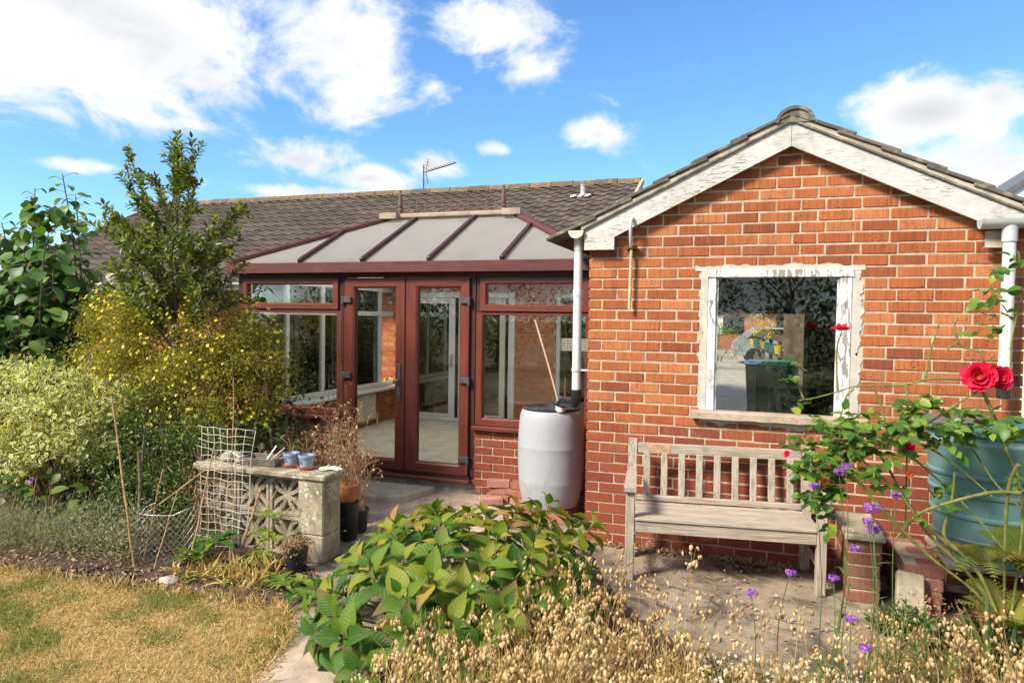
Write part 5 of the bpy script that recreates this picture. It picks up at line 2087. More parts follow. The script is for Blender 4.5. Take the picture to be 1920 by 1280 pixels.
pot_sedum = black_pot(-1.665, -1.385, 0.082, 0.145, 'black pot with a shrivelled brown plant at the foot of the pillar', 0.02)
black_pot(-1.715, -0.66, 0.080, 0.30, 'tall black pot standing behind the pillar by the path')
black_pot(-1.715, -0.66, 0.075, 0.13, 'small terracotta pot set on top of the tall black pot', 0.302, 'terracotta')
black_pot(-1.76, -0.47, 0.10, 0.19, 'black pot of dry stalks standing between pillar and doorstep')
black_pot(-2.02, -0.35, 0.14, 0.27, 'large black pot of dead stems just behind the block wall')
black_pot(-2.36, -0.28, 0.13, 0.25, 'wide black pot of dead flower heads by the left side light')

# ------------------------------------------------------------------ netting, wire, canes
net = thing('plastic_netting', 'cream plastic mesh netting panel leaning on the block wall', 'netting', (0, 0, 0))
rows_n, cols_n = 16, 7
P = {}
for i in range(rows_n + 1):
    for j in range(cols_n + 1):
        f, g = i / rows_n, j / cols_n
        x = -2.575 + g * 0.40 + 0.035 * f - 0.03 * f * (1 - g) + 0.012 * math.sin(f * 7 + j)
        x = -2.575 + g * (0.475 - 0.05 * (1 - f)) + (1 - f) * 0.10 + 0.010 * math.sin(f * 8 + j * 0.7)
        y = -1.40 + 0.125 * f + 0.022 * math.sin(g * 4 + f * 3)
        z = 0.10 + 0.815 * f + 0.006 * math.sin(j * 2.1 + i)
        P[i, j] = Vector((x, y, z))
m = MB()
for i in range(rows_n + 1):
    ext = [P[i, 0] + Vector((-0.03, -0.005, 0.01))] if i % 3 else []
    m.tube(ext + [P[i, j] for j in range(cols_n + 1)], 0.0024, 5)
m.build('weft_strand', M['net_plastic'], net, smooth='all')
m = MB()
for j in range(cols_n + 1):
    m.tube([P[i, j] for i in range(rows_n + 1)], 0.0024, 5)
m.build('warp_strand', M['net_plastic'], net, smooth='all')

cw = thing('wire_cloche', 'bent chicken wire cloche standing on the bare soil', 'wire cloche', (-2.63, -1.52, 0.0))
m = MB()
na, nz = 34, 15
def cwp(i, k):
    a = R(-205 + 250 * i / na)
    r = 0.19 + 0.035 * math.sin(a * 2 + 0.5) - 0.02 * (k / nz)
    lift = 0.06 * max(0, math.sin(a * 1.3 + 1.0))
    return Vector((r * 1.15 * math.cos(a), r * 0.75 * math.sin(a), 0.02 + (0.33 + lift) * k / nz))
for i in range(na):
    for k in range(nz):
        if (i + k) % 2 == 0:
            m.tube([cwp(i, k), cwp(i + 1, k + 1)], 0.0009, 3, False)
        else:
            m.tube([cwp(i + 1, k), cwp(i, k + 1)], 0.0011, 3, False)
m.build('wire_mesh', M['wire'], cw, kind='stuff')
m = MB()
m.tube([cwp(i, nz) for i in range(na + 1)], 0.0013, 4)
m.tube([cwp(0, k) for k in range(nz + 1)], 0.0013, 4)
m.tube([cwp(na, k) for k in range(nz + 1)], 0.0013, 4)
m.build('edge_wire', M['wire'], cw)

canes = [((-3.05, -1.60, 1.14), (-2.70, -1.73, 0.0), 0.0085, 'long tan bamboo cane leaning left across the dark shrub'),
         ((-2.46, -1.36, 0.62), (-2.98, -1.62, 0.16), 0.0062, 'thin cane sloping across the wire cloche'),
         ((-2.30, -1.25, 1.28), (-2.27, -1.30, 0.0), 0.005, 'upright thin cane rising through the netting into the yellow shrub'),
         ((-2.06, -1.24, 0.52), (-2.16, -1.36, 0.02), 0.011, 'thick split cane propped against the pierced blocks'),
         ((-1.93, -1.22, 0.52), (-2.15, -1.42, 0.02), 0.0045, 'slender cane leaning right against the pierced blocks'),
         ((-1.79, -1.24, 0.42), (-2.09, -1.45, 0.02), 0.006, 'cane leaning low against the pillar end of the blocks'),
         ((-2.42, -1.30, 0.80), (-2.36, -1.62, 0.0), 0.006, 'cane standing behind the left half of the netting'),
         ((-2.60, -0.52, 1.18), (-2.54, -0.48, 0.30), 0.010, 'straight grey stake beside the right edge of the yellow shrub'),
         ((-2.745, -1.45, 0.62), (-2.755, -1.62, 0.0), 0.0045, 'short cane upright inside the wire cloche'),
         ((-2.56, -1.50, 0.50), (-2.55, -1.72, 0.0), 0.0045, 'short cane at the right edge of the wire cloche')]
for a, c, r, lb in canes:
    m = MB()
    a, c = Vector(a), Vector(c)
    pts = [a + (c - a) * (i / 6) + Vector((rng.uniform(-.006, .006), rng.uniform(-.006, .006), 0)) for i in range(7)]
    m.tube(pts, [r * (0.75 + 0.05 * i) for i in range(7)], 7)
    for i in (2, 4):
        m.tube([pts[i] + (a - c).normalized() * 0.005, pts[i] - (a - c).normalized() * 0.005], r * 1.25, 7)
    m.build('garden_cane', M['cane'], label=lb, cat='cane', smooth=50, group='canes in the left border')
m = MB()
m.tube([(-0.615, 0.60, 1.72), (-0.50, 0.62, 1.35), (-0.395, 0.64, 0.985)], 0.0105, 8)
m.build('wooden_pole', M['pole_pink'], label='thin pinkish wooden pole leaning behind the pale grey barrel', cat='pole', smooth=50)
m = MB()
m.tube([(-0.335, 0.62, 1.22), (-0.333, 0.60, 0.98)], 0.006, 6)
m.tube([(-0.334, 0.61, 1.14), (-0.334, 0.61, 1.12)], 0.009, 6)
m.build('brass_rod', M['gold_metal'], label='short brass rod upright behind the black pipe bend', cat='rod', smooth=50)
cg = thing('wire_feeder', 'small white wire cage hanging behind the downpipe', 'bird feeder', (-0.165, 0.24, 1.475))
m = MB()
for i in range(19):
    x = -0.115 + i * 0.0128
    m.tube([(x, 0, 0), (x, 0, 0.095)], 0.0013, 4)
    if i % 2 == 0:
        m.tube([(x, 0.07, 0), (x, 0.07, 0.095)], 0.0013, 4)
for k in range(8):
    z = k * 0.0135
    for y in (0, 0.07):
        m.tube([(-0.115, y, z), (0.115, y, z)], 0.0013, 4)
m.build('wire_cage', M['net_plastic'], cg)
m = MB()
m.tube([(-0.11, 0.035, 0.0), (-0.085, 0.035, -0.03), (-0.06, 0.035, -0.028), (-0.05, 0.035, 0.0)], 0.002, 5)
m.build('hook', M['dark_metal'], cg)
m = MB()
m.lathe([(0.03, 0), (0.034, 0.004), (0.03, 0.012), (0.003, 0.014)], 1.77, -0.83, 18)
m.build('bin_lid', M['black_plastic'], label='small black disc lying on the patio by the right bench leg', cat='disc', smooth=40, loc=(0, 0, 0.001))
for (x, y, s, lb) in ((-2.30, -1.83, 0.055, 'grey stone at the lawn edge left of the bare soil'), (-2.13, -1.60, 0.028, 'small pale stone under the wire cloche'), (-1.40, -1.33, 0.03, 'small stone beside the path near the pillar')):
    m = MB()
    rr_ = random.Random(int(s * 3000))
    m.lathe([(s * 0.4, 0), (s, s * 0.2), (s * 0.9, s * 0.5), (s * 0.4, s * 0.75), (0.003, s * 0.8)], 0, 0, 9)
    m.v = [(v[0] * (1.35 + 0.2 * math.sin(2 * math.atan2(v[1], v[0]))), v[1] + rr_.uniform(-.006, .006), v[2] + rr_.uniform(-.003, .003)) for v in m.v]
    m.build('stone', M['pebble'], label=lb, cat='stone', smooth=50, loc=(x, y, 0.0), group='stones in the border')

# ------------------------------------------------------------------ beyond the garage, seen through its window
sheet('driveway', [(0.2, 5.0), (2.2, 5.0), (1.9, 14), (0.9, 40), (-6, 60), (-8, 60), (-2.0, 14), (-0.6, 5.0)], 0.0, M['drive'])
sheet('front_lawn', [(-3.2, 19), (-0.6, 19.0), (-2.0, 38), (-16, 38), (-14, 19)], 0.004, M['lawn_base'])


def wheelie_bin(name, label, x, y, body, lidm, s=1.0, rz=0.0):
    t = thing(name, label, 'bin', (x, y, 0), rz)
    m = MB()
    w0, w1, d0, d1, h0, h1 = 0.22 * s, 0.28 * s, 0.24 * s, 0.34 * s, 0.06, 0.98 * s
    m.poly([(-w0, -d0, h0), (w0, -d0, h0), (w0, d0, h0), (-w0, d0, h0), (-w1, -d1, h1), (w1, -d1, h1), (w1, d1, h1), (-w1, d1, h1)],
           [(0, 3, 2, 1), (4, 5, 6, 7), (0, 1, 5, 4), (1, 2, 6, 5), (2, 3, 7, 6), (3, 0, 4, 7)])
    for k in (-1, 0, 1):
        m.box(k * 0.12 * s - 0.02, -d1 - 0.012, 0.25, k * 0.12 * s + 0.02, -d0 - 0.005, h1 - 0.1, 0.005)
    m.build('body', M[body], t)
    m = MB()
    m.box(-w1 - 0.02, -d1 - 0.03, h1 + 0.002, w1 + 0.02, d1 + 0.04, h1 + 0.05, 0.02)
    m.box(-w1 + 0.05, -d1 + 0.06, h1 + 0.05, w1 - 0.05, d1 - 0.06, h1 + 0.075, 0.02)
    m.tube([(-w1, d1 + 0.06, h1 + 0.02), (w1, d1 + 0.06, h1 + 0.02)], 0.018, 8)
    m.build('lid', M[lidm], t)
    for sx in (-1, 1):
        m = MB()
        m.tube([(sx * 0.21 * s, d0, 0.10), (sx * 0.26 * s, d0, 0.10)], 0.10, 16)
        m.build('wheel', M['black_plastic'], t, smooth=40)
    return t


wheelie_bin('wheelie_bin', 'dark wheelie bin with blue lid seen through the garage window', 1.40, 7.35, 'bin_dark', 'bin_blue', 1.02)
wheelie_bin('wheelie_bin', 'green wheelie bin seen through the garage window', 1.60, 6.55, 'bin_green', 'bin_green', 1.06)
t = thing('recycling_caddy', 'small teal caddy in front of the green wheelie bin', 'bin', (1.76, 5.75, 0))
m = MB()
m.poly([(-0.11, -0.12, 0.35), (0.11, -0.12, 0.35), (0.11, 0.12, 0.35), (-0.11, 0.12, 0.35), (-0.15, -0.16, 0.74), (0.15, -0.16, 0.74), (0.15, 0.16, 0.74), (-0.15, 0.16, 0.74)],
       [(0, 3, 2, 1), (4, 5, 6, 7), (0, 1, 5, 4), (1, 2, 6, 5), (2, 3, 7, 6), (3, 0, 4, 7)])
m.build('body', M['teal_plastic'], t)
m = MB()
m.box(-0.17, -0.18, 0.742, 0.17, 0.18, 0.79, 0.015)
m.build('lid', M['bin_dark'], t)
m = MB()
m.box(-0.16, -0.17, 0.0, 0.16, 0.17, 0.348, 0.01)
m.build('crate_base', M['fence_wood'], t)
t = thing('fence_planter', 'low wooden rail fence with hanging pots seen through the garage window', 'fence', (0, 0, 0))
A, B_ = Vector((1.82, 8.0, 0)), Vector((1.28, 14.0, 0))
for z in (0.45, 0.80, 1.12, 1.42):
    m = MB()
    m.bar(A + Vector((0, 0, z)), B_ + Vector((0, 0, z)), 0.03, 0.13)
    m.build('rail', M['fence_wood'], t)
for k in range(5):
    q = A + (B_ - A) * (k / 4)
    m = MB()
    m.box(q.x + 0.02, q.y - 0.04, 0.0, q.x + 0.10, q.y + 0.04, 1.45)
    m.build('post', M['fence_wood'], t)
for k in range(7):
    q = A + (B_ - A) * ((k + 0.6) / 7.5)
    m = MB()
    m.lathe([(0.06, 1.14), (0.085, 1.30)], q.x - 0.10, q.y, 12)
    m.build('hanging_pot', M['teal_plastic' if k % 3 else 'yellow_plastic'], t)
t = thing('boarded_fence', 'dark overlapped wooden fence panel beside the drive', 'fence', (0, 0, 0))
for k in range(12):
    m = MB()
    Mx = Matrix.Translation((1.78, 7.95, 0.05 + k * 0.15)) @ Matrix.Rotation(R(5), 4, 'X')
    m.box(0, 0, 0, 0.75, 0.012, 0.175, 0, Mx)
    m.build('board', M['fence_wood'], t)
for x in (1.74, 2.53):
    m = MB()
    m.box(x, 7.96, 0, x + 0.05, 8.02, 1.9)
    m.build('post', M['fence_wood'], t)
t = thing('parked_car', 'silver car parked on the street beyond the garage', 'car', (2.5, 25.5, 0.0), R(4))
m = MB()
m.prism([(-2.0, 0.35), (2.1, 0.35), (2.15, 0.8), (1.5, 0.98), (0.9, 1.5), (-1.2, 1.52), (-1.9, 1.0), (-2.05, 0.8)], -0.85, 0.85)
m.build('body', M['car_silver'], t)
for s in (-1, 1):
    m = MB()
    m.prism([(-1.55, 1.02), (1.25, 1.02), (0.78, 1.42), (-1.1, 1.44)], s * 0.856 - 0.003, s * 0.856 + 0.003)
    m.build('window', M['car_dark'], t)
    for x in (-1.25, 1.3):
        m = MB()
        m.tube([(x, s * 0.70, 0.33), (x, s * 0.88, 0.33)], 0.33, 20)
        m.build('wheel', M['car_dark'], t, smooth=40)
m = MB()
m.box(-2.075, -0.26, 0.62, -2.06, 0.26, 0.73)
m.build('number_plate', M['plate_yellow'], t)
t = thing('far_bungalow', 'distant brick and white bungalow across the street', 'house', (-1.0, 40, 0))
m = MB()
m.box(-7, 0, 0, 6.5, 7, 2.5)
m.build('wall', M['far_brick'], t)
m = MB()
m.box(-5.0, -0.06, 0.9, 0.6, 0.0, 2.1)
m.build('white_panel', M['far_render'], t)
m = MB()
m.prism([(-0.5, 2.4), (7.5, 2.4), (3.5, 4.2)], -7.5, 7.0, 'x')
m.build('roof', M['far_roof'], t)
for x in (-4, 0.5, 3.6):
    m = MB()
    m.box(x, -0.09, 1.0, x + 1.2, -0.061, 2.0)
    m.build('window', M['car_dark'], t)
# next-door gable just inside the right edge
t = thing('neighbouring_house', 'corner of the white gabled house next door, above the garage roof', 'house', (0, 0, 0))
m = MB()
m.box(4.75, 6.1, 0, 9.0, 12, 3.2)
m.build('wall', M['far_render'], t)
m = MB()
m.prism([(4.40, 3.34), (6.9, 5.0), (9.4, 3.34), (9.4, 3.48), (6.9, 5.14), (4.40, 3.48)], 5.95, 6.05)
m.build('bargeboard', M['upvc_white'], t)
m = MB()
m.prism([(4.32, 3.40), (4.42, 3.49), (6.9, 5.15), (9.4, 3.49), (9.5, 3.40), (9.5, 3.50), (6.9, 5.24), (4.32, 3.50)], 5.90, 12.2)
m.build('roof', M['steel_frame'], t)
m = MB()
m.prism([(4.75, 3.2), (9.0, 3.2), (6.9, 4.9)], 6.1, 6.2)
m.build('gable', M['far_render'], t)

# ------------------------------------------------------------------ foliage tools
def leaf_template(n=4, width=0.5, shape='ovate', fold=0.25, curl=0.2, twist=0.0, wave=0.0):
    """unit leaf along +X, face up +Z: left edge, midrib, right edge at n+1 stations"""
    V, E, UV = [], [], []
    for i in range(n + 1):
        t = i / n
        if shape == 'ovate':
            w = math.sin(math.pi * min(1, t ** 0.75 * 1.0)) ** 0.85
        elif shape == 'acute':
            w = min(1.0, math.sin(math.pi * min(1, t ** 0.80)) ** 0.95 * (1.12 - 0.42 * t))
        elif shape == 'heart':
            w = (math.sin(math.pi * (0.22 + 0.78 * t)) ** 0.8) if t < 0.999 else 0
            w = max(w, 0.0)
        elif shape == 'blade':
            w = (1 - t) ** 0.55 * min(1, t * 6 + 0.35)
        elif shape == 'petal':
            w = math.sin(math.pi * min(1.0, 0.08 + 0.80 * t)) ** 0.7
        else:
            w = math.sin(math.pi * t) ** 0.6
        if i == n and shape != 'petal':
            w = 0.02
        if i == 0 and shape in ('ovate', 'ell'):
            w = 0.06
        w *= width / 2
        z = -curl * t * t + wave * math.sin(t * 9)
        f = fold * w
        a = twist * t
        ca, sa = math.cos(a), math.sin(a)
        x = t - 0.15 * curl * t * t
        V += [(x, w * ca, z + f + w * sa), (x, 0, z), (x, -w * ca, z + f - w * sa)]
        E += [1.0, 0.0 if 0.12 < t < 0.88 else 0.55, 1.0]
        UV += [(t, 1.0), (t, 0.0), (t, 1.0)]
    F = []
    for i in range(n):
        a = i * 3
        F += [(a, a + 1, a + 4, a + 3), (a + 1, a + 2, a + 5, a + 4)]
    out = (np.array(V, dtype=np.float64), np.array(F, dtype=np.int64), np.array(E, dtype=np.float32))
    return out + (np.array(UV),) if shape == 'acute' else out


def frames(axis, normal):
    """(N,3) leaf axes and rough normals -> (N,3,3) matrices with columns axis, side, normal"""
    a = axis / (np.linalg.norm(axis, axis=1, keepdims=True) + 1e-9)
    s = np.cross(normal, a)
    ln = np.linalg.norm(s, axis=1, keepdims=True)
    alt = np.cross(np.array([[0.31, 0.95, 0.1]]), a)
    s = np.where(ln < 1e-4, alt, s)
    s = s / (np.linalg.norm(s, axis=1, keepdims=True) + 1e-9)
    nn = np.cross(a, s)
    return np.stack([a, s, nn], axis=2)


def leaves_mesh(name, tmpl, P, A, Nn, S, rnd, smooth=True):
    V, F, E = tmpl[:3]
    m = frames(A, Nn)
    pts = np.einsum('nij,kj->nki', m, V) * S[:, None, None] + P[:, None, :]
    n, k = len(P), len(V)
    faces = (F[None] + (np.arange(n) * k)[:, None, None]).reshape(-1, F.shape[1])
    me = np_mesh(name, pts.reshape(-1, 3), faces, np.repeat(rnd, k), smooth)
    at = me.attributes.new('edge', 'FLOAT', 'POINT')
    at.data.foreach_set('value', np.tile(E, n))
    return me


def single_leaf_mesh(name, tmpl, rnd, mat):
    V, F, E = tmpl[:3]
    me = np_mesh(name, V, F, np.full(len(V), rnd), True)
    at = me.attributes.new('edge', 'FLOAT', 'POINT')
    at.data.foreach_set('value', E)
    if len(tmpl) > 3:
        for q, nm in ((0, 'lu'), (1, 'lv')):
            at = me.attributes.new(nm, 'FLOAT', 'POINT')
            at.data.foreach_set('value', np.ascontiguousarray(tmpl[3][:, q], dtype=np.float32))
    me.materials.append(mat)
    return me


def foliage(part, mat, parent, tmpls, P, A, Nn, S, rnd, singles=0, rest_name=None):
    """leaves of one plant: the `singles` nearest the camera as objects of their own, the rest joined"""
    n = len(P)
    order = np.argsort(np.linalg.norm(P - np.array(CAM), axis=1))
    if singles:
        ms = [single_leaf_mesh(part, t, 0.0, mat) for t in tmpls]
        sel = order[:singles]
        fr = frames(A[sel], Nn[sel])
        for q, i in enumerate(sel):
            o = bpy.data.objects.new(part, ms[int(rnd[i] * 997) % len(ms)])
            COL.objects.link(o)
            o.parent = parent
            o.color = (float(rnd[i]), 0, 0, 1)
            f = fr[q] * S[i]
            o.matrix_local = Matrix(((f[0, 0], f[0, 1], f[0, 2], P[i, 0]), (f[1, 0], f[1, 1], f[1, 2], P[i, 1]), (f[2, 0], f[2, 1], f[2, 2], P[i, 2]), (0, 0, 0, 1)))
        rest = order[singles:]
    else:
        rest = order
    if len(rest):
        groups = np.array_split(nrg.permutation(rest), len(tmpls))
        for g, t in zip(groups, tmpls):
            if len(g) == 0:
                continue
        # one mesh for all the rest: the templates share their face layout
        Vs, Fs, Es, Rs, base = [], [], [], [], 0
        for g, t in zip(groups, tmpls):
            V, F, E = t[:3]
            m = frames(A[g], Nn[g])
            pts = (np.einsum('nij,kj->nki', m, V) * S[g][:, None, None] + P[g][:, None, :]).reshape(-1, 3)
            Vs.append(pts)
            Fs.append((F[None] + (np.arange(len(g)) * len(V))[:, None, None]).reshape(-1, F.shape[1]) + base)
            Es.append(np.tile(E, len(g)))
            Rs.append(np.repeat(rnd[g], len(V)))
            base += len(pts)
        me = np_mesh(rest_name or 'foliage', np.concatenate(Vs), np.concatenate(Fs), np.concatenate(Rs), True)
        at = me.attributes.new('edge', 'FLOAT', 'POINT')
        at.data.foreach_set('value', np.concatenate(Es))
        if len(tmpls[0]) > 3:
            for q, nm in ((0, 'lu'), (1, 'lv')):
                at = me.attributes.new(nm, 'FLOAT', 'POINT')
                at.data.foreach_set('value', np.concatenate([np.tile(t[3][:, q].astype(np.float32), len(g)) for g, t in zip(groups, tmpls)]))
        obj(rest_name or 'foliage', me, mat, parent, kind='stuff')


def unit(v):
    return v / (np.linalg.norm(v, axis=-1, keepdims=True) + 1e-9)


def clumpy(n, blobs, shell=0.55, seed=1, clumps=60, spread=0.16):
    """points in a union of ellipsoids, gathered in clumps near the surface; returns points, outward directions"""
    r = np.random.default_rng(seed)
    w = np.array([b[3] * b[4] * b[5] for b in blobs]) ** (2 / 3)
    w = w / w.sum()
    cs, od = [], []
    which = r.choice(len(blobs), clumps, p=w)
    for k in which:
        x, y, z, a, b, c = blobs[k]
        d = unit(r.normal(size=3))
        rad = shell + (1 - shell) * r.random() ** 0.5
        rad *= 0.86 + 0.28 * r.random()
        cs.append(np.array([x, y, z]) + d * np.array([a, b, c]) * rad)
        od.append(d)
    cs, od = np.array(cs), np.array(od)
    idx = r.integers(0, clumps, n)
    sz = spread * (0.6 + 0.8 * r.random(clumps))
    off = r.normal(size=(n, 3)) * sz[idx][:, None] * np.array([1, 1, 0.8])
    P = cs[idx] + off
    O = unit(od[idx] * 0.7 + unit(off) * 0.6 + np.array([0, 0, 0.25]))
    return P, O, r


def limb(mb, a, b, r0, r1, bend=0.08, n=5, sides=6, seed=None):
    rr2 = random.Random(seed) if seed is not None else rng
    a, b = Vector(a), Vector(b)
    L = (b - a).length
    off = Vector((rr2.uniform(-1, 1), rr2.uniform(-1, 1), rr2.uniform(-.3, .6))) * bend * L
    pts = []
    for i in range(n + 1):
        f = i / n
        pts.append(a + (b - a) * f + off * math.sin(math.pi * f))
    mb.tube(pts, [r0 + (r1 - r0) * i / n for i in range(n + 1)], sides)
    return pts


def plant(name, label, cat, group=None):
    return thing(name, label, cat, (0, 0, 0), 0, group)


# ------------------------------------------------------------------ holly tree
tree = plant('holly_tree', 'young evergreen tree with glossy leaves rising above the yellow shrub', 'tree')
tb = MB()
trunk = [(-3.30, -0.72, 0.0), (-3.36, -0.70, 0.5), (-3.42, -0.66, 1.0), (-3.43, -0.64, 1.5), (-3.47, -0.62, 2.0), (-3.47, -0.60, 2.5), (-3.46, -0.60, 2.95), (-3.45, -0.60, 3.26)]
tb.tube(trunk, [0.042, 0.038, 0.034, 0.030, 0.024, 0.017, 0.010, 0.004], 9)
tb.build('trunk', M['bark'], tree, smooth=60)
ends = [(-3.98, -0.62, 3.17, 2.30), (-3.90, -0.4, 2.95, 2.2), (-3.17, -0.62, 3.14, 2.35), (-3.24, -0.8, 2.95, 2.3), (-4.30, -0.60, 2.70, 1.95), (-4.22, -0.85, 2.52, 1.9), (-2.80, -0.60, 2.62, 1.95),
        (-2.72, -0.75, 2.40, 1.85), (-2.84, -0.85, 2.28, 1.8), (-2.95, -0.4, 2.60, 2.0), (-4.10, -0.3, 2.75, 2.1), (-3.70, -0.95, 2.85, 2.1), (-3.25, -1.0, 2.70, 2.0), (-3.62, -0.25, 2.95, 2.3),
        (-3.95, -0.95, 2.45, 1.8), (-3.05, -1.05, 2.35, 1.75), (-3.55, -1.10, 2.30, 1.75), (-4.05, -0.75, 2.15, 1.6), (-2.98, -0.8, 2.05, 1.55), (-3.75, -0.2, 2.45, 1.8), (-3.15, -0.2, 2.4, 1.8),
        (-3.52, -0.55, 3.05, 2.6), (-3.38, -0.65, 3.05, 2.6), (-3.30, -0.95, 2.15, 1.6), (-3.78, -1.05, 2.10, 1.6), (-2.92, -0.95, 1.92, 1.5), (-4.15, -0.45, 2.35, 1.7), (-3.60, -0.9, 1.95, 1.45), (-3.35, -1.1, 1.85, 1.4), (-2.74, -0.6, 2.15, 1.7), (-2.86, -0.5, 1.88, 1.55), (-4.22, -0.6, 1.95, 1.55), (-2.95, -0.7, 2.35, 1.9), (-4.05, -0.7, 2.55, 2.0)]
twigs = []
br = MB()
for (x, y, z, z0) in ends:
    k = min(range(len(trunk)), key=lambda i: abs(trunk[i][2] - z0))
    a = Vector(trunk[k]) + Vector((0, 0, z0 - trunk[k][2]))
    pts = limb(br, a, (x, y, z), 0.012, 0.003, 0.10, 6, 5)
    twigs.append(pts)
    for j in range(6):
        i = rng.randrange(2, 6)
        q = pts[i]
        d = (pts[min(i + 1, 6)] - pts[i - 1]).normalized()
        sd = Vector((rng.gauss(0, 1), rng.gauss(0, 1), rng.gauss(0.5, 0.7))).normalized()
        e = q + (d * 0.6 + sd * 0.8).normalized() * rng.uniform(0.10, 0.26)
        twigs.append(limb(br, q, e, 0.005, 0.002, 0.1, 3, 4))
twigs.append([Vector(t) for t in trunk[5:]])
br.build('branches', M['bark'], tree, smooth=60, kind='stuff')
P, A, Nn = [], [], []
for pts in twigs:
    L = sum((pts[i + 1] - pts[i]).length for i in range(len(pts) - 1))
    n = max(8, int(L * 82))
    for k in range(n):
        f = 0.22 + 0.80 * (k + rng.random()) / n
        i = min(int(f * (len(pts) - 1)), len(pts) - 2)
        g = min(f * (len(pts) - 1) - i, 1.05)
        q = pts[i] + (pts[i + 1] - pts[i]) * g
        d = (pts[i + 1] - pts[i]).normalized()
        ang = k * 2.4 + rng.uniform(-.5, .5)
        s1 = d.orthogonal().normalized()
        s2 = d.cross(s1)
        out = (s1 * math.cos(ang) + s2 * math.sin(ang))
        ax = (out * rng.uniform(0.6, 1.0) + d * rng.uniform(0.35, 1.0)).normalized()
        P.append(q + out * 0.006)
        A.append(ax)
        Nn.append((d * 1.0 - out * 0.4 + Vector((0, 0, 0.7)) + Vector((rng.gauss(0, .4), rng.gauss(0, .4), 0))).normalized())
P, A, Nn = np.array(P), np.array(A), np.array(Nn)
tm_h = [leaf_template(3, 0.50, 'ovate', 0.5, c, 0.25) for c in (0.15, 0.3, -0.1)]
foliage('leaf', M['holly_leaf'], tree, tm_h, P, A, Nn, nrg.uniform(0.042, 0.070, len(P)), nrg.random(len(P)), 300)

# ------------------------------------------------------------------ heart-leaved shrub at the left edge
hs = plant('heart_leaf_shrub', 'tall dark green shrub with large heart shaped leaves at the left edge', 'shrub')
st = MB()
P, A, Nn, S = [], [], [], []
tops = [(-5.95, 0.0, 3.02), (-5.62, 0.05, 3.16), (-5.40, 0.02, 2.92), (-6.25, 0.0, 2.55), (-5.85, -0.2, 2.6), (-5.5, -0.2, 2.55), (-6.6, 0.1, 2.7), (-6.1, -0.35, 2.3), (-5.65, -0.45, 2.2), (-5.3, -0.3, 2.15),
        (-6.45, -0.45, 2.05), (-6.9, -0.2, 2.4), (-5.95, -0.5, 1.95), (-5.45, -0.55, 1.8), (-6.2, -0.6, 1.75), (-6.7, -0.6, 1.8), (-5.2, -0.1, 1.9), (-7.2, -0.1, 2.2), (-5.7, -0.65, 1.55), (-6.0, -0.7, 1.45), (-5.25, -0.5, 1.45), (-6.45, -0.75, 1.5)]
r = random.Random(77)
for _ in range(34):
    tops.append((r.uniform(-7.0, -5.05), r.uniform(-0.65, 0.1), r.uniform(1.35, 2.35)))
for (x, y, z) in tops:
    b0 = (-5.95 + (x + 5.95) * 0.35, 0.1 + y * 0.2, 0.1)
    pts = limb(st, b0, (x, y, z), 0.022, 0.005, 0.05, 8, 6)
    tall = z > 2.5
    for k in range(34 if tall else 19):
        f = (0.55 + 0.45 * (k + rng.random() * 0.6) / 34) if tall else (0.36 + 0.64 * (k + rng.random() * 0.6) / 19)
        f = min(f, 0.999)
        i = min(int(f * 8), 7)
        q = pts[i] + (pts[i + 1] - pts[i]) * (f * 8 - i)
        ang = k * 2.5 + rng.uniform(-.6, .6)
        out = Vector((math.cos(ang), math.sin(ang) - 0.25, rng.uniform(-0.15, 0.3))).normalized()
        pet = rng.uniform(0.05, 0.13)
        e = q + out * pet + Vector((0, 0, 0.02))
        st.tube([q, e], 0.0025, 4, False)
        ax = (out + Vector((0, 0, rng.uniform(-0.9, -0.15)))).normalized()
        P.append(e)
        A.append(ax)
        Nn.append((out * 0.5 + Vector((rng.gauss(0, .25), rng.gauss(-.25, .25), 0.8))).normalized())
        S.append(rng.uniform(0.115, 0.175) * (0.62 if f > 0.93 else (0.8 if tall else 1.0)))
vp, vo, r_ = clumpy(900, [(-5.75, 0.0, 2.45, 0.45, 0.3, 0.42), (-5.95, -0.15, 1.75, 0.85, 0.45, 0.72), (-5.45, -0.1, 1.9, 0.42, 0.4, 0.55), (-6.8, -0.1, 1.8, 0.8, 0.5, 0.8), (-5.7, -0.35, 1.25, 0.7, 0.4, 0.45)], 0.7, 91, 130, 0.10)
for q, o_ in zip(vp, vo):
    P.append(Vector(q))
    A.append(Vector((o_[0] * 0.7 + rng.gauss(0, .4), o_[1] * 0.7 - 0.2 + rng.gauss(0, .4), rng.uniform(-0.9, 0.05))))
    Nn.append(Vector((o_[0] * 0.5 + rng.gauss(0, .2), o_[1] * 0.5 - 0.3 + rng.gauss(0, .2), 0.75)))
    S.append(rng.uniform(0.11, 0.175))
st.build('stems', M['bark'], hs, smooth=60, kind='stuff')
tm_s = [leaf_template(5, 0.86, 'heart', 0.22, c, 0.1) for c in (0.25, 0.4, 0.1)]
foliage('leaf', M['heart_leaf'], hs, tm_s, np.array(P), np.array(A), np.array(Nn), np.array(S), nrg.random(len(P)), 300)

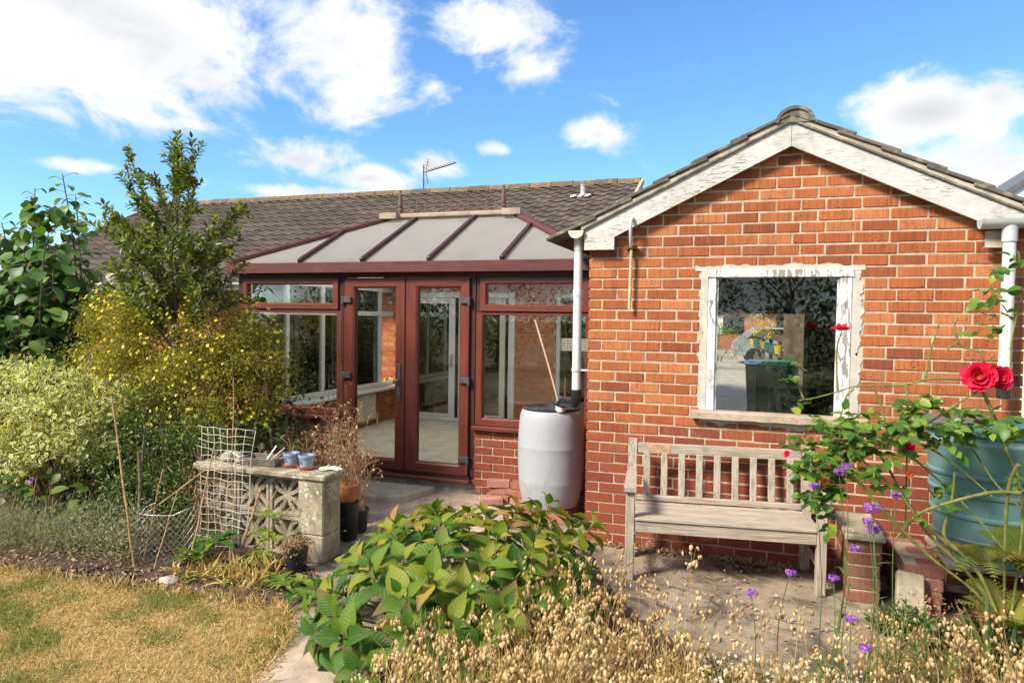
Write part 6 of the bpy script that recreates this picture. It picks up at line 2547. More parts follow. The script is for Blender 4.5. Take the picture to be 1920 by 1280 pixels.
# pale climbing rose glimpsed between the two
cr = plant('climbing_rose', 'pale climbing rose with a few white blooms in front of the bungalow eaves', 'rose')
P, O, r = clumpy(900, [(-5.05, 0.3, 1.75, 0.45, 0.3, 0.38), (-4.75, 0.5, 1.85, 0.3, 0.3, 0.3)], 0.5, 4, 26, 0.09)
foliage('leaf', M['lime_leaf'], cr, [leaf_template(3, 0.55, 'ovate', 0.3, 0.2)], P, O + r.normal(0, .5, P.shape), O + np.array([0, 0, 0.6]), r.uniform(0.03, 0.055, len(P)), r.random(len(P)) * 0.7, 0, 'leaf_cover')
st = MB()
for k in range(8):
    limb(st, (-4.95 + rng.uniform(-.2, .2), 0.4, 0.1), (-5.0 + rng.uniform(-.4, .5), 0.35, 1.7 + rng.uniform(0, .4)), 0.008, 0.003, 0.08)
st.build('stems', M['green_stem'], cr, smooth=60, kind='stuff')


def bloom(name, mat, parent, c, r, layers, facing, cup=0.5, petal_w=0.9, centre=None, npet=5, ruffle=0.0):
    """double flower: rings of petals round a centre, opening towards `facing`"""
    f = Vector(facing).normalized()
    s1 = f.orthogonal().normalized()
    s2 = f.cross(s1)
    P, A, Nn, S = [], [], [], []
    for l in range(layers):
        k = npet + l
        op = 0.15 + 0.85 * (l + 1) / layers
        for i in range(k):
            a = 2 * math.pi * (i + 0.5 * (l % 2)) / k + rng.uniform(-.15, .15)
            o = s1 * math.cos(a) + s2 * math.sin(a)
            ax = (o * op + f * (1 - op * (1 - cup * 0.4)) * (0.9 + rng.uniform(-.1, .1))).normalized()
            P.append(Vector(c) + o * r * 0.06)
            A.append(ax)
            Nn.append((f - o * 0.55).normalized())
            S.append(r * (0.55 + 0.45 * (l + 1) / layers) * rng.uniform(0.88, 1.1))
    tms = [leaf_template(4, petal_w, 'petal', 0.35, -0.12 + q, 0.0, ruffle) for q in (0.0, 0.12)]
    P, A, Nn, S = np.array(P), np.array(A), np.array(Nn), np.array(S)
    me = leaves_mesh(name, tms[0], P, A, Nn, S, nrg.random(len(P)))
    o = obj(name, me, mat, parent)
    if centre is not None:
        m = MB()
        for k in range(18):
            a, q = rng.random() * 6.28, rng.random() ** 0.5 * r * 0.2
            m.lathe([(r * 0.02, 0), (r * 0.03, r * 0.03), (0.0005, r * 0.06)], 0, 0, 5)
            n0 = len(m.v) - 15
            pc = Vector(c) + s1 * math.cos(a) * q + s2 * math.sin(a) * q + f * r * 0.22
            m.v[n0:] = [tuple(pc + s1 * v[0] + s2 * v[1] + f * v[2]) for v in m.v[n0:]]
        m.build('flower_centre', centre, o)
    return o


for (x, y, z) in ((-5.16, 0.18, 2.02), (-4.98, 0.15, 1.93), (-5.20, 0.12, 1.78), (-5.28, 0.1, 1.65), (-4.78, 0.2, 1.68), (-5.02, 0.1, 2.10)):
    bloom('flower', M['white_petal'], cr, (x, y, z), 0.048, 3, (0.2, -1, 0.4), 0.7)

# ------------------------------------------------------------------ potentilla
pot = plant('potentilla_shrub', 'large bushy shrub covered in small yellow flowers', 'shrub')
blobs = [(-3.55, -0.45, 1.45, 0.85, 0.55, 0.50), (-4.30, -0.35, 1.50, 0.48, 0.45, 0.42), (-2.86, -0.50, 1.14, 0.40, 0.42, 0.38), (-3.2, -0.55, 1.05, 0.6, 0.45, 0.35), (-3.05, -0.45, 1.45, 0.36, 0.35, 0.30), (-4.0, -0.5, 1.15, 0.6, 0.4, 0.35)]
P, O, r = clumpy(66000, blobs, 0.60, 21, 360, 0.062)
tm_p = [leaf_template(2, 0.40, 'ell', 0.3, c) for c in (0.1, 0.4)]
foliage('leaf', M['potentilla_leaf'], pot, tm_p, P, unit(O * 0.7 + r.normal(0, .6, P.shape)), unit(O + r.normal(0, .5, P.shape) + np.array([0, 0, .4])), r.uniform(0.018, 0.033, len(P)), r.random(len(P)), 0, 'leaf_cover')
P, O, r = clumpy(1900, blobs, 0.94, 121, 170, 0.062)
P = P + O * 0.035
V5, F5 = [(0, 0, 0.0)], []
for i in range(5):
    a = 2 * math.pi * i / 5
    for da, rd, z in ((-0.48, 0.62, 0.14), (0, 1.0, 0.10), (0.48, 0.62, 0.14)):
        V5.append((rd * math.cos(a + da), rd * math.sin(a + da), z))
    b0 = 1 + i * 3
    F5.append((0, b0, b0 + 1, b0 + 2))
fl = (np.array(V5), np.array(F5, dtype=np.int64), np.zeros(len(V5), dtype=np.float32))
face = unit(O + np.array([[-0.1, -0.5, 0.35]]))
side = unit(np.cross(face, r.normal(size=P.shape)))
front_i = np.argsort((P - np.array(CAM)) @ np.array(fw))
foliage('flower', M['potentilla_flower'], pot, [fl, fl], P, side, face, r.uniform(0.012, 0.020, len(P)), r.random(len(P)) * 0.98, 300, 'flower_cover')
st = MB()
for k in range(46):
    x = rng.uniform(-4.3, -2.5)
    limb(st, (-3.4 + (x + 3.4) * 0.45, -0.45 + rng.uniform(-.2, .2), 0.02), (x, -0.5 + rng.uniform(-.35, .3), rng.uniform(1.0, 1.75)), 0.009, 0.002, 0.09, 5, 5)
st.build('stems', M['dry_stem'], pot, smooth=60, kind='stuff')
# brown spent flower clusters
P, O, r = clumpy(1600, blobs, 0.85, 31, 40, 0.05)
foliage('leaf', M['dead_leaf'], pot, tm_p, P, O + r.normal(0, .6, P.shape), O + np.array([0, 0, .4]), r.uniform(0.014, 0.026, len(P)), r.random(len(P)) * 0.6, 0, 'spent_heads')

# ------------------------------------------------------------------ variegated euonymus
eu = plant('variegated_shrub', 'rounded cream and green variegated shrub at the left edge', 'shrub')
blobs = [(-4.55, -0.95, 0.88, 0.72, 0.50, 0.38), (-3.95, -0.95, 0.80, 0.38, 0.40, 0.34), (-5.3, -0.9, 0.85, 0.6, 0.5, 0.40), (-4.2, -1.1, 0.72, 0.5, 0.35, 0.28), (-4.75, -1.25, 0.62, 0.5, 0.3, 0.26)]
P, O, r = clumpy(9500, blobs, 0.78, 44, 230, 0.062)
tm_e = [leaf_template(3, 0.52, 'ell', 0.35, c) for c in (0.1, 0.35, -0.15)]
foliage('leaf', M['variegated_leaf'], eu, tm_e, P, unit(O * 0.55 + r.normal(0, .65, P.shape)), unit(O * 0.8 + r.normal(0, .45, P.shape) + np.array([0, -0.1, .55])), r.uniform(0.036, 0.062, len(P)), r.random(len(P)), 300)
st = MB()
for k in range(26):
    x = rng.uniform(-5.2, -3.8)
    limb(st, (-4.5 + (x + 4.5) * 0.5, -0.95 + rng.uniform(-.15, .15), 0.02), (x, -1.0 + rng.uniform(-.3, .3), rng.uniform(0.6, 1.05)), 0.010, 0.003, 0.08, 5, 5)
st.build('stems', M['dry_stem'], eu, smooth=60, kind='stuff')

# ------------------------------------------------------------------ dark understorey
us = plant('dark_green_shrub', 'dense dark green small leaved shrub below the yellow flowered one', 'shrub')
blobs = [(-3.25, -1.05, 0.72, 0.42, 0.32, 0.46), (-2.95, -0.95, 0.60, 0.35, 0.3, 0.42), (-3.55, -1.05, 0.55, 0.35, 0.3, 0.42), (-3.1, -1.2, 0.35, 0.45, 0.25, 0.3)]
P, O, r = clumpy(7500, blobs, 0.6, 51, 170, 0.065)
foliage('leaf', M['box_leaf'], us, [leaf_template(2, 0.5, 'ell', 0.3, c) for c in (0.1, 0.3)], P, unit(O * 0.6 + r.normal(0, .6, P.shape)), unit(O + np.array([0, 0, .5]) + r.normal(0, .4, P.shape)), r.uniform(0.020, 0.036, len(P)), r.random(len(P)), 0, 'leaf_cover')
st = MB()
for (x, y, x2, y2, z2, rad) in ((-2.98, -1.48, -3.00, -1.42, 0.72, 0.020), (-3.02, -1.40, -3.18, -1.2, 0.85, 0.011), (-2.62, -1.30, -2.72, -1.15, 0.75, 0.013), (-2.50, -1.25, -2.45, -1.1, 0.7, 0.008), (-2.85, -1.2, -2.6, -1.0, 0.8, 0.010)):
    limb(st, (x, y, 0.0), (x2, y2, z2), rad, rad * 0.6, 0.05, 6, 7)
for k in range(14):
    x = rng.uniform(-3.6, -2.6)
    limb(st, (x, -1.15, 0.0), (x + rng.uniform(-.2, .2), -1.1 + rng.uniform(-.2, .2), rng.uniform(0.4, 0.9)), 0.006, 0.002, 0.08, 4, 5)
st.build('stems', M['bark'], us, smooth=60, kind='stuff')
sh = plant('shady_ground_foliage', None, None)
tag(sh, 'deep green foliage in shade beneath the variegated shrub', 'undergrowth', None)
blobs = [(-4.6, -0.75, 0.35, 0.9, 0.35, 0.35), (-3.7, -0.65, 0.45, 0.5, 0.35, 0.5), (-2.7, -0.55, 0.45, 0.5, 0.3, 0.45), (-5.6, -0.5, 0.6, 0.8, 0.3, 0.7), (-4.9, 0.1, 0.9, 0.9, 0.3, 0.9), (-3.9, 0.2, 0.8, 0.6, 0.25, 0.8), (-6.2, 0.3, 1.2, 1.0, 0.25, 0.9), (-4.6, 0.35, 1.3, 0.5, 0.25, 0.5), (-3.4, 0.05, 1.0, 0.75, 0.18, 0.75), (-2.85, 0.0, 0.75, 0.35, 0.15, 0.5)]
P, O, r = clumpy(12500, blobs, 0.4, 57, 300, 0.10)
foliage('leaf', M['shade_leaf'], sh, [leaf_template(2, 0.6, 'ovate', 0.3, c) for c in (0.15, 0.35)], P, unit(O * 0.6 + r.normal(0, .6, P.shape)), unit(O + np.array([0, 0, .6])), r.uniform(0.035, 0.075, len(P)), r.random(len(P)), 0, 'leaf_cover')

# broad leaves at the left foot, one purple flower
hb = plant('bergenia', 'clump of broad green leaves low at the left edge', 'plant')
P, A, Nn, S = [], [], [], []
for k in range(38):
    x, y = rng.uniform(-4.55, -3.7), rng.uniform(-1.55, -1.15)
    a = rng.random() * 6.28
    P.append((x, y, rng.uniform(0.05, 0.42)))
    A.append((math.cos(a), math.sin(a) - 0.4, rng.uniform(-.2, .4)))
    Nn.append((rng.gauss(0, .3), -0.4 + rng.gauss(0, .3), 0.8))
    S.append(rng.uniform(0.09, 0.15))
foliage('leaf', M['box_leaf'], hb, [leaf_template(4, 0.75, 'heart', 0.2, c) for c in (0.2, 0.4)], np.array(P), np.array(A), np.array(Nn), np.array(S), nrg.random(len(P)), 38)
bloom('flower', M['verbena_flower'], hb, (-3.98, -1.50, 0.44), 0.022, 2, (0.2, -1, 0.4), 0.6)

# ------------------------------------------------------------------ grey leaved border plants
def tufts(name, label, cat, centres, n_per, leaf, mat, spread, size, seed, up=0.9, part='leaf_cover', group=None, lean=0.7):
    t = plant(name, label, cat, group)
    r = np.random.default_rng(seed)
    P, A = [], []
    for (x, y, z, s) in centres:
        k = int(n_per * s)
        d = unit(r.normal(size=(k, 3)) * np.array([lean, lean, 0.5]) + np.array([0, 0, up]))
        h = r.random(k) ** 0.7 * s
        base = np.array([x, y, z]) + d * h[:, None] * spread + r.normal(0, 0.02, (k, 3)) * s
        P.append(base)
        A.append(unit(d + r.normal(0, .5, (k, 3))))
    P, A = np.concatenate(P), np.concatenate(A)
    P[:, 2] = np.maximum(P[:, 2], 0.005)
    foliage('leaf', mat, t, [leaf], P, A, unit(A + r.normal(0, .6, A.shape) + np.array([0, 0, .5])), r.uniform(size[0], size[1], len(P)), r.random(len(P)), 0, part)
    return t


cs = [(rng.uniform(-4.7, -3.15), rng.uniform(-1.85, -1.45), 0.0, rng.uniform(0.7, 1.15)) for _ in range(30)]
tufts('lavender', 'low grey green lavender mound spreading along the lawn edge', 'lavender', cs, 240, leaf_template(2, 0.12, 'blade', 0.2, 0.25), M['lavender_leaf'], 0.34, (0.035, 0.065), 61)
cs = [(rng.uniform(-3.2, -2.80), rng.uniform(-1.75, -1.45), rng.uniform(0, .1), rng.uniform(0.7, 1.2)) for _ in range(14)]
tufts('grey_shrublet', 'small pale green leaved shrublet left of the wire cloche', 'shrub', cs, 150, leaf_template(2, 0.55, 'ell', 0.3, 0.2), M['lavender_leaf'], 0.36, (0.014, 0.028), 63)
cs = [(rng.uniform(-2.85, -2.35), rng.uniform(-1.35, -1.2), 0.0, rng.uniform(0.8, 1.3)) for _ in range(9)]
tufts('seed_stalks', 'dark upright seed stalks left of the netting', 'plant', cs, 70, leaf_template(2, 0.10, 'blade', 0.2, 0.1), M['dry_stem'], 0.55, (0.04, 0.09), 64, 1.6, lean=0.35)


# lime leaved plants in front of the blocks
def rosette(name, label, spots, mat, size, seed, lift=0.5, n=9, tmpl=None, group=None, cat='plant', stem=0.0):
    t = plant(name, label, cat, group)
    rr3 = random.Random(seed)
    P, A, Nn, S = [], [], [], []
    for (x, y, z) in spots:
        for k in range(n):
            a = k * 2.4 + rr3.uniform(-.4, .4)
            el = lift * rr3.uniform(0.5, 1.6)
            P.append((x + 0.01 * math.cos(a), y + 0.01 * math.sin(a), z + stem * rr3.random()))
            A.append((math.cos(a), math.sin(a), el))
            Nn.append((-math.cos(a) * el, -math.sin(a) * el, 1))
            S.append(rr3.uniform(*size))
    tm2 = tmpl or [leaf_template(4, 0.42, 'ovate', 0.3, c, 0.2) for c in (0.35, 0.6)]
    foliage('leaf', mat, t, tm2, np.array(P), np.array(A), np.array(Nn), np.array(S), nrg.random(len(P)), len(P))
    return t


rosette('hollyhock', 'lime green broad leaved plant in front of the pierced blocks', [(-1.93, -1.42, 0.10), (-1.98, -1.36, 0.22), (-1.87, -1.38, 0.20), (-1.93, -1.34, 0.34), (-2.02, -1.45, 0.05), (-1.86, -1.45, 0.06)], M['lime_leaf'], (0.07, 0.125), 71, 0.5, 8)
rosette('foxglove', 'mid green long leaved plant at the foot of the netting', [(-2.30, -1.58, 0.10), (-2.22, -1.52, 0.18), (-2.38, -1.55, 0.04)], M['rose_leaf'], (0.10, 0.19), 72, 0.9, 8)
rosette('foxglove', 'flat pale leaved seedling on bare soil near the lawn', [(-1.92, -1.78, 0.02), (-1.86, -1.70, 0.03)], M['lime_leaf'], (0.07, 0.13), 73, 0.35, 7)
rosette('foxglove', 'yellowing leafy plant between the black pot and the lawn', [(-1.62, -1.62, 0.03), (-1.52, -1.70, 0.05), (-1.68, -1.70, 0.02), (-1.45, -1.62, 0.05)], M['lime_leaf'], (0.06, 0.12), 74, 0.6, 8)
rosette('foxglove', 'single leafy seedling under the wire cloche', [(-2.22, -1.76, 0.02), (-2.17, -1.80, 0.02)], M['lime_leaf'], (0.05, 0.09), 75, 0.8, 5)
rosette('foxglove', 'dark green leafy weed in front of the left blocks', [(-2.52, -1.38, 0.05), (-2.45, -1.32, 0.15), (-2.60, -1.35, 0.1)], M['box_leaf'], (0.07, 0.13), 171, 0.7, 8)
rosette('foxglove', 'low pale weed between the netting and the black pot', [(-2.08, -1.55, 0.02), (-2.02, -1.60, 0.03), (-1.82, -1.56, 0.03)], M['lime_leaf'], (0.05, 0.11), 172, 0.6, 8)
rosette('foxglove', 'fresh green weed growing by the foot of the path near the hydrangea', [(-1.40, -1.75, 0.03), (-1.32, -1.66, 0.03), (-1.28, -1.80, 0.03)], M['rose_leaf'], (0.07, 0.14), 173, 0.7, 8)
cs = [(-2.0 + rng.uniform(-.5, .35), -1.62 + rng.uniform(-.2, .2), 0.0, rng.uniform(.4, 1)) for _ in range(26)]
tufts('dry_weeds', 'straggling yellow and brown weeds on the bare soil', 'weed', cs, 34, leaf_template(3, 0.16, 'blade', 0.2, 0.4), M['straw'], 0.10, (0.05, 0.13), 174, 0.9)
cs = [(-1.78 + rng.uniform(-.06, .06), -1.30 + rng.uniform(-.08, .03), 0.05, 0.7) for _ in range(6)]
tufts('creeping_weed', 'fine leaved weed climbing the pillar front', 'weed', cs, 120, leaf_template(2, 0.5, 'ell', 0.3, 0.2), M['lime_leaf'], 0.62, (0.010, 0.02), 76, 1.3)
fu = tufts('fuchsia', 'sparse pink flowered sprig spilling over the pillar side', 'plant', [(-1.60, -1.20, 0.28, 0.5), (-1.58, -1.16, 0.20, 0.5)], 130, leaf_template(2, 0.3, 'ell', 0.3, 0.2), M['lime_leaf'], 0.34, (0.010, 0.02), 77, 0.9)
for (x, y, z) in ((-1.66, -1.26, 0.42), (-1.57, -1.22, 0.43), (-1.54, -1.15, 0.36)):
    bloom('flower', M['red_petal'], fu, (x, y, z), 0.017, 1, (0.3, -0.5, -1), 0.9, 0.35)
# shrivelled plant in the black pot
P, O, r = clumpy(700, [(-1.665, -1.385, 0.185, 0.085, 0.085, 0.055)], 0.3, 79, 30, 0.022)
foliage('leaf', M['dead_leaf'], pot_sedum, [leaf_template(2, 0.6, 'ell', 0.5, 0.5)], P - np.array([-1.665, -1.385, 0.02]), O + r.normal(0, .6, P.shape), O + np.array([0, 0, .4]), r.uniform(0.012, 0.024, len(P)), r.random(len(P)) * 0.6, 0, 'shrivelled_leaves')

# ------------------------------------------------------------------ dead stems in pots by the doors
def dead_clump(label, x, y, z, n, h, spread, heads, seed, mat='dry_stem'):
    t = plant('dead_plant', label, 'dead plant', 'dead potted plants by the doors')
    rr3 = random.Random(seed)
    m = MB()
    hp, ha = [], []
    for k in range(n):
        a = rr3.random() * 6.28
        l = h * rr3.uniform(0.45, 1.0)
        s = spread * rr3.uniform(0.2, 1.0)
        tip = Vector((x + math.cos(a) * s, y + math.sin(a) * s, z + l))
        pts = limb(m, (x + rr3.uniform(-.05, .05), y + rr3.uniform(-.05, .05), z), tip, 0.0035, 0.0012, 0.14, 5, 4, seed * 100 + k)
        for j in range(rr3.randrange(2, 6)):
            q = pts[rr3.randrange(2, 6)]
            e = q + Vector((rr3.gauss(0, 1), rr3.gauss(0, 1), rr3.gauss(0.4, 0.6))).normalized() * rr3.uniform(0.04, 0.14)
            m.tube([q, (q + e) / 2 + Vector((0, 0, 0.01)), e], 0.0011, 3, False)
            for w in range(heads):
                hp.append(e + Vector((rr3.gauss(0, .013), rr3.gauss(0, .013), rr3.gauss(0, .013))))
                ha.append((rr3.gauss(0, 1), rr3.gauss(0, 1), rr3.gauss(0, 1)))
    m.build('stems', M[mat], t, kind='stuff')
    if hp:
        hp, ha = np.array(hp), np.array(ha)
        foliage('leaf', M['dead_leaf'], t, [leaf_template(2, 0.7, 'ell', 0.5, 0.4)], hp, ha, np.roll(ha, 1, axis=1), nrg.uniform(0.013, 0.030, len(hp)), nrg.random(len(hp)), 0, 'seed_heads')
    return t


dead_clump('tall branching dead plant with papery heads in front of the left door', -2.02, -0.35, 0.24, 54, 0.78, 0.32, 4, 81)
dead_clump('brown dead flower clump behind the seed tray', -2.36, -0.28, 0.22, 60, 0.55, 0.38, 5, 82)
dead_clump('thin dry stalks rising between pillar and doorstep', -1.76, -0.47, 0.16, 26, 0.62, 0.24, 2, 83)
dead_clump('dry twiggy plant with a curled brown leaf behind the pillar', -1.715, -0.66, 0.41, 22, 0.34, 0.20, 2, 84)
dead_clump('dark bare stalks standing before the left side light', -2.30, -0.05, 0.05, 12, 1.30, 0.30, 1, 85)

# ------------------------------------------------------------------ red rose
ROSE_CANES = [
    [(2.49, -1.05, 0.11), (2.40, -1.08, 0.31), (2.27, -1.12, 0.47), (2.11, -1.15, 0.63), (1.97, -1.18, 0.83), (1.83, -1.22, 0.96), (1.73, -1.25, 1.05)],
    [(2.48, -1.10, 0.13), (2.37, -1.07, 0.42), (2.25, -1.05, 0.54), (2.13, -1.02, 0.64), (2.03, -1.00, 0.76), (1.93, -0.97, 0.95), (1.79, -0.95, 1.15)],
    [(2.52, -1.15, 0.89), (2.39, -1.15, 0.88), (2.25, -1.15, 0.83), (2.10, -1.15, 0.76), (2.03, -1.15, 0.70), (1.96, -1.15, 0.59)],
    [(2.25, -1.10, 0.55), (2.19, -1.10, 0.63), (2.22, -1.10, 0.80), (2.23, -1.10, 0.96)],
    [(2.48, -1.20, 1.04), (2.46, -1.16, 0.95), (2.46, -1.12, 0.78), (2.47, -1.09, 0.55), (2.49, -1.05, 0.11)],
    [(2.36, -0.95, 1.43), (2.25, -0.96, 1.44), (2.11, -0.97, 1.43), (2.01, -0.99, 1.40), (1.88, -1.00, 1.39), (1.75, -1.01, 1.38), (1.67, -1.02, 1.35), (1.55, -1.04, 1.31), (1.46, -1.05, 1.29)],
    [(2.11, -0.95, 1.43), (2.13, -0.95, 1.58), (2.17, -0.95, 1.75)],
    [(1.67, -1.00, 1.35), (1.66, -1.00, 1.48), (1.66, -1.00, 1.60), (1.68, -1.00, 1.68)],
    [(1.49, -1.05, 1.30), (1.45, -1.05, 1.40), (1.43, -1.05, 1.43)],
    [(2.36, -0.95, 1.43), (2.40, -0.97, 1.33), (2.45, -0.98, 1.20), (2.49, -1.00, 1.06), (2.54, -1.02, 0.93), (2.56, -1.03, 0.65), (2.51, -1.05, 0.12)],
    [(2.36, -0.98, 1.39), (2.25, -0.98, 1.30), (2.12, -0.98, 1.19), (2.02, -0.98, 1.11), (1.93, -0.98, 1.07)],
    [(2.02, -0.98, 1.11), (2.17, -1.01, 1.04), (2.29, -1.05, 0.95), (2.41, -1.08, 0.84)],
    [(1.85, -1.00, 1.38), (1.89, -1.00, 1.28), (1.92, -1.00, 1.16), (1.94, -1.00, 1.08)],
    [(2.01, -1.00, 1.41), (2.02, -1.01, 1.26), (2.02, -1.02, 1.11), (2.02, -1.03, 0.88), (2.02, -1.04, 0.65), (2.00, -1.05, 0.56)],
    [(1.75, -1.02, 1.37), (1.71, -1.02, 1.32), (1.69, -1.02, 1.23), (1.67, -1.02, 1.18)],
    [(2.51, -0.90, 1.36), (2.52, -0.90, 1.50), (2.52, -0.90, 1.65), (2.54, -0.90, 1.79), (2.56, -0.90, 1.88)],
    [(2.00, -1.00, 1.05), (2.17, -1.03, 0.90), (2.32, -1.07, 0.75), (2.50, -1.10, 0.53)],
    [(1.74, -1.20, 0.92), (1.87, -1.18, 0.76), (2.11, -1.15, 0.52), (2.34, -1.12, 0.34), (2.47, -1.10, 0.16)],
    [(2.28, -0.95, 1.18), (2.37, -0.97, 1.02), (2.46, -0.98, 0.88), (2.58, -1.00, 0.76)],
    [(2.40, -0.95, 1.27), (2.48, -0.95, 1.19), (2.54, -0.95, 1.17)],
    [(2.26, -0.95, 1.64), (2.29, -0.95, 1.61), (2.37, -0.95, 1.58), (2.37, -0.95, 1.47)],
    [(2.26, -0.95, 1.64), (2.22, -0.95, 1.61), (2.20, -0.95, 1.58)],
    [(2.26, -0.95, 1.64), (2.24, -0.95, 1.73), (2.26, -0.95, 1.77)],
    [(1.84, -1.20, 0.89), (1.74, -1.20, 0.95), (1.63, -1.20, 1.00), (1.55, -1.20, 1.02)]]
ROSE_CLUSTERS = [
    [(1.59, -1.15, 1.08), (1.67, -1.15, 1.17), (1.79, -1.15, 1.21), (1.87, -1.15, 1.10), (1.74, -1.15, 1.00), (1.64, -1.15, 0.93), (1.57, -1.15, 0.84), (1.59, -1.15, 0.72), (1.69, -1.15, 0.86), (1.83, -1.15, 0.95), (1.94, -1.15, 1.19), (1.50, -1.15, 0.92), (1.52, -1.15, 1.07), (1.74, -1.15, 1.12)],
    [(2.07, -1.00, 1.25), (2.14, -1.00, 1.28), (2.22, -1.00, 1.24), (2.27, -1.00, 1.22), (2.17, -1.00, 1.18), (2.12, -1.00, 1.21), (2.31, -1.00, 1.22), (2.22, -1.00, 1.14), (2.11, -1.00, 1.12), (2.35, -1.00, 1.19)],
    [(2.53, -0.90, 1.99), (2.48, -0.90, 1.89), (2.52, -0.90, 1.85), (2.56, -0.90, 1.76), (2.45, -0.90, 1.76), (2.55, -0.90, 2.05), (2.49, -0.90, 2.02), (2.43, -0.90, 1.72), (2.56, -0.90, 1.72)],
    [(1.47, -1.05, 1.48), (1.43, -1.05, 1.43), (1.44, -1.05, 0.99), (1.46, -1.05, 1.25), (1.49, -1.05, 1.23)],
    [(2.06, -1.10, 0.80), (2.10, -1.10, 0.83), (2.12, -1.10, 0.78), (2.48, -1.10, 1.22), (2.51, -1.10, 1.30), (2.50, -1.10, 0.93), (2.51, -1.10, 1.05)]]
VERBENA = [(1.72, -1.90, 0.92), (1.74, -1.85, 0.81), (1.71, -1.90, 0.86), (1.66, -1.90, 0.73), (1.41, -1.70, 0.52), (1.60, -1.70, 0.52), (1.62, -1.60, 1.01), (1.51, -1.60, 0.93), (1.87, -1.60, 0.92), (1.64, -2.00, 0.45), (1.23, -1.90, 0.47), (1.65, -1.60, 1.04), (1.67, -2.20, 0.42)]
rose = plant('red_rose_bush', 'sprawling rose bush with green canes and red blooms in front of the teal butt', 'rose')
m = MB()
for k, pts in enumerate(ROSE_CANES):
    big = k in (0, 1, 2, 3, 4, 9, 17)
    P = [Vector(p) for p in pts]
    # smooth the polyline
    Q = []
    for i in range(len(P) - 1):
        p0, p1, p2, p3 = P[max(i - 1, 0)], P[i], P[i + 1], P[min(i + 2, len(P) - 1)]
        for s in range(4):
            t = s / 4
            Q.append(0.5 * ((2 * p1) + (p2 - p0) * t + (2 * p0 - 5 * p1 + 4 * p2 - p3) * t * t + (-p0 + 3 * p1 - 3 * p2 + p3) * t ** 3))
    Q.append(P[-1])
    r0 = 0.0105 if big else 0.0060
    m.tube(Q, [r0 * (1 - 0.45 * i / len(Q)) * (1 + 0.12 * math.sin(i * 1.7)) for i in range(len(Q))], 7)
    for i in range(1, len(Q) - 1, 2):     # thorns
        d = (Q[i + 1] - Q[i - 1]).normalized()
        o = Vector((rng.gauss(0, 1), rng.gauss(0, 1), rng.gauss(0, 1)))
        o = (o - d * o.dot(d)).normalized()
        m.tube([Q[i] + o * r0 * 0.6, Q[i] + o * (r0 + 0.009) - d * 0.003], [0.0028, 0.0005], 4, False)
m.build('cane', M['green_stem'], rose, smooth=50)
P, A, Nn, S, RN = [], [], [], [], []
tw = MB()
for ci, cl in enumerate(ROSE_CLUSTERS):
    for c in cl:
        c = Vector(c) + Vector((0, rng.uniform(-.10, .10), 0))
        for k in range((7, 5, 2, 1, 2)[ci]):
            d = Vector((rng.gauss(0, 1), rng.gauss(-.3, .8), rng.gauss(-.1, .5))).normalized()
            n0 = c + Vector((rng.gauss(0, .04), rng.gauss(0, .04), rng.gauss(0, .04)))
            L = rng.uniform(0.06, 0.10)
            tw.tube([n0, n0 + d * L], 0.0014, 4, False)
            sd = d.cross(Vector((0, 0, 1))).normalized()
            lv = [(n0 + d * L, d)] + [(n0 + d * L * f, (sd * s + d * 0.4).normalized()) for f in (0.35, 0.75) for s in (-1, 1)]
            for (q, ax) in lv:
                P.append(q)
                A.append(ax + Vector((rng.gauss(0, .15), rng.gauss(0, .15), rng.gauss(-.15, .2))))
                Nn.append((rng.gauss(0, .35), -0.45 + rng.gauss(0, .35), 0.8))
                S.append(rng.uniform(0.045, 0.078))
                RN.append(rng.random())
tw.build('twigs', M['green_stem'], rose, kind='stuff')
foliage('leaf', M['rose_leaf'], rose, [leaf_template(4, 0.66, 'ovate', 0.25, c, 0.1) for c in (0.1, 0.25, -0.05)], np.array(P), np.array(A), np.array(Nn), np.array(S), np.array(RN), 300)
toc = Vector((-0.25, -1, 0.35))
bloom('flower', M['red_petal'], rose, (2.35, -1.00, 1.455), 0.080, 4, (-0.25, -1, 0.30), 0.4, 0.80, M['pollen'], 7, 0.05)
bloom('flower', M['red_petal'], rose, (2.45, -0.94, 1.452), 0.068, 4, (0.35, -1, 0.25), 0.5, 0.95, None, 6, 0.05)
bloom('flower', M['red_petal'], rose, (1.995, -1.04, 1.075), 0.062, 3, (0.1, -0.7, 0.8), 0.6, 0.95, M['pollen'], 5, 0.04)
bloom('flower', M['red_petal'], rose, (1.677, -1.0, 1.695), 0.050, 2, (0, -0.25, 1), 0.2, 0.8, None, 5, 0.04)
bloom('flower', M['red_petal'], rose, (1.412, -1.1, 0.99), 0.022, 2, (-0.5, -0.6, 0.3), 0.9)
bloom('flower', M['orange_petal'], rose, (1.60, -1.18, 0.865), 0.024, 2, (-0.2, -1, 0.2), 0.8)
bloom('flower', M['orange_petal'], rose, (2.02, -1.1, 0.93), 0.022, 2, (0.2, -1, 0.2), 0.8)

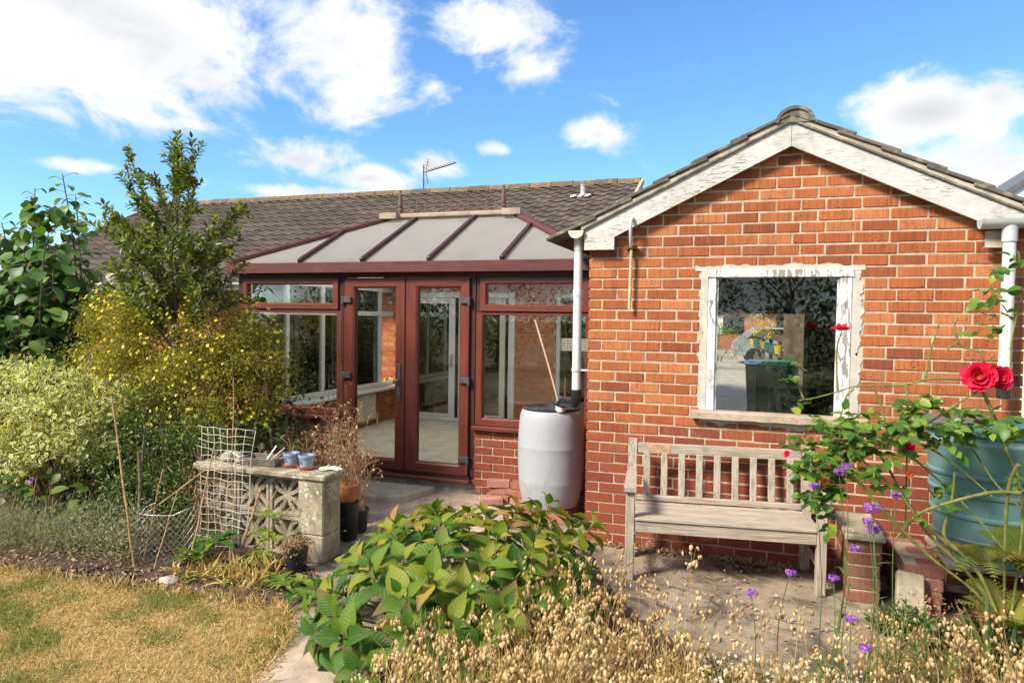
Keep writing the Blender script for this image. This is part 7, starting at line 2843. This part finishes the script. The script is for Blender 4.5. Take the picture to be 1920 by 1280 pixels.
# ------------------------------------------------------------------ verbena
vb = []
for k, (x, y, z) in enumerate(VERBENA):
    big = k in (0, 1)
    vb.append((x, y, z, 0.036 if big else 0.025))
lab = {0: 'tall purple verbena with the highest full head right of the bench', 1: 'purple verbena with the largest flower head right of the bench', 2: 'purple verbena head just under the tallest one',
       3: 'purple verbena whose head hangs lower left of the large ones', 4: 'purple verbena head in front of the right bench leg, on bare patio', 5: 'purple verbena head close to the foot of the brick pier',
       6: 'purple verbena head among the rose leaves above the bench arm', 7: 'small purple verbena head in front of the bench back', 8: 'purple verbena head against bricks beside the teal butt',
       9: 'short purple verbena head low in the dry grass', 10: 'tiny purple verbena head over the middle of the patio', 11: 'smaller purple verbena head at the top of the rose leaves', 12: 'lowest purple verbena head near the lower edge of the photo'}
for k, (x, y, z, rad) in enumerate(vb):
    t = plant('verbena', lab[k], 'flower', 'purple verbena stems')
    m = MB()
    foot = (x + rng.uniform(-.10, .02), y + rng.uniform(-.25, .1), 0.0)
    pts = limb(m, foot, (x, y, z), 0.0036, 0.0018, 0.05, 8, 6)
    m.build('stem', M['verbena_stem'], t, smooth=60)
    r = np.random.default_rng(900 + k)
    n = 150 if rad > 0.025 else 90
    d = unit(r.normal(size=(n, 3)) + np.array([0, -0.1, 0.55]))
    lobes = np.array([[0.55 * math.cos(q_), 0.55 * math.sin(q_), 0.1 * (q_ % 2)] for q_ in (0.3, 2.2, 4.4)])
    P = np.array([x, y, z]) + lobes[r.integers(0, 3, n)] * rad + d * rad * np.array([0.62, 0.62, 0.6]) * r.uniform(0.6, 1.1, (n, 1))
    fl5 = (fl[0] * 1.0, fl[1], fl[2])
    side = unit(np.cross(d, r.normal(size=d.shape)))
    foliage('floret', M['verbena_flower'], t, [fl5], P, side, d, r.uniform(0.005, 0.0085, n), r.random(n), 0, 'flower_head')
    if k in (0, 1, 3, 6):
        P, A = [], []
        for j in range(6):
            q = pts[2 + j % 6]
            a = rng.random() * 6.28
            P.append(q)
            A.append((math.cos(a), math.sin(a), 0.5))
        foliage('leaf', M['willow_leaf'], t, [leaf_template(3, 0.14, 'blade', 0.3, 0.3)], np.array(P), np.array(A), np.array([[0, 0, 1.0]] * len(P)), np.full(len(P), 0.09), nrg.random(len(P)), len(P))

# ------------------------------------------------------------------ hydrangea
hy = plant('hydrangea', 'large leafy hydrangea bush with bronzed leaf tips in the foreground', 'shrub')
m = MB()
P, A, Nn, S, RN = [], [], [], [], []
tips = []
r = random.Random(5)
tries = 0
while len(tips) < 72 and tries < 6000:
    tries += 1
    a, q = r.random() * 6.28, r.random() ** 0.5
    x, y = -0.29 + 0.80 * q * math.cos(a), -1.72 + 1.02 * q * math.sin(a)
    if x < -0.2 and y > -1.15:
        continue
    z = 0.10 + 0.50 * (1 - q ** 2.2) ** 0.6 + r.uniform(-.05, .05)
    if y > -1.2:
        z = max(z, 0.30 + r.random() * 0.2)
    if all((Vector((x, y, z)) - t).length > 0.145 for t in tips):
        tips.append(Vector((x, y, z)))
for t in tips:
    base = Vector((-0.25 + (t.x + 0.25) * 0.35, -1.65 + (t.y + 1.65) * 0.4, 0.0))
    pts = limb(m, base, t, 0.008, 0.004, 0.06, 5, 6)
    lean = (t - Vector((-0.30, -1.72, 0.05)))
    lean = Vector((lean.x * 0.8, lean.y * 0.8 - 0.05, max(lean.z, 0.1) + 0.25)).normalized()
    s1 = lean.orthogonal().normalized()
    s2 = lean.cross(s1)
    ph = r.random() * 6.28
    for pair in range(4):
        for s in (0, math.pi):
            a = ph + pair * math.pi / 2 + s + r.uniform(-.15, .15)
            out = s1 * math.cos(a) + s2 * math.sin(a)
            elev = (1.25, 0.75, 0.35, 0.0)[pair] + r.uniform(-.12, .12)
            ax = (out + lean * elev).normalized()
            P.append(t - lean * (0.0, 0.035, 0.075, 0.12)[pair] + out * 0.02)
            A.append(ax)
            Nn.append((lean - out * elev * 0.7).normalized())
            S.append((0.10, 0.145, 0.18, 0.19)[pair] * r.uniform(0.68, 1.18))
            hgt = t.z / 0.6
            RN.append(min(1.0, max(0.0, r.random() * (0.32 + 0.46 * hgt) + (0.36 * hgt if pair < 2 else 0.12 * hgt))))
m.build('stems', M['green_stem'], hy, smooth=60, kind='stuff')
tm_y = []
for c in (0.30, 0.45, 0.2, 0.6):
    V, F, E, UV = leaf_template(8, 0.58, 'acute', 0.42, c, 0.12)
    V = V.copy()
    for i in range(1, 8):         # saw-toothed, quilted margin
        V[i * 3, 2] += 0.014 * (i % 2)
        V[i * 3 + 2, 2] += 0.014 * (i % 2)
        V[i * 3, 1] *= 1.0 + 0.05 * (i % 2)
        V[i * 3 + 2, 1] *= 1.0 + 0.05 * (i % 2)
    tm_y.append((V, F, E, UV))
# colour follows height: higher leaves yellower, lower ones darker green
foliage('leaf', M['hydrangea_leaf'], hy, tm_y, np.array(P), np.array(A), np.array(Nn), np.array(S), np.array(RN), 300, 'lower_leaves')

# ------------------------------------------------------------------ quaking grass
def spindle():
    V, F = [], []
    n = 6
    prof = ((0.05, 0.0), (0.30, 0.22), (0.34, 0.50), (0.22, 0.80), (0.03, 1.0))
    for (rad, x) in prof:
        for k in range(n):
            a = 2 * math.pi * k / n
            V.append((x, rad * math.cos(a), 0.62 * rad * math.sin(a)))
    for i in range(len(prof) - 1):
        for k in range(n):
            F.append((i * n + k, i * n + (k + 1) % n, (i + 1) * n + (k + 1) % n, (i + 1) * n + k))
    return np.array(V), np.array(F, dtype=np.int64), np.zeros(len(V), dtype=np.float32)


qg = plant('quaking_grass', None, None)
tag(qg, 'mass of dry straw coloured quaking grass with nodding seed heads in the foreground', 'grass')
qg.pop('kind', None)
stalk_v, stalk_f, stalk_r = [], [], []
P, A, S = [], [], []
r = random.Random(17)


def zone():
    u = r.random()
    if u < 0.46:
        return r.uniform(-0.20, 0.62), r.uniform(-3.0, -1.95), r.uniform(0.14, 0.46)
    if u < 0.62:
        return r.uniform(0.35, 1.0), r.uniform(-2.6, -1.85), r.uniform(0.12, 0.34)
    if u < 0.76:
        return r.uniform(0.9, 1.75), r.uniform(-2.6, -1.95), r.uniform(0.12, 0.32)
    return r.uniform(1.75, 2.75), r.uniform(-2.3, -1.35), r.uniform(0.12, 0.34)


def blade(p0, p1, p2, w):
    b = len(stalk_v)
    for f in (0, 0.33, 0.66, 1.0):
        q = p0 * (1 - f) ** 2 + p1 * 2 * f * (1 - f) + p2 * f * f
        ww = w * (1 - 0.6 * f)
        stalk_v.append((q.x - ww, q.y, q.z))
        stalk_v.append((q.x + ww, q.y, q.z))
    for i in range(3):
        stalk_f.append((b + i * 2, b + i * 2 + 1, b + i * 2 + 3, b + i * 2 + 2))
    rv = r.random()
    stalk_r.extend([rv] * 8)


for k in range(980):
    x, y, h = zone()
    a = r.random() * 6.28
    s = r.uniform(0.03, 0.15)
    d = Vector((math.cos(a), math.sin(a), 0))
    top = Vector((x, y, h)) + d * s
    tip = top + d * r.uniform(0.03, 0.09) - Vector((0, 0, r.uniform(0.01, 0.06)))
    blade(Vector((x, y, 0)), Vector((x, y, h * 0.8)) + d * s * 0.2, top, 0.0014)
    blade(top, top + d * 0.03 + Vector((0, 0, 0.012)), tip, 0.0010)
    nsp = r.randrange(4, 9)
    big = r.uniform(0.8, 1.2)
    for j in range(nsp):          # one-sided nodding panicle
        f = j / max(1, nsp - 1)
        on = top + (tip - top) * f + Vector((0, 0, 0.012 * math.sin(math.pi * f)))
        q = on + Vector((r.gauss(0, .010), r.gauss(0, .010), -r.uniform(0.012, 0.03)))
        blade(on, (on + q) / 2 + d * 0.008, q, 0.0005)
        P.append(q)
        A.append((r.gauss(0, .28), r.gauss(0, .28), -1))
        S.append(big * r.uniform(0.019, 0.030))
for k in range(3000):
    x, y, h = zone()
    a = r.random() * 6.28
    s = r.uniform(0.05, 0.28)
    p0 = Vector((x, y, 0))
    tip = Vector((x + math.cos(a) * s, y + math.sin(a) * s, h * r.uniform(0.3, 0.9)))
    blade(p0, Vector((x + math.cos(a) * s * 0.3, y + math.sin(a) * s * 0.3, h * 0.9)), tip, 0.0017)
# some taller stalks that stand out against patio, bench and hydrangea
for (x, y, z, n) in ((0.93, -1.78, 0.60, 6), (0.55, -1.9, 0.56, 9), (0.60, -1.75, 0.46, 8), (1.0, -1.9, 0.42, 8), (1.15, -1.85, 0.40, 8), (0.85, -1.95, 0.44, 9), (1.3, -1.8, 0.38, 7), (0.42, -2.0, 0.55, 9), (0.30, -1.9, 0.52, 9), (0.2, -2.1, 0.50, 10),
                     (0.05, -2.3, 0.52, 11), (-0.05, -2.2, 0.42, 10), (2.35, -1.45, 0.40, 10), (2.5, -1.35, 0.50, 12), (2.2, -1.5, 0.30, 9), (2.62, -1.1, 0.62, 11), (1.95, -1.6, 0.32, 8), (1.45, -1.75, 0.36, 8), (0.75, -1.7, 0.40, 7), (0.68, -1.62, 0.36, 6),
                     (-0.25, -2.6, 0.30, 8), (-0.10, -1.95, 0.55, 8), (0.15, -1.8, 0.50, 8), (2.1, -1.7, 0.34, 9), (1.75, -1.85, 0.30, 8), (1.62, -1.9, 0.34, 8)):
    for q_ in range(2):
        tip = Vector((x + r.gauss(0, .03), y + r.gauss(0, .03), z + r.gauss(0, .02)))
        blade(Vector((x + r.uniform(-.1, .1), y - 0.1, 0)), Vector((x, y - 0.05, z * 0.8)), tip, 0.0016)
        for j in range(n):
            q = tip + Vector((r.gauss(0, .024), r.gauss(0, .024), -0.016 * j + r.gauss(0, .008)))
            P.append(q)
            A.append((r.gauss(0, .3), r.gauss(0, .3), -1))
            S.append(r.uniform(0.022, 0.032))
P, A, S = np.array(P), np.array(A), np.array(S)
foliage('seed_head', M['briza_head'], qg, [spindle()], P, A, nrg.normal(size=P.shape), S, nrg.random(len(P)), 300, 'seed_heads')
obj('stalks', np_mesh('stalks', np.array(stalk_v), np.array(stalk_f, dtype=np.int64), np.array(stalk_r)), M['straw'], qg, kind='stuff')

# ------------------------------------------------------------------ right border: ferns, iris, shoots, cushion
def fern(name, label, base, n, L, seed, lean=(0, -0.3), mat='fern_leaf', droop=0.5):
    t = plant(name, label, 'fern', 'ferns under the teal butt')
    rr3 = random.Random(seed)
    for k in range(n):
        a = 2 * math.pi * k / n + rr3.uniform(-.3, .3)
        l = L * rr3.uniform(0.75, 1.1)
        m = MB()
        pts = []
        for i in range(15):
            f = i / 14
            pts.append(Vector((base[0] + (math.cos(a) * 0.75 + lean[0]) * l * f, base[1] + (math.sin(a) * 0.75 + lean[1]) * l * f, base[2] + l * (1.05 * f - droop * 1.25 * f * f))))
        m.tube(pts, [0.003 * (1 - 0.8 * i / 14) for i in range(15)], 4, False)
        V, F = [], []
        for i in range(2, 15):
            f = i / 14
            w = 0.30 * l * math.sin(math.pi * (0.12 + 0.86 * f)) ** 0.9 * (1 - 0.25 * f)
            d = (pts[i] - pts[i - 1]).normalized()
            sd = d.cross(Vector((0, 0, 1))).normalized()
            for s in (-1, 1):
                ax = (sd * s + d * 0.35 + Vector((0, 0, -0.12))).normalized()
                h = d * 0.034 * (1.1 - 0.5 * f) * (l / 0.4)
                steps = 5
                for j in range(steps):      # toothed pinna
                    u0, u1 = j / steps, (j + 0.86) / steps
                    q0, q1 = pts[i] + ax * w * u0, pts[i] + ax * w * u1
                    e0, e1 = 1 - u0 * 0.8, 1 - u1 * 0.85
                    b0 = len(m.v)
                    m.v += [tuple(q0 + h * e0 * 0.5), tuple(q0 - h * e0 * 0.5), tuple(q1 - h * e1 * 0.5), tuple(q1 + h * e1 * 0.5)]
                    m.f.append((b0, b0 + 1, b0 + 2, b0 + 3))
                    m.a.append(0.5)
        m.a = [rr3.random()] * len(m.f)
        m.build('frond', M[mat], t)
    return t


fern('fern', 'green fern below the right side of the teal butt', (2.64, -0.96, 0.40), 11, 0.50, 31)
fern('fern', 'bright arching fern at the right edge in front of the bricks', (2.50, -1.08, 0.14), 10, 0.44, 32)
fern('fern', 'half brown fern hanging against the teal butt', (2.42, -0.92, 0.42), 8, 0.38, 33, (-0.1, -0.3), 'fern_leaf', 0.75)
ir = plant('iris', 'stiff blue green iris leaves at the lower right corner', 'iris')
P, A, Nn, S = [], [], [], []
for k in range(13):
    x = 2.30 + rng.uniform(0, 0.42)
    a = rng.uniform(-0.45, 0.35)
    P.append((x, -1.32 + rng.uniform(-.12, .1), 0.0))
    A.append((a, rng.uniform(-.15, .1), 1))
    Nn.append((rng.gauss(0, .2), -1, 0.1))
    S.append(rng.uniform(0.28, 0.46))
foliage('leaf', M['iris_leaf'], ir, [leaf_template(6, 0.10, 'blade', 0.15, c, 0.3) for c in (0.05, 0.25)], np.array(P), np.array(A), np.array(Nn), np.array(S), nrg.random(len(P)), 13)
wl = plant('willow_herb', 'narrow leaved fresh green shoots in front of the patio edge', 'plant')
P, A = [], []
m = MB()
for (x, y, h) in ((1.86, -1.80, 0.50), (1.92, -1.86, 0.36), (2.02, -1.75, 0.44), (1.80, -1.92, 0.30), (2.05, -1.9, 0.33), (1.55, -2.0, 0.25)):
    pts = limb(m, (x, y, 0), (x + rng.uniform(-.05, .05), y, h), 0.004, 0.002, 0.05, 6, 5)
    for k in range(34):
        f = 0.1 + 0.9 * k / 34
        i = min(int(f * 6), 5)
        P.append(pts[i] + (pts[i + 1] - pts[i]) * (f * 6 - i))
        a = k * 2.4
        A.append((math.cos(a), math.sin(a), 0.75))
m.build('stems', M['verbena_stem'], wl, smooth=60, kind='stuff')
foliage('leaf', M['willow_leaf'], wl, [leaf_template(3, 0.16, 'blade', 0.25, 0.35)], np.array(P), np.array(A), np.array([[0, 0, 1.0]] * len(P)), nrg.uniform(0.06, 0.10, len(P)), nrg.random(len(P)), 120)
cs = [(2.02 + rng.uniform(-.08, .12), -0.98 + rng.uniform(-.08, .08), 0.02, rng.uniform(0.6, 1)) for _ in range(14)]
tufts('green_cushion', 'low bright green cushion plant before the broken slab', 'plant', cs, 60, leaf_template(3, 0.34, 'ell', 0.3, 0.3), M['box_leaf'], 0.09, (0.03, 0.055), 95, 0.7)
cs = [(2.25 + rng.uniform(-.15, .5), -0.92 + rng.uniform(-.2, .15), 0.02, rng.uniform(0.6, 1)) for _ in range(20)]
tufts('dead_bracken', 'brown dead fronds under the green ferns', 'dead plant', cs, 90, leaf_template(2, 0.3, 'ell', 0.4, 0.4), M['dead_leaf'], 0.22, (0.02, 0.05), 96, 0.7)
cs = [(2.15 + rng.uniform(-.1, .5), -1.15 + rng.uniform(-.15, .15), 0.02, rng.uniform(0.6, 1)) for _ in range(16)]
tufts('ivy_patch', 'dark leafy ground cover at the foot of the rose canes', 'plant', cs, 60, leaf_template(3, 0.7, 'ovate', 0.3, 0.2), M['shade_leaf'], 0.20, (0.025, 0.05), 97, 0.6)
# daisies along the lower edge
da = plant('daisy_fleabane', 'low patch of tiny white daisies at the edge of the patio', 'daisies')
r = np.random.default_rng(71)
n = 260
P = np.stack([r.uniform(1.0, 1.75, n), r.uniform(-2.35, -1.85, n), r.uniform(0.07, 0.20, n)], 1)
d = unit(r.normal(0, .4, (n, 3)) + np.array([0, -.3, 1]))
fl8 = [(0, 0, 0)]
f8 = []
for i in range(8):
    a = 2 * math.pi * i / 8
    for da_, rd in ((-0.3, 0.85), (0.0, 1.0), (0.3, 0.85)):
        fl8.append((rd * math.cos(a + da_), rd * math.sin(a + da_), 0.08))
    f8.append((0, 1 + i * 3, 2 + i * 3, 3 + i * 3))
foliage('flower', M['white_petal'], da, [(np.array(fl8), np.array(f8, dtype=np.int64), np.zeros(len(fl8), dtype=np.float32))], P, unit(np.cross(d, r.normal(size=d.shape))), d, r.uniform(0.006, 0.0105, n), r.random(n), 0, 'flower_heads')
n = 2600
P = np.stack([r.uniform(0.95, 1.85, n), r.uniform(-2.4, -1.8, n), r.uniform(0.0, 0.12, n)], 1)
A = unit(r.normal(size=(n, 3)) + np.array([0, 0, 1.0]))
foliage('leaf', M['willow_leaf'], da, [leaf_template(2, 0.2, 'blade', 0.2, 0.3)], P, A, r.normal(size=A.shape), r.uniform(0.02, 0.045, n), r.random(n), 0, 'leaf_cover')

# ------------------------------------------------------------------ lawn blades, litter
def scatter_in(poly, n, r, pad=0.0):
    xs = [p[0] for p in poly]
    ys = [p[1] for p in poly]
    out = []
    while len(out) < n:
        q = np.stack([r.uniform(min(xs), max(xs), n), r.uniform(min(ys), max(ys), n)], 1)
        q = q[in_poly(q[:, 0], q[:, 1], poly)]
        out.extend(q.tolist())
    return np.array(out[:n])


r = np.random.default_rng(123)
LV = [(-4.6, -2.05), (-3.55, -2.05), (-2.72, -2.02), (-2.12, -1.97), (-1.75, -1.92), (-1.38, -1.92), (-1.15, -2.2), (-1.01, -2.55), (-0.93, -3.2), (-0.85, -3.6), (-3.4, -3.6)]
n = 150000
q = scatter_in(LV, n, r)
den = np.sin(q[:, 0] * 3.1 + 2 * np.sin(q[:, 1] * 2.3)) * np.cos(q[:, 1] * 3.9 + 1.0 + np.sin(q[:, 0] * 2.7)) + 0.6 * np.sin(q[:, 0] * 9 + q[:, 1] * 7) * np.sin(q[:, 1] * 11 - q[:, 0] * 4)
P = np.concatenate([q, r.uniform(0.0, 0.012, (n, 1))], 1)
A = unit(np.concatenate([r.normal(0, 1, (n, 2)), r.uniform(0.0, 0.9, (n, 1))], 1))
green = (r.random(n) < 0.10 + 0.95 * np.clip(den - 0.15, 0, 0.8))
rnd = np.where(green, r.uniform(0.78, 1.0, n), r.uniform(0.0, 0.74, n))
V1 = np.array([(0, 0.5, 0), (0, -0.5, 0), (0.55, -0.35, 0.05), (0.55, 0.35, 0.05), (1.0, 0, -0.08)]) * np.array([1, 0.075, 1])
gt = (V1, np.array([(0, 1, 2, 3), (3, 2, 4, 4)], dtype=np.int64)[:1], np.zeros(5, dtype=np.float32))
gt = (np.array([(0, 0.05, 0), (0, -0.05, 0), (0.6, -0.035, 0.06), (0.6, 0.035, 0.06), (1.0, 0.004, -0.02), (1.0, -0.004, -0.02)]), np.array([(0, 1, 2, 3), (3, 2, 5, 4)], dtype=np.int64), np.zeros(6, dtype=np.float32))
gl = bpy.data.objects
lg = leaves_mesh('lawn_grass', gt, P, A, unit(r.normal(0, .5, (n, 3)) + np.array([0, 0, 1])), r.uniform(0.010, 0.034, n) * np.where(green, 1.3, 1.0), rnd, False)
obj('lawn_grass', lg, M['lawn_blade'], kind='stuff', label='parched straw coloured lawn grass with green patches', cat='grass')
# straggling tufts where the lawn meets border and path
n = 5200
t_ = r.random(n)
edge = np.array([(-4.4, -2.04), (-3.55, -2.04), (-2.72, -2.0), (-2.12, -1.96), (-1.75, -1.91), (-1.40, -1.90), (-1.16, -2.2), (-1.02, -2.55), (-0.94, -3.2)])
seg = np.minimum((t_ * 8).astype(int), 7)
fr = t_ * 8 - seg
q = edge[seg] * (1 - fr[:, None]) + edge[seg + 1] * fr[:, None] + r.normal(0, .045, (n, 2))
P = np.concatenate([q, np.zeros((n, 1))], 1)
A = unit(np.concatenate([r.normal(0, .8, (n, 2)), r.uniform(0.1, 1.3, (n, 1))], 1))
lg = leaves_mesh('edge_grass', gt, P, A, r.normal(size=(n, 3)), r.uniform(0.02, 0.075, n), np.where(r.random(n) < .25, r.uniform(.78, 1, n), r.uniform(0, .7, n)), False)
obj('edge_grass', lg, M['lawn_blade'], kind='stuff', label='longer dry grass tufts along the edge of the lawn', cat='grass')
# dead leaves and chips on the soil
n = 5600
q = np.concatenate([scatter_in([(-4.4, -2.06), (-1.45, -1.95), (-1.45, -1.4), (-1.7, -1.25), (-4.4, -1.35)], 2600, r), scatter_in([(1.9, -0.9), (2.9, -0.9), (2.9, -1.5), (1.9, -1.35)], 500, r),
                    scatter_in([(0.0, -0.02), (1.9, -0.02), (1.9, -0.16), (0.0, -0.10)], 1500, r), scatter_in([(-0.3, -0.1), (1.95, -0.1), (1.9, -1.6), (0.5, -1.4)], 600, r), scatter_in([(-2.4, -0.7), (-1.5, -0.8), (-0.9, 0.9), (-2.4, 0.3)], 400, r)])
P = np.concatenate([q, r.uniform(0.008, 0.03, (n, 1))], 1)
A = unit(np.concatenate([r.normal(0, 1, (n, 2)), r.normal(0, .25, (n, 1))], 1))
lg = leaves_mesh('leaf_litter', leaf_template(2, 0.6, 'ell', 0.4, 0.3), P, A, unit(r.normal(0, .4, (n, 3)) + np.array([0, 0, 1])), r.uniform(0.010, 0.034, n), r.random(n))
obj('leaf_litter', lg, M['dead_leaf'], kind='stuff', label='scattered dead leaves and chips on soil and paving', cat='leaf litter')
# clods on the bare soil
n = 2600
q = scatter_in([(-3.6, -2.05), (-1.45, -1.95), (-1.45, -1.4), (-1.7, -1.25), (-3.6, -1.4)], n, r)
P = np.concatenate([q, np.full((n, 1), 0.006)], 1)
oc = (np.array([(1, 0, 0), (0, 1, 0), (-1, 0, 0), (0, -1, 0), (0, 0, .8), (0, 0, -.5)], dtype=np.float64), np.array([(0, 1, 4), (1, 2, 4), (2, 3, 4), (3, 0, 4)], dtype=np.int64), np.zeros(6, dtype=np.float32))
lg = leaves_mesh('soil_clods', oc, P, unit(r.normal(size=(n, 3))), r.normal(size=(n, 3)), r.uniform(0.006, 0.022, n), r.random(n))
obj('soil_clods', lg, M['soil'], kind='stuff', label='crumbs and clods of dark bare soil', cat='soil')

# ------------------------------------------------------------------ garden behind the camera and plants beyond the garage
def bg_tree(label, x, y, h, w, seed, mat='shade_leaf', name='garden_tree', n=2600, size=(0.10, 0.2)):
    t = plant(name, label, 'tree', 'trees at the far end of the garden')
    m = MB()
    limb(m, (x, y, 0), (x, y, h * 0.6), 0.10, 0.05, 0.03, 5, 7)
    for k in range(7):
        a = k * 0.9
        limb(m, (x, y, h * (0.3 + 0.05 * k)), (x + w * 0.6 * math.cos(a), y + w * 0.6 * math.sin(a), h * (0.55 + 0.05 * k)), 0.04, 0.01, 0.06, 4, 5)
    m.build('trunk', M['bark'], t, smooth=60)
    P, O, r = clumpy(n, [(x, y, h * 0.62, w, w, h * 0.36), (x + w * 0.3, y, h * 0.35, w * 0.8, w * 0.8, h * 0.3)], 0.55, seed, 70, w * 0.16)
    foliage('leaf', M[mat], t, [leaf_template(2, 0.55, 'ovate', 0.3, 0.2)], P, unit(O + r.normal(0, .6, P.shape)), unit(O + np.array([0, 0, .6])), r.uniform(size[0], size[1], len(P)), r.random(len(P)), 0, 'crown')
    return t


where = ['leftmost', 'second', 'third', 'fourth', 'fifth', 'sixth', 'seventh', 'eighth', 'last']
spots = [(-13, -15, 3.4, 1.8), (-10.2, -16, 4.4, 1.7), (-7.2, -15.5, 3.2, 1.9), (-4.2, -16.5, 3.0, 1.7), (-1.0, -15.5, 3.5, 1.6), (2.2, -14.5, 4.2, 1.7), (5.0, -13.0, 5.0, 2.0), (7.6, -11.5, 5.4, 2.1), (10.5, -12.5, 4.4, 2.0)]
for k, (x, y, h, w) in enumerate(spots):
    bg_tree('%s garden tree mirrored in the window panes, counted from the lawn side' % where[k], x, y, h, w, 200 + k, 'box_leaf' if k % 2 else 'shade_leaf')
t = plant('front_garden_bush', 'rounded bush by the drive seen through the garage window', 'bush')
P, O, r = clumpy(1800, [(0.15, 21, 1.0, 1.0, 0.7, 0.62)], 0.7, 301, 60, 0.10)
foliage('leaf', M['lime_leaf'], t, [leaf_template(2, 0.5, 'ell', 0.3, 0.2)], P, O, O + np.array([0, 0, .5]), r.uniform(0.05, 0.1, len(P)), r.random(len(P)) * 0.5, 0, 'crown')
t = plant('yellow_bedding', 'yellow leaved plants above the rail fence through the garage window', 'plant')
P, O, r = clumpy(700, [(1.55, 10.5, 1.65, 0.16, 0.25, 0.22), (1.32, 13.0, 1.7, 0.18, 0.25, 0.3)], 0.5, 302, 30, 0.06)
foliage('leaf', M['potentilla_flower'], t, [leaf_template(2, 0.4, 'ell', 0.3, 0.2)], P, O, O + np.array([0, 0, .5]), r.uniform(0.03, 0.06, len(P)), r.random(len(P)), 0, 'leaf_cover')
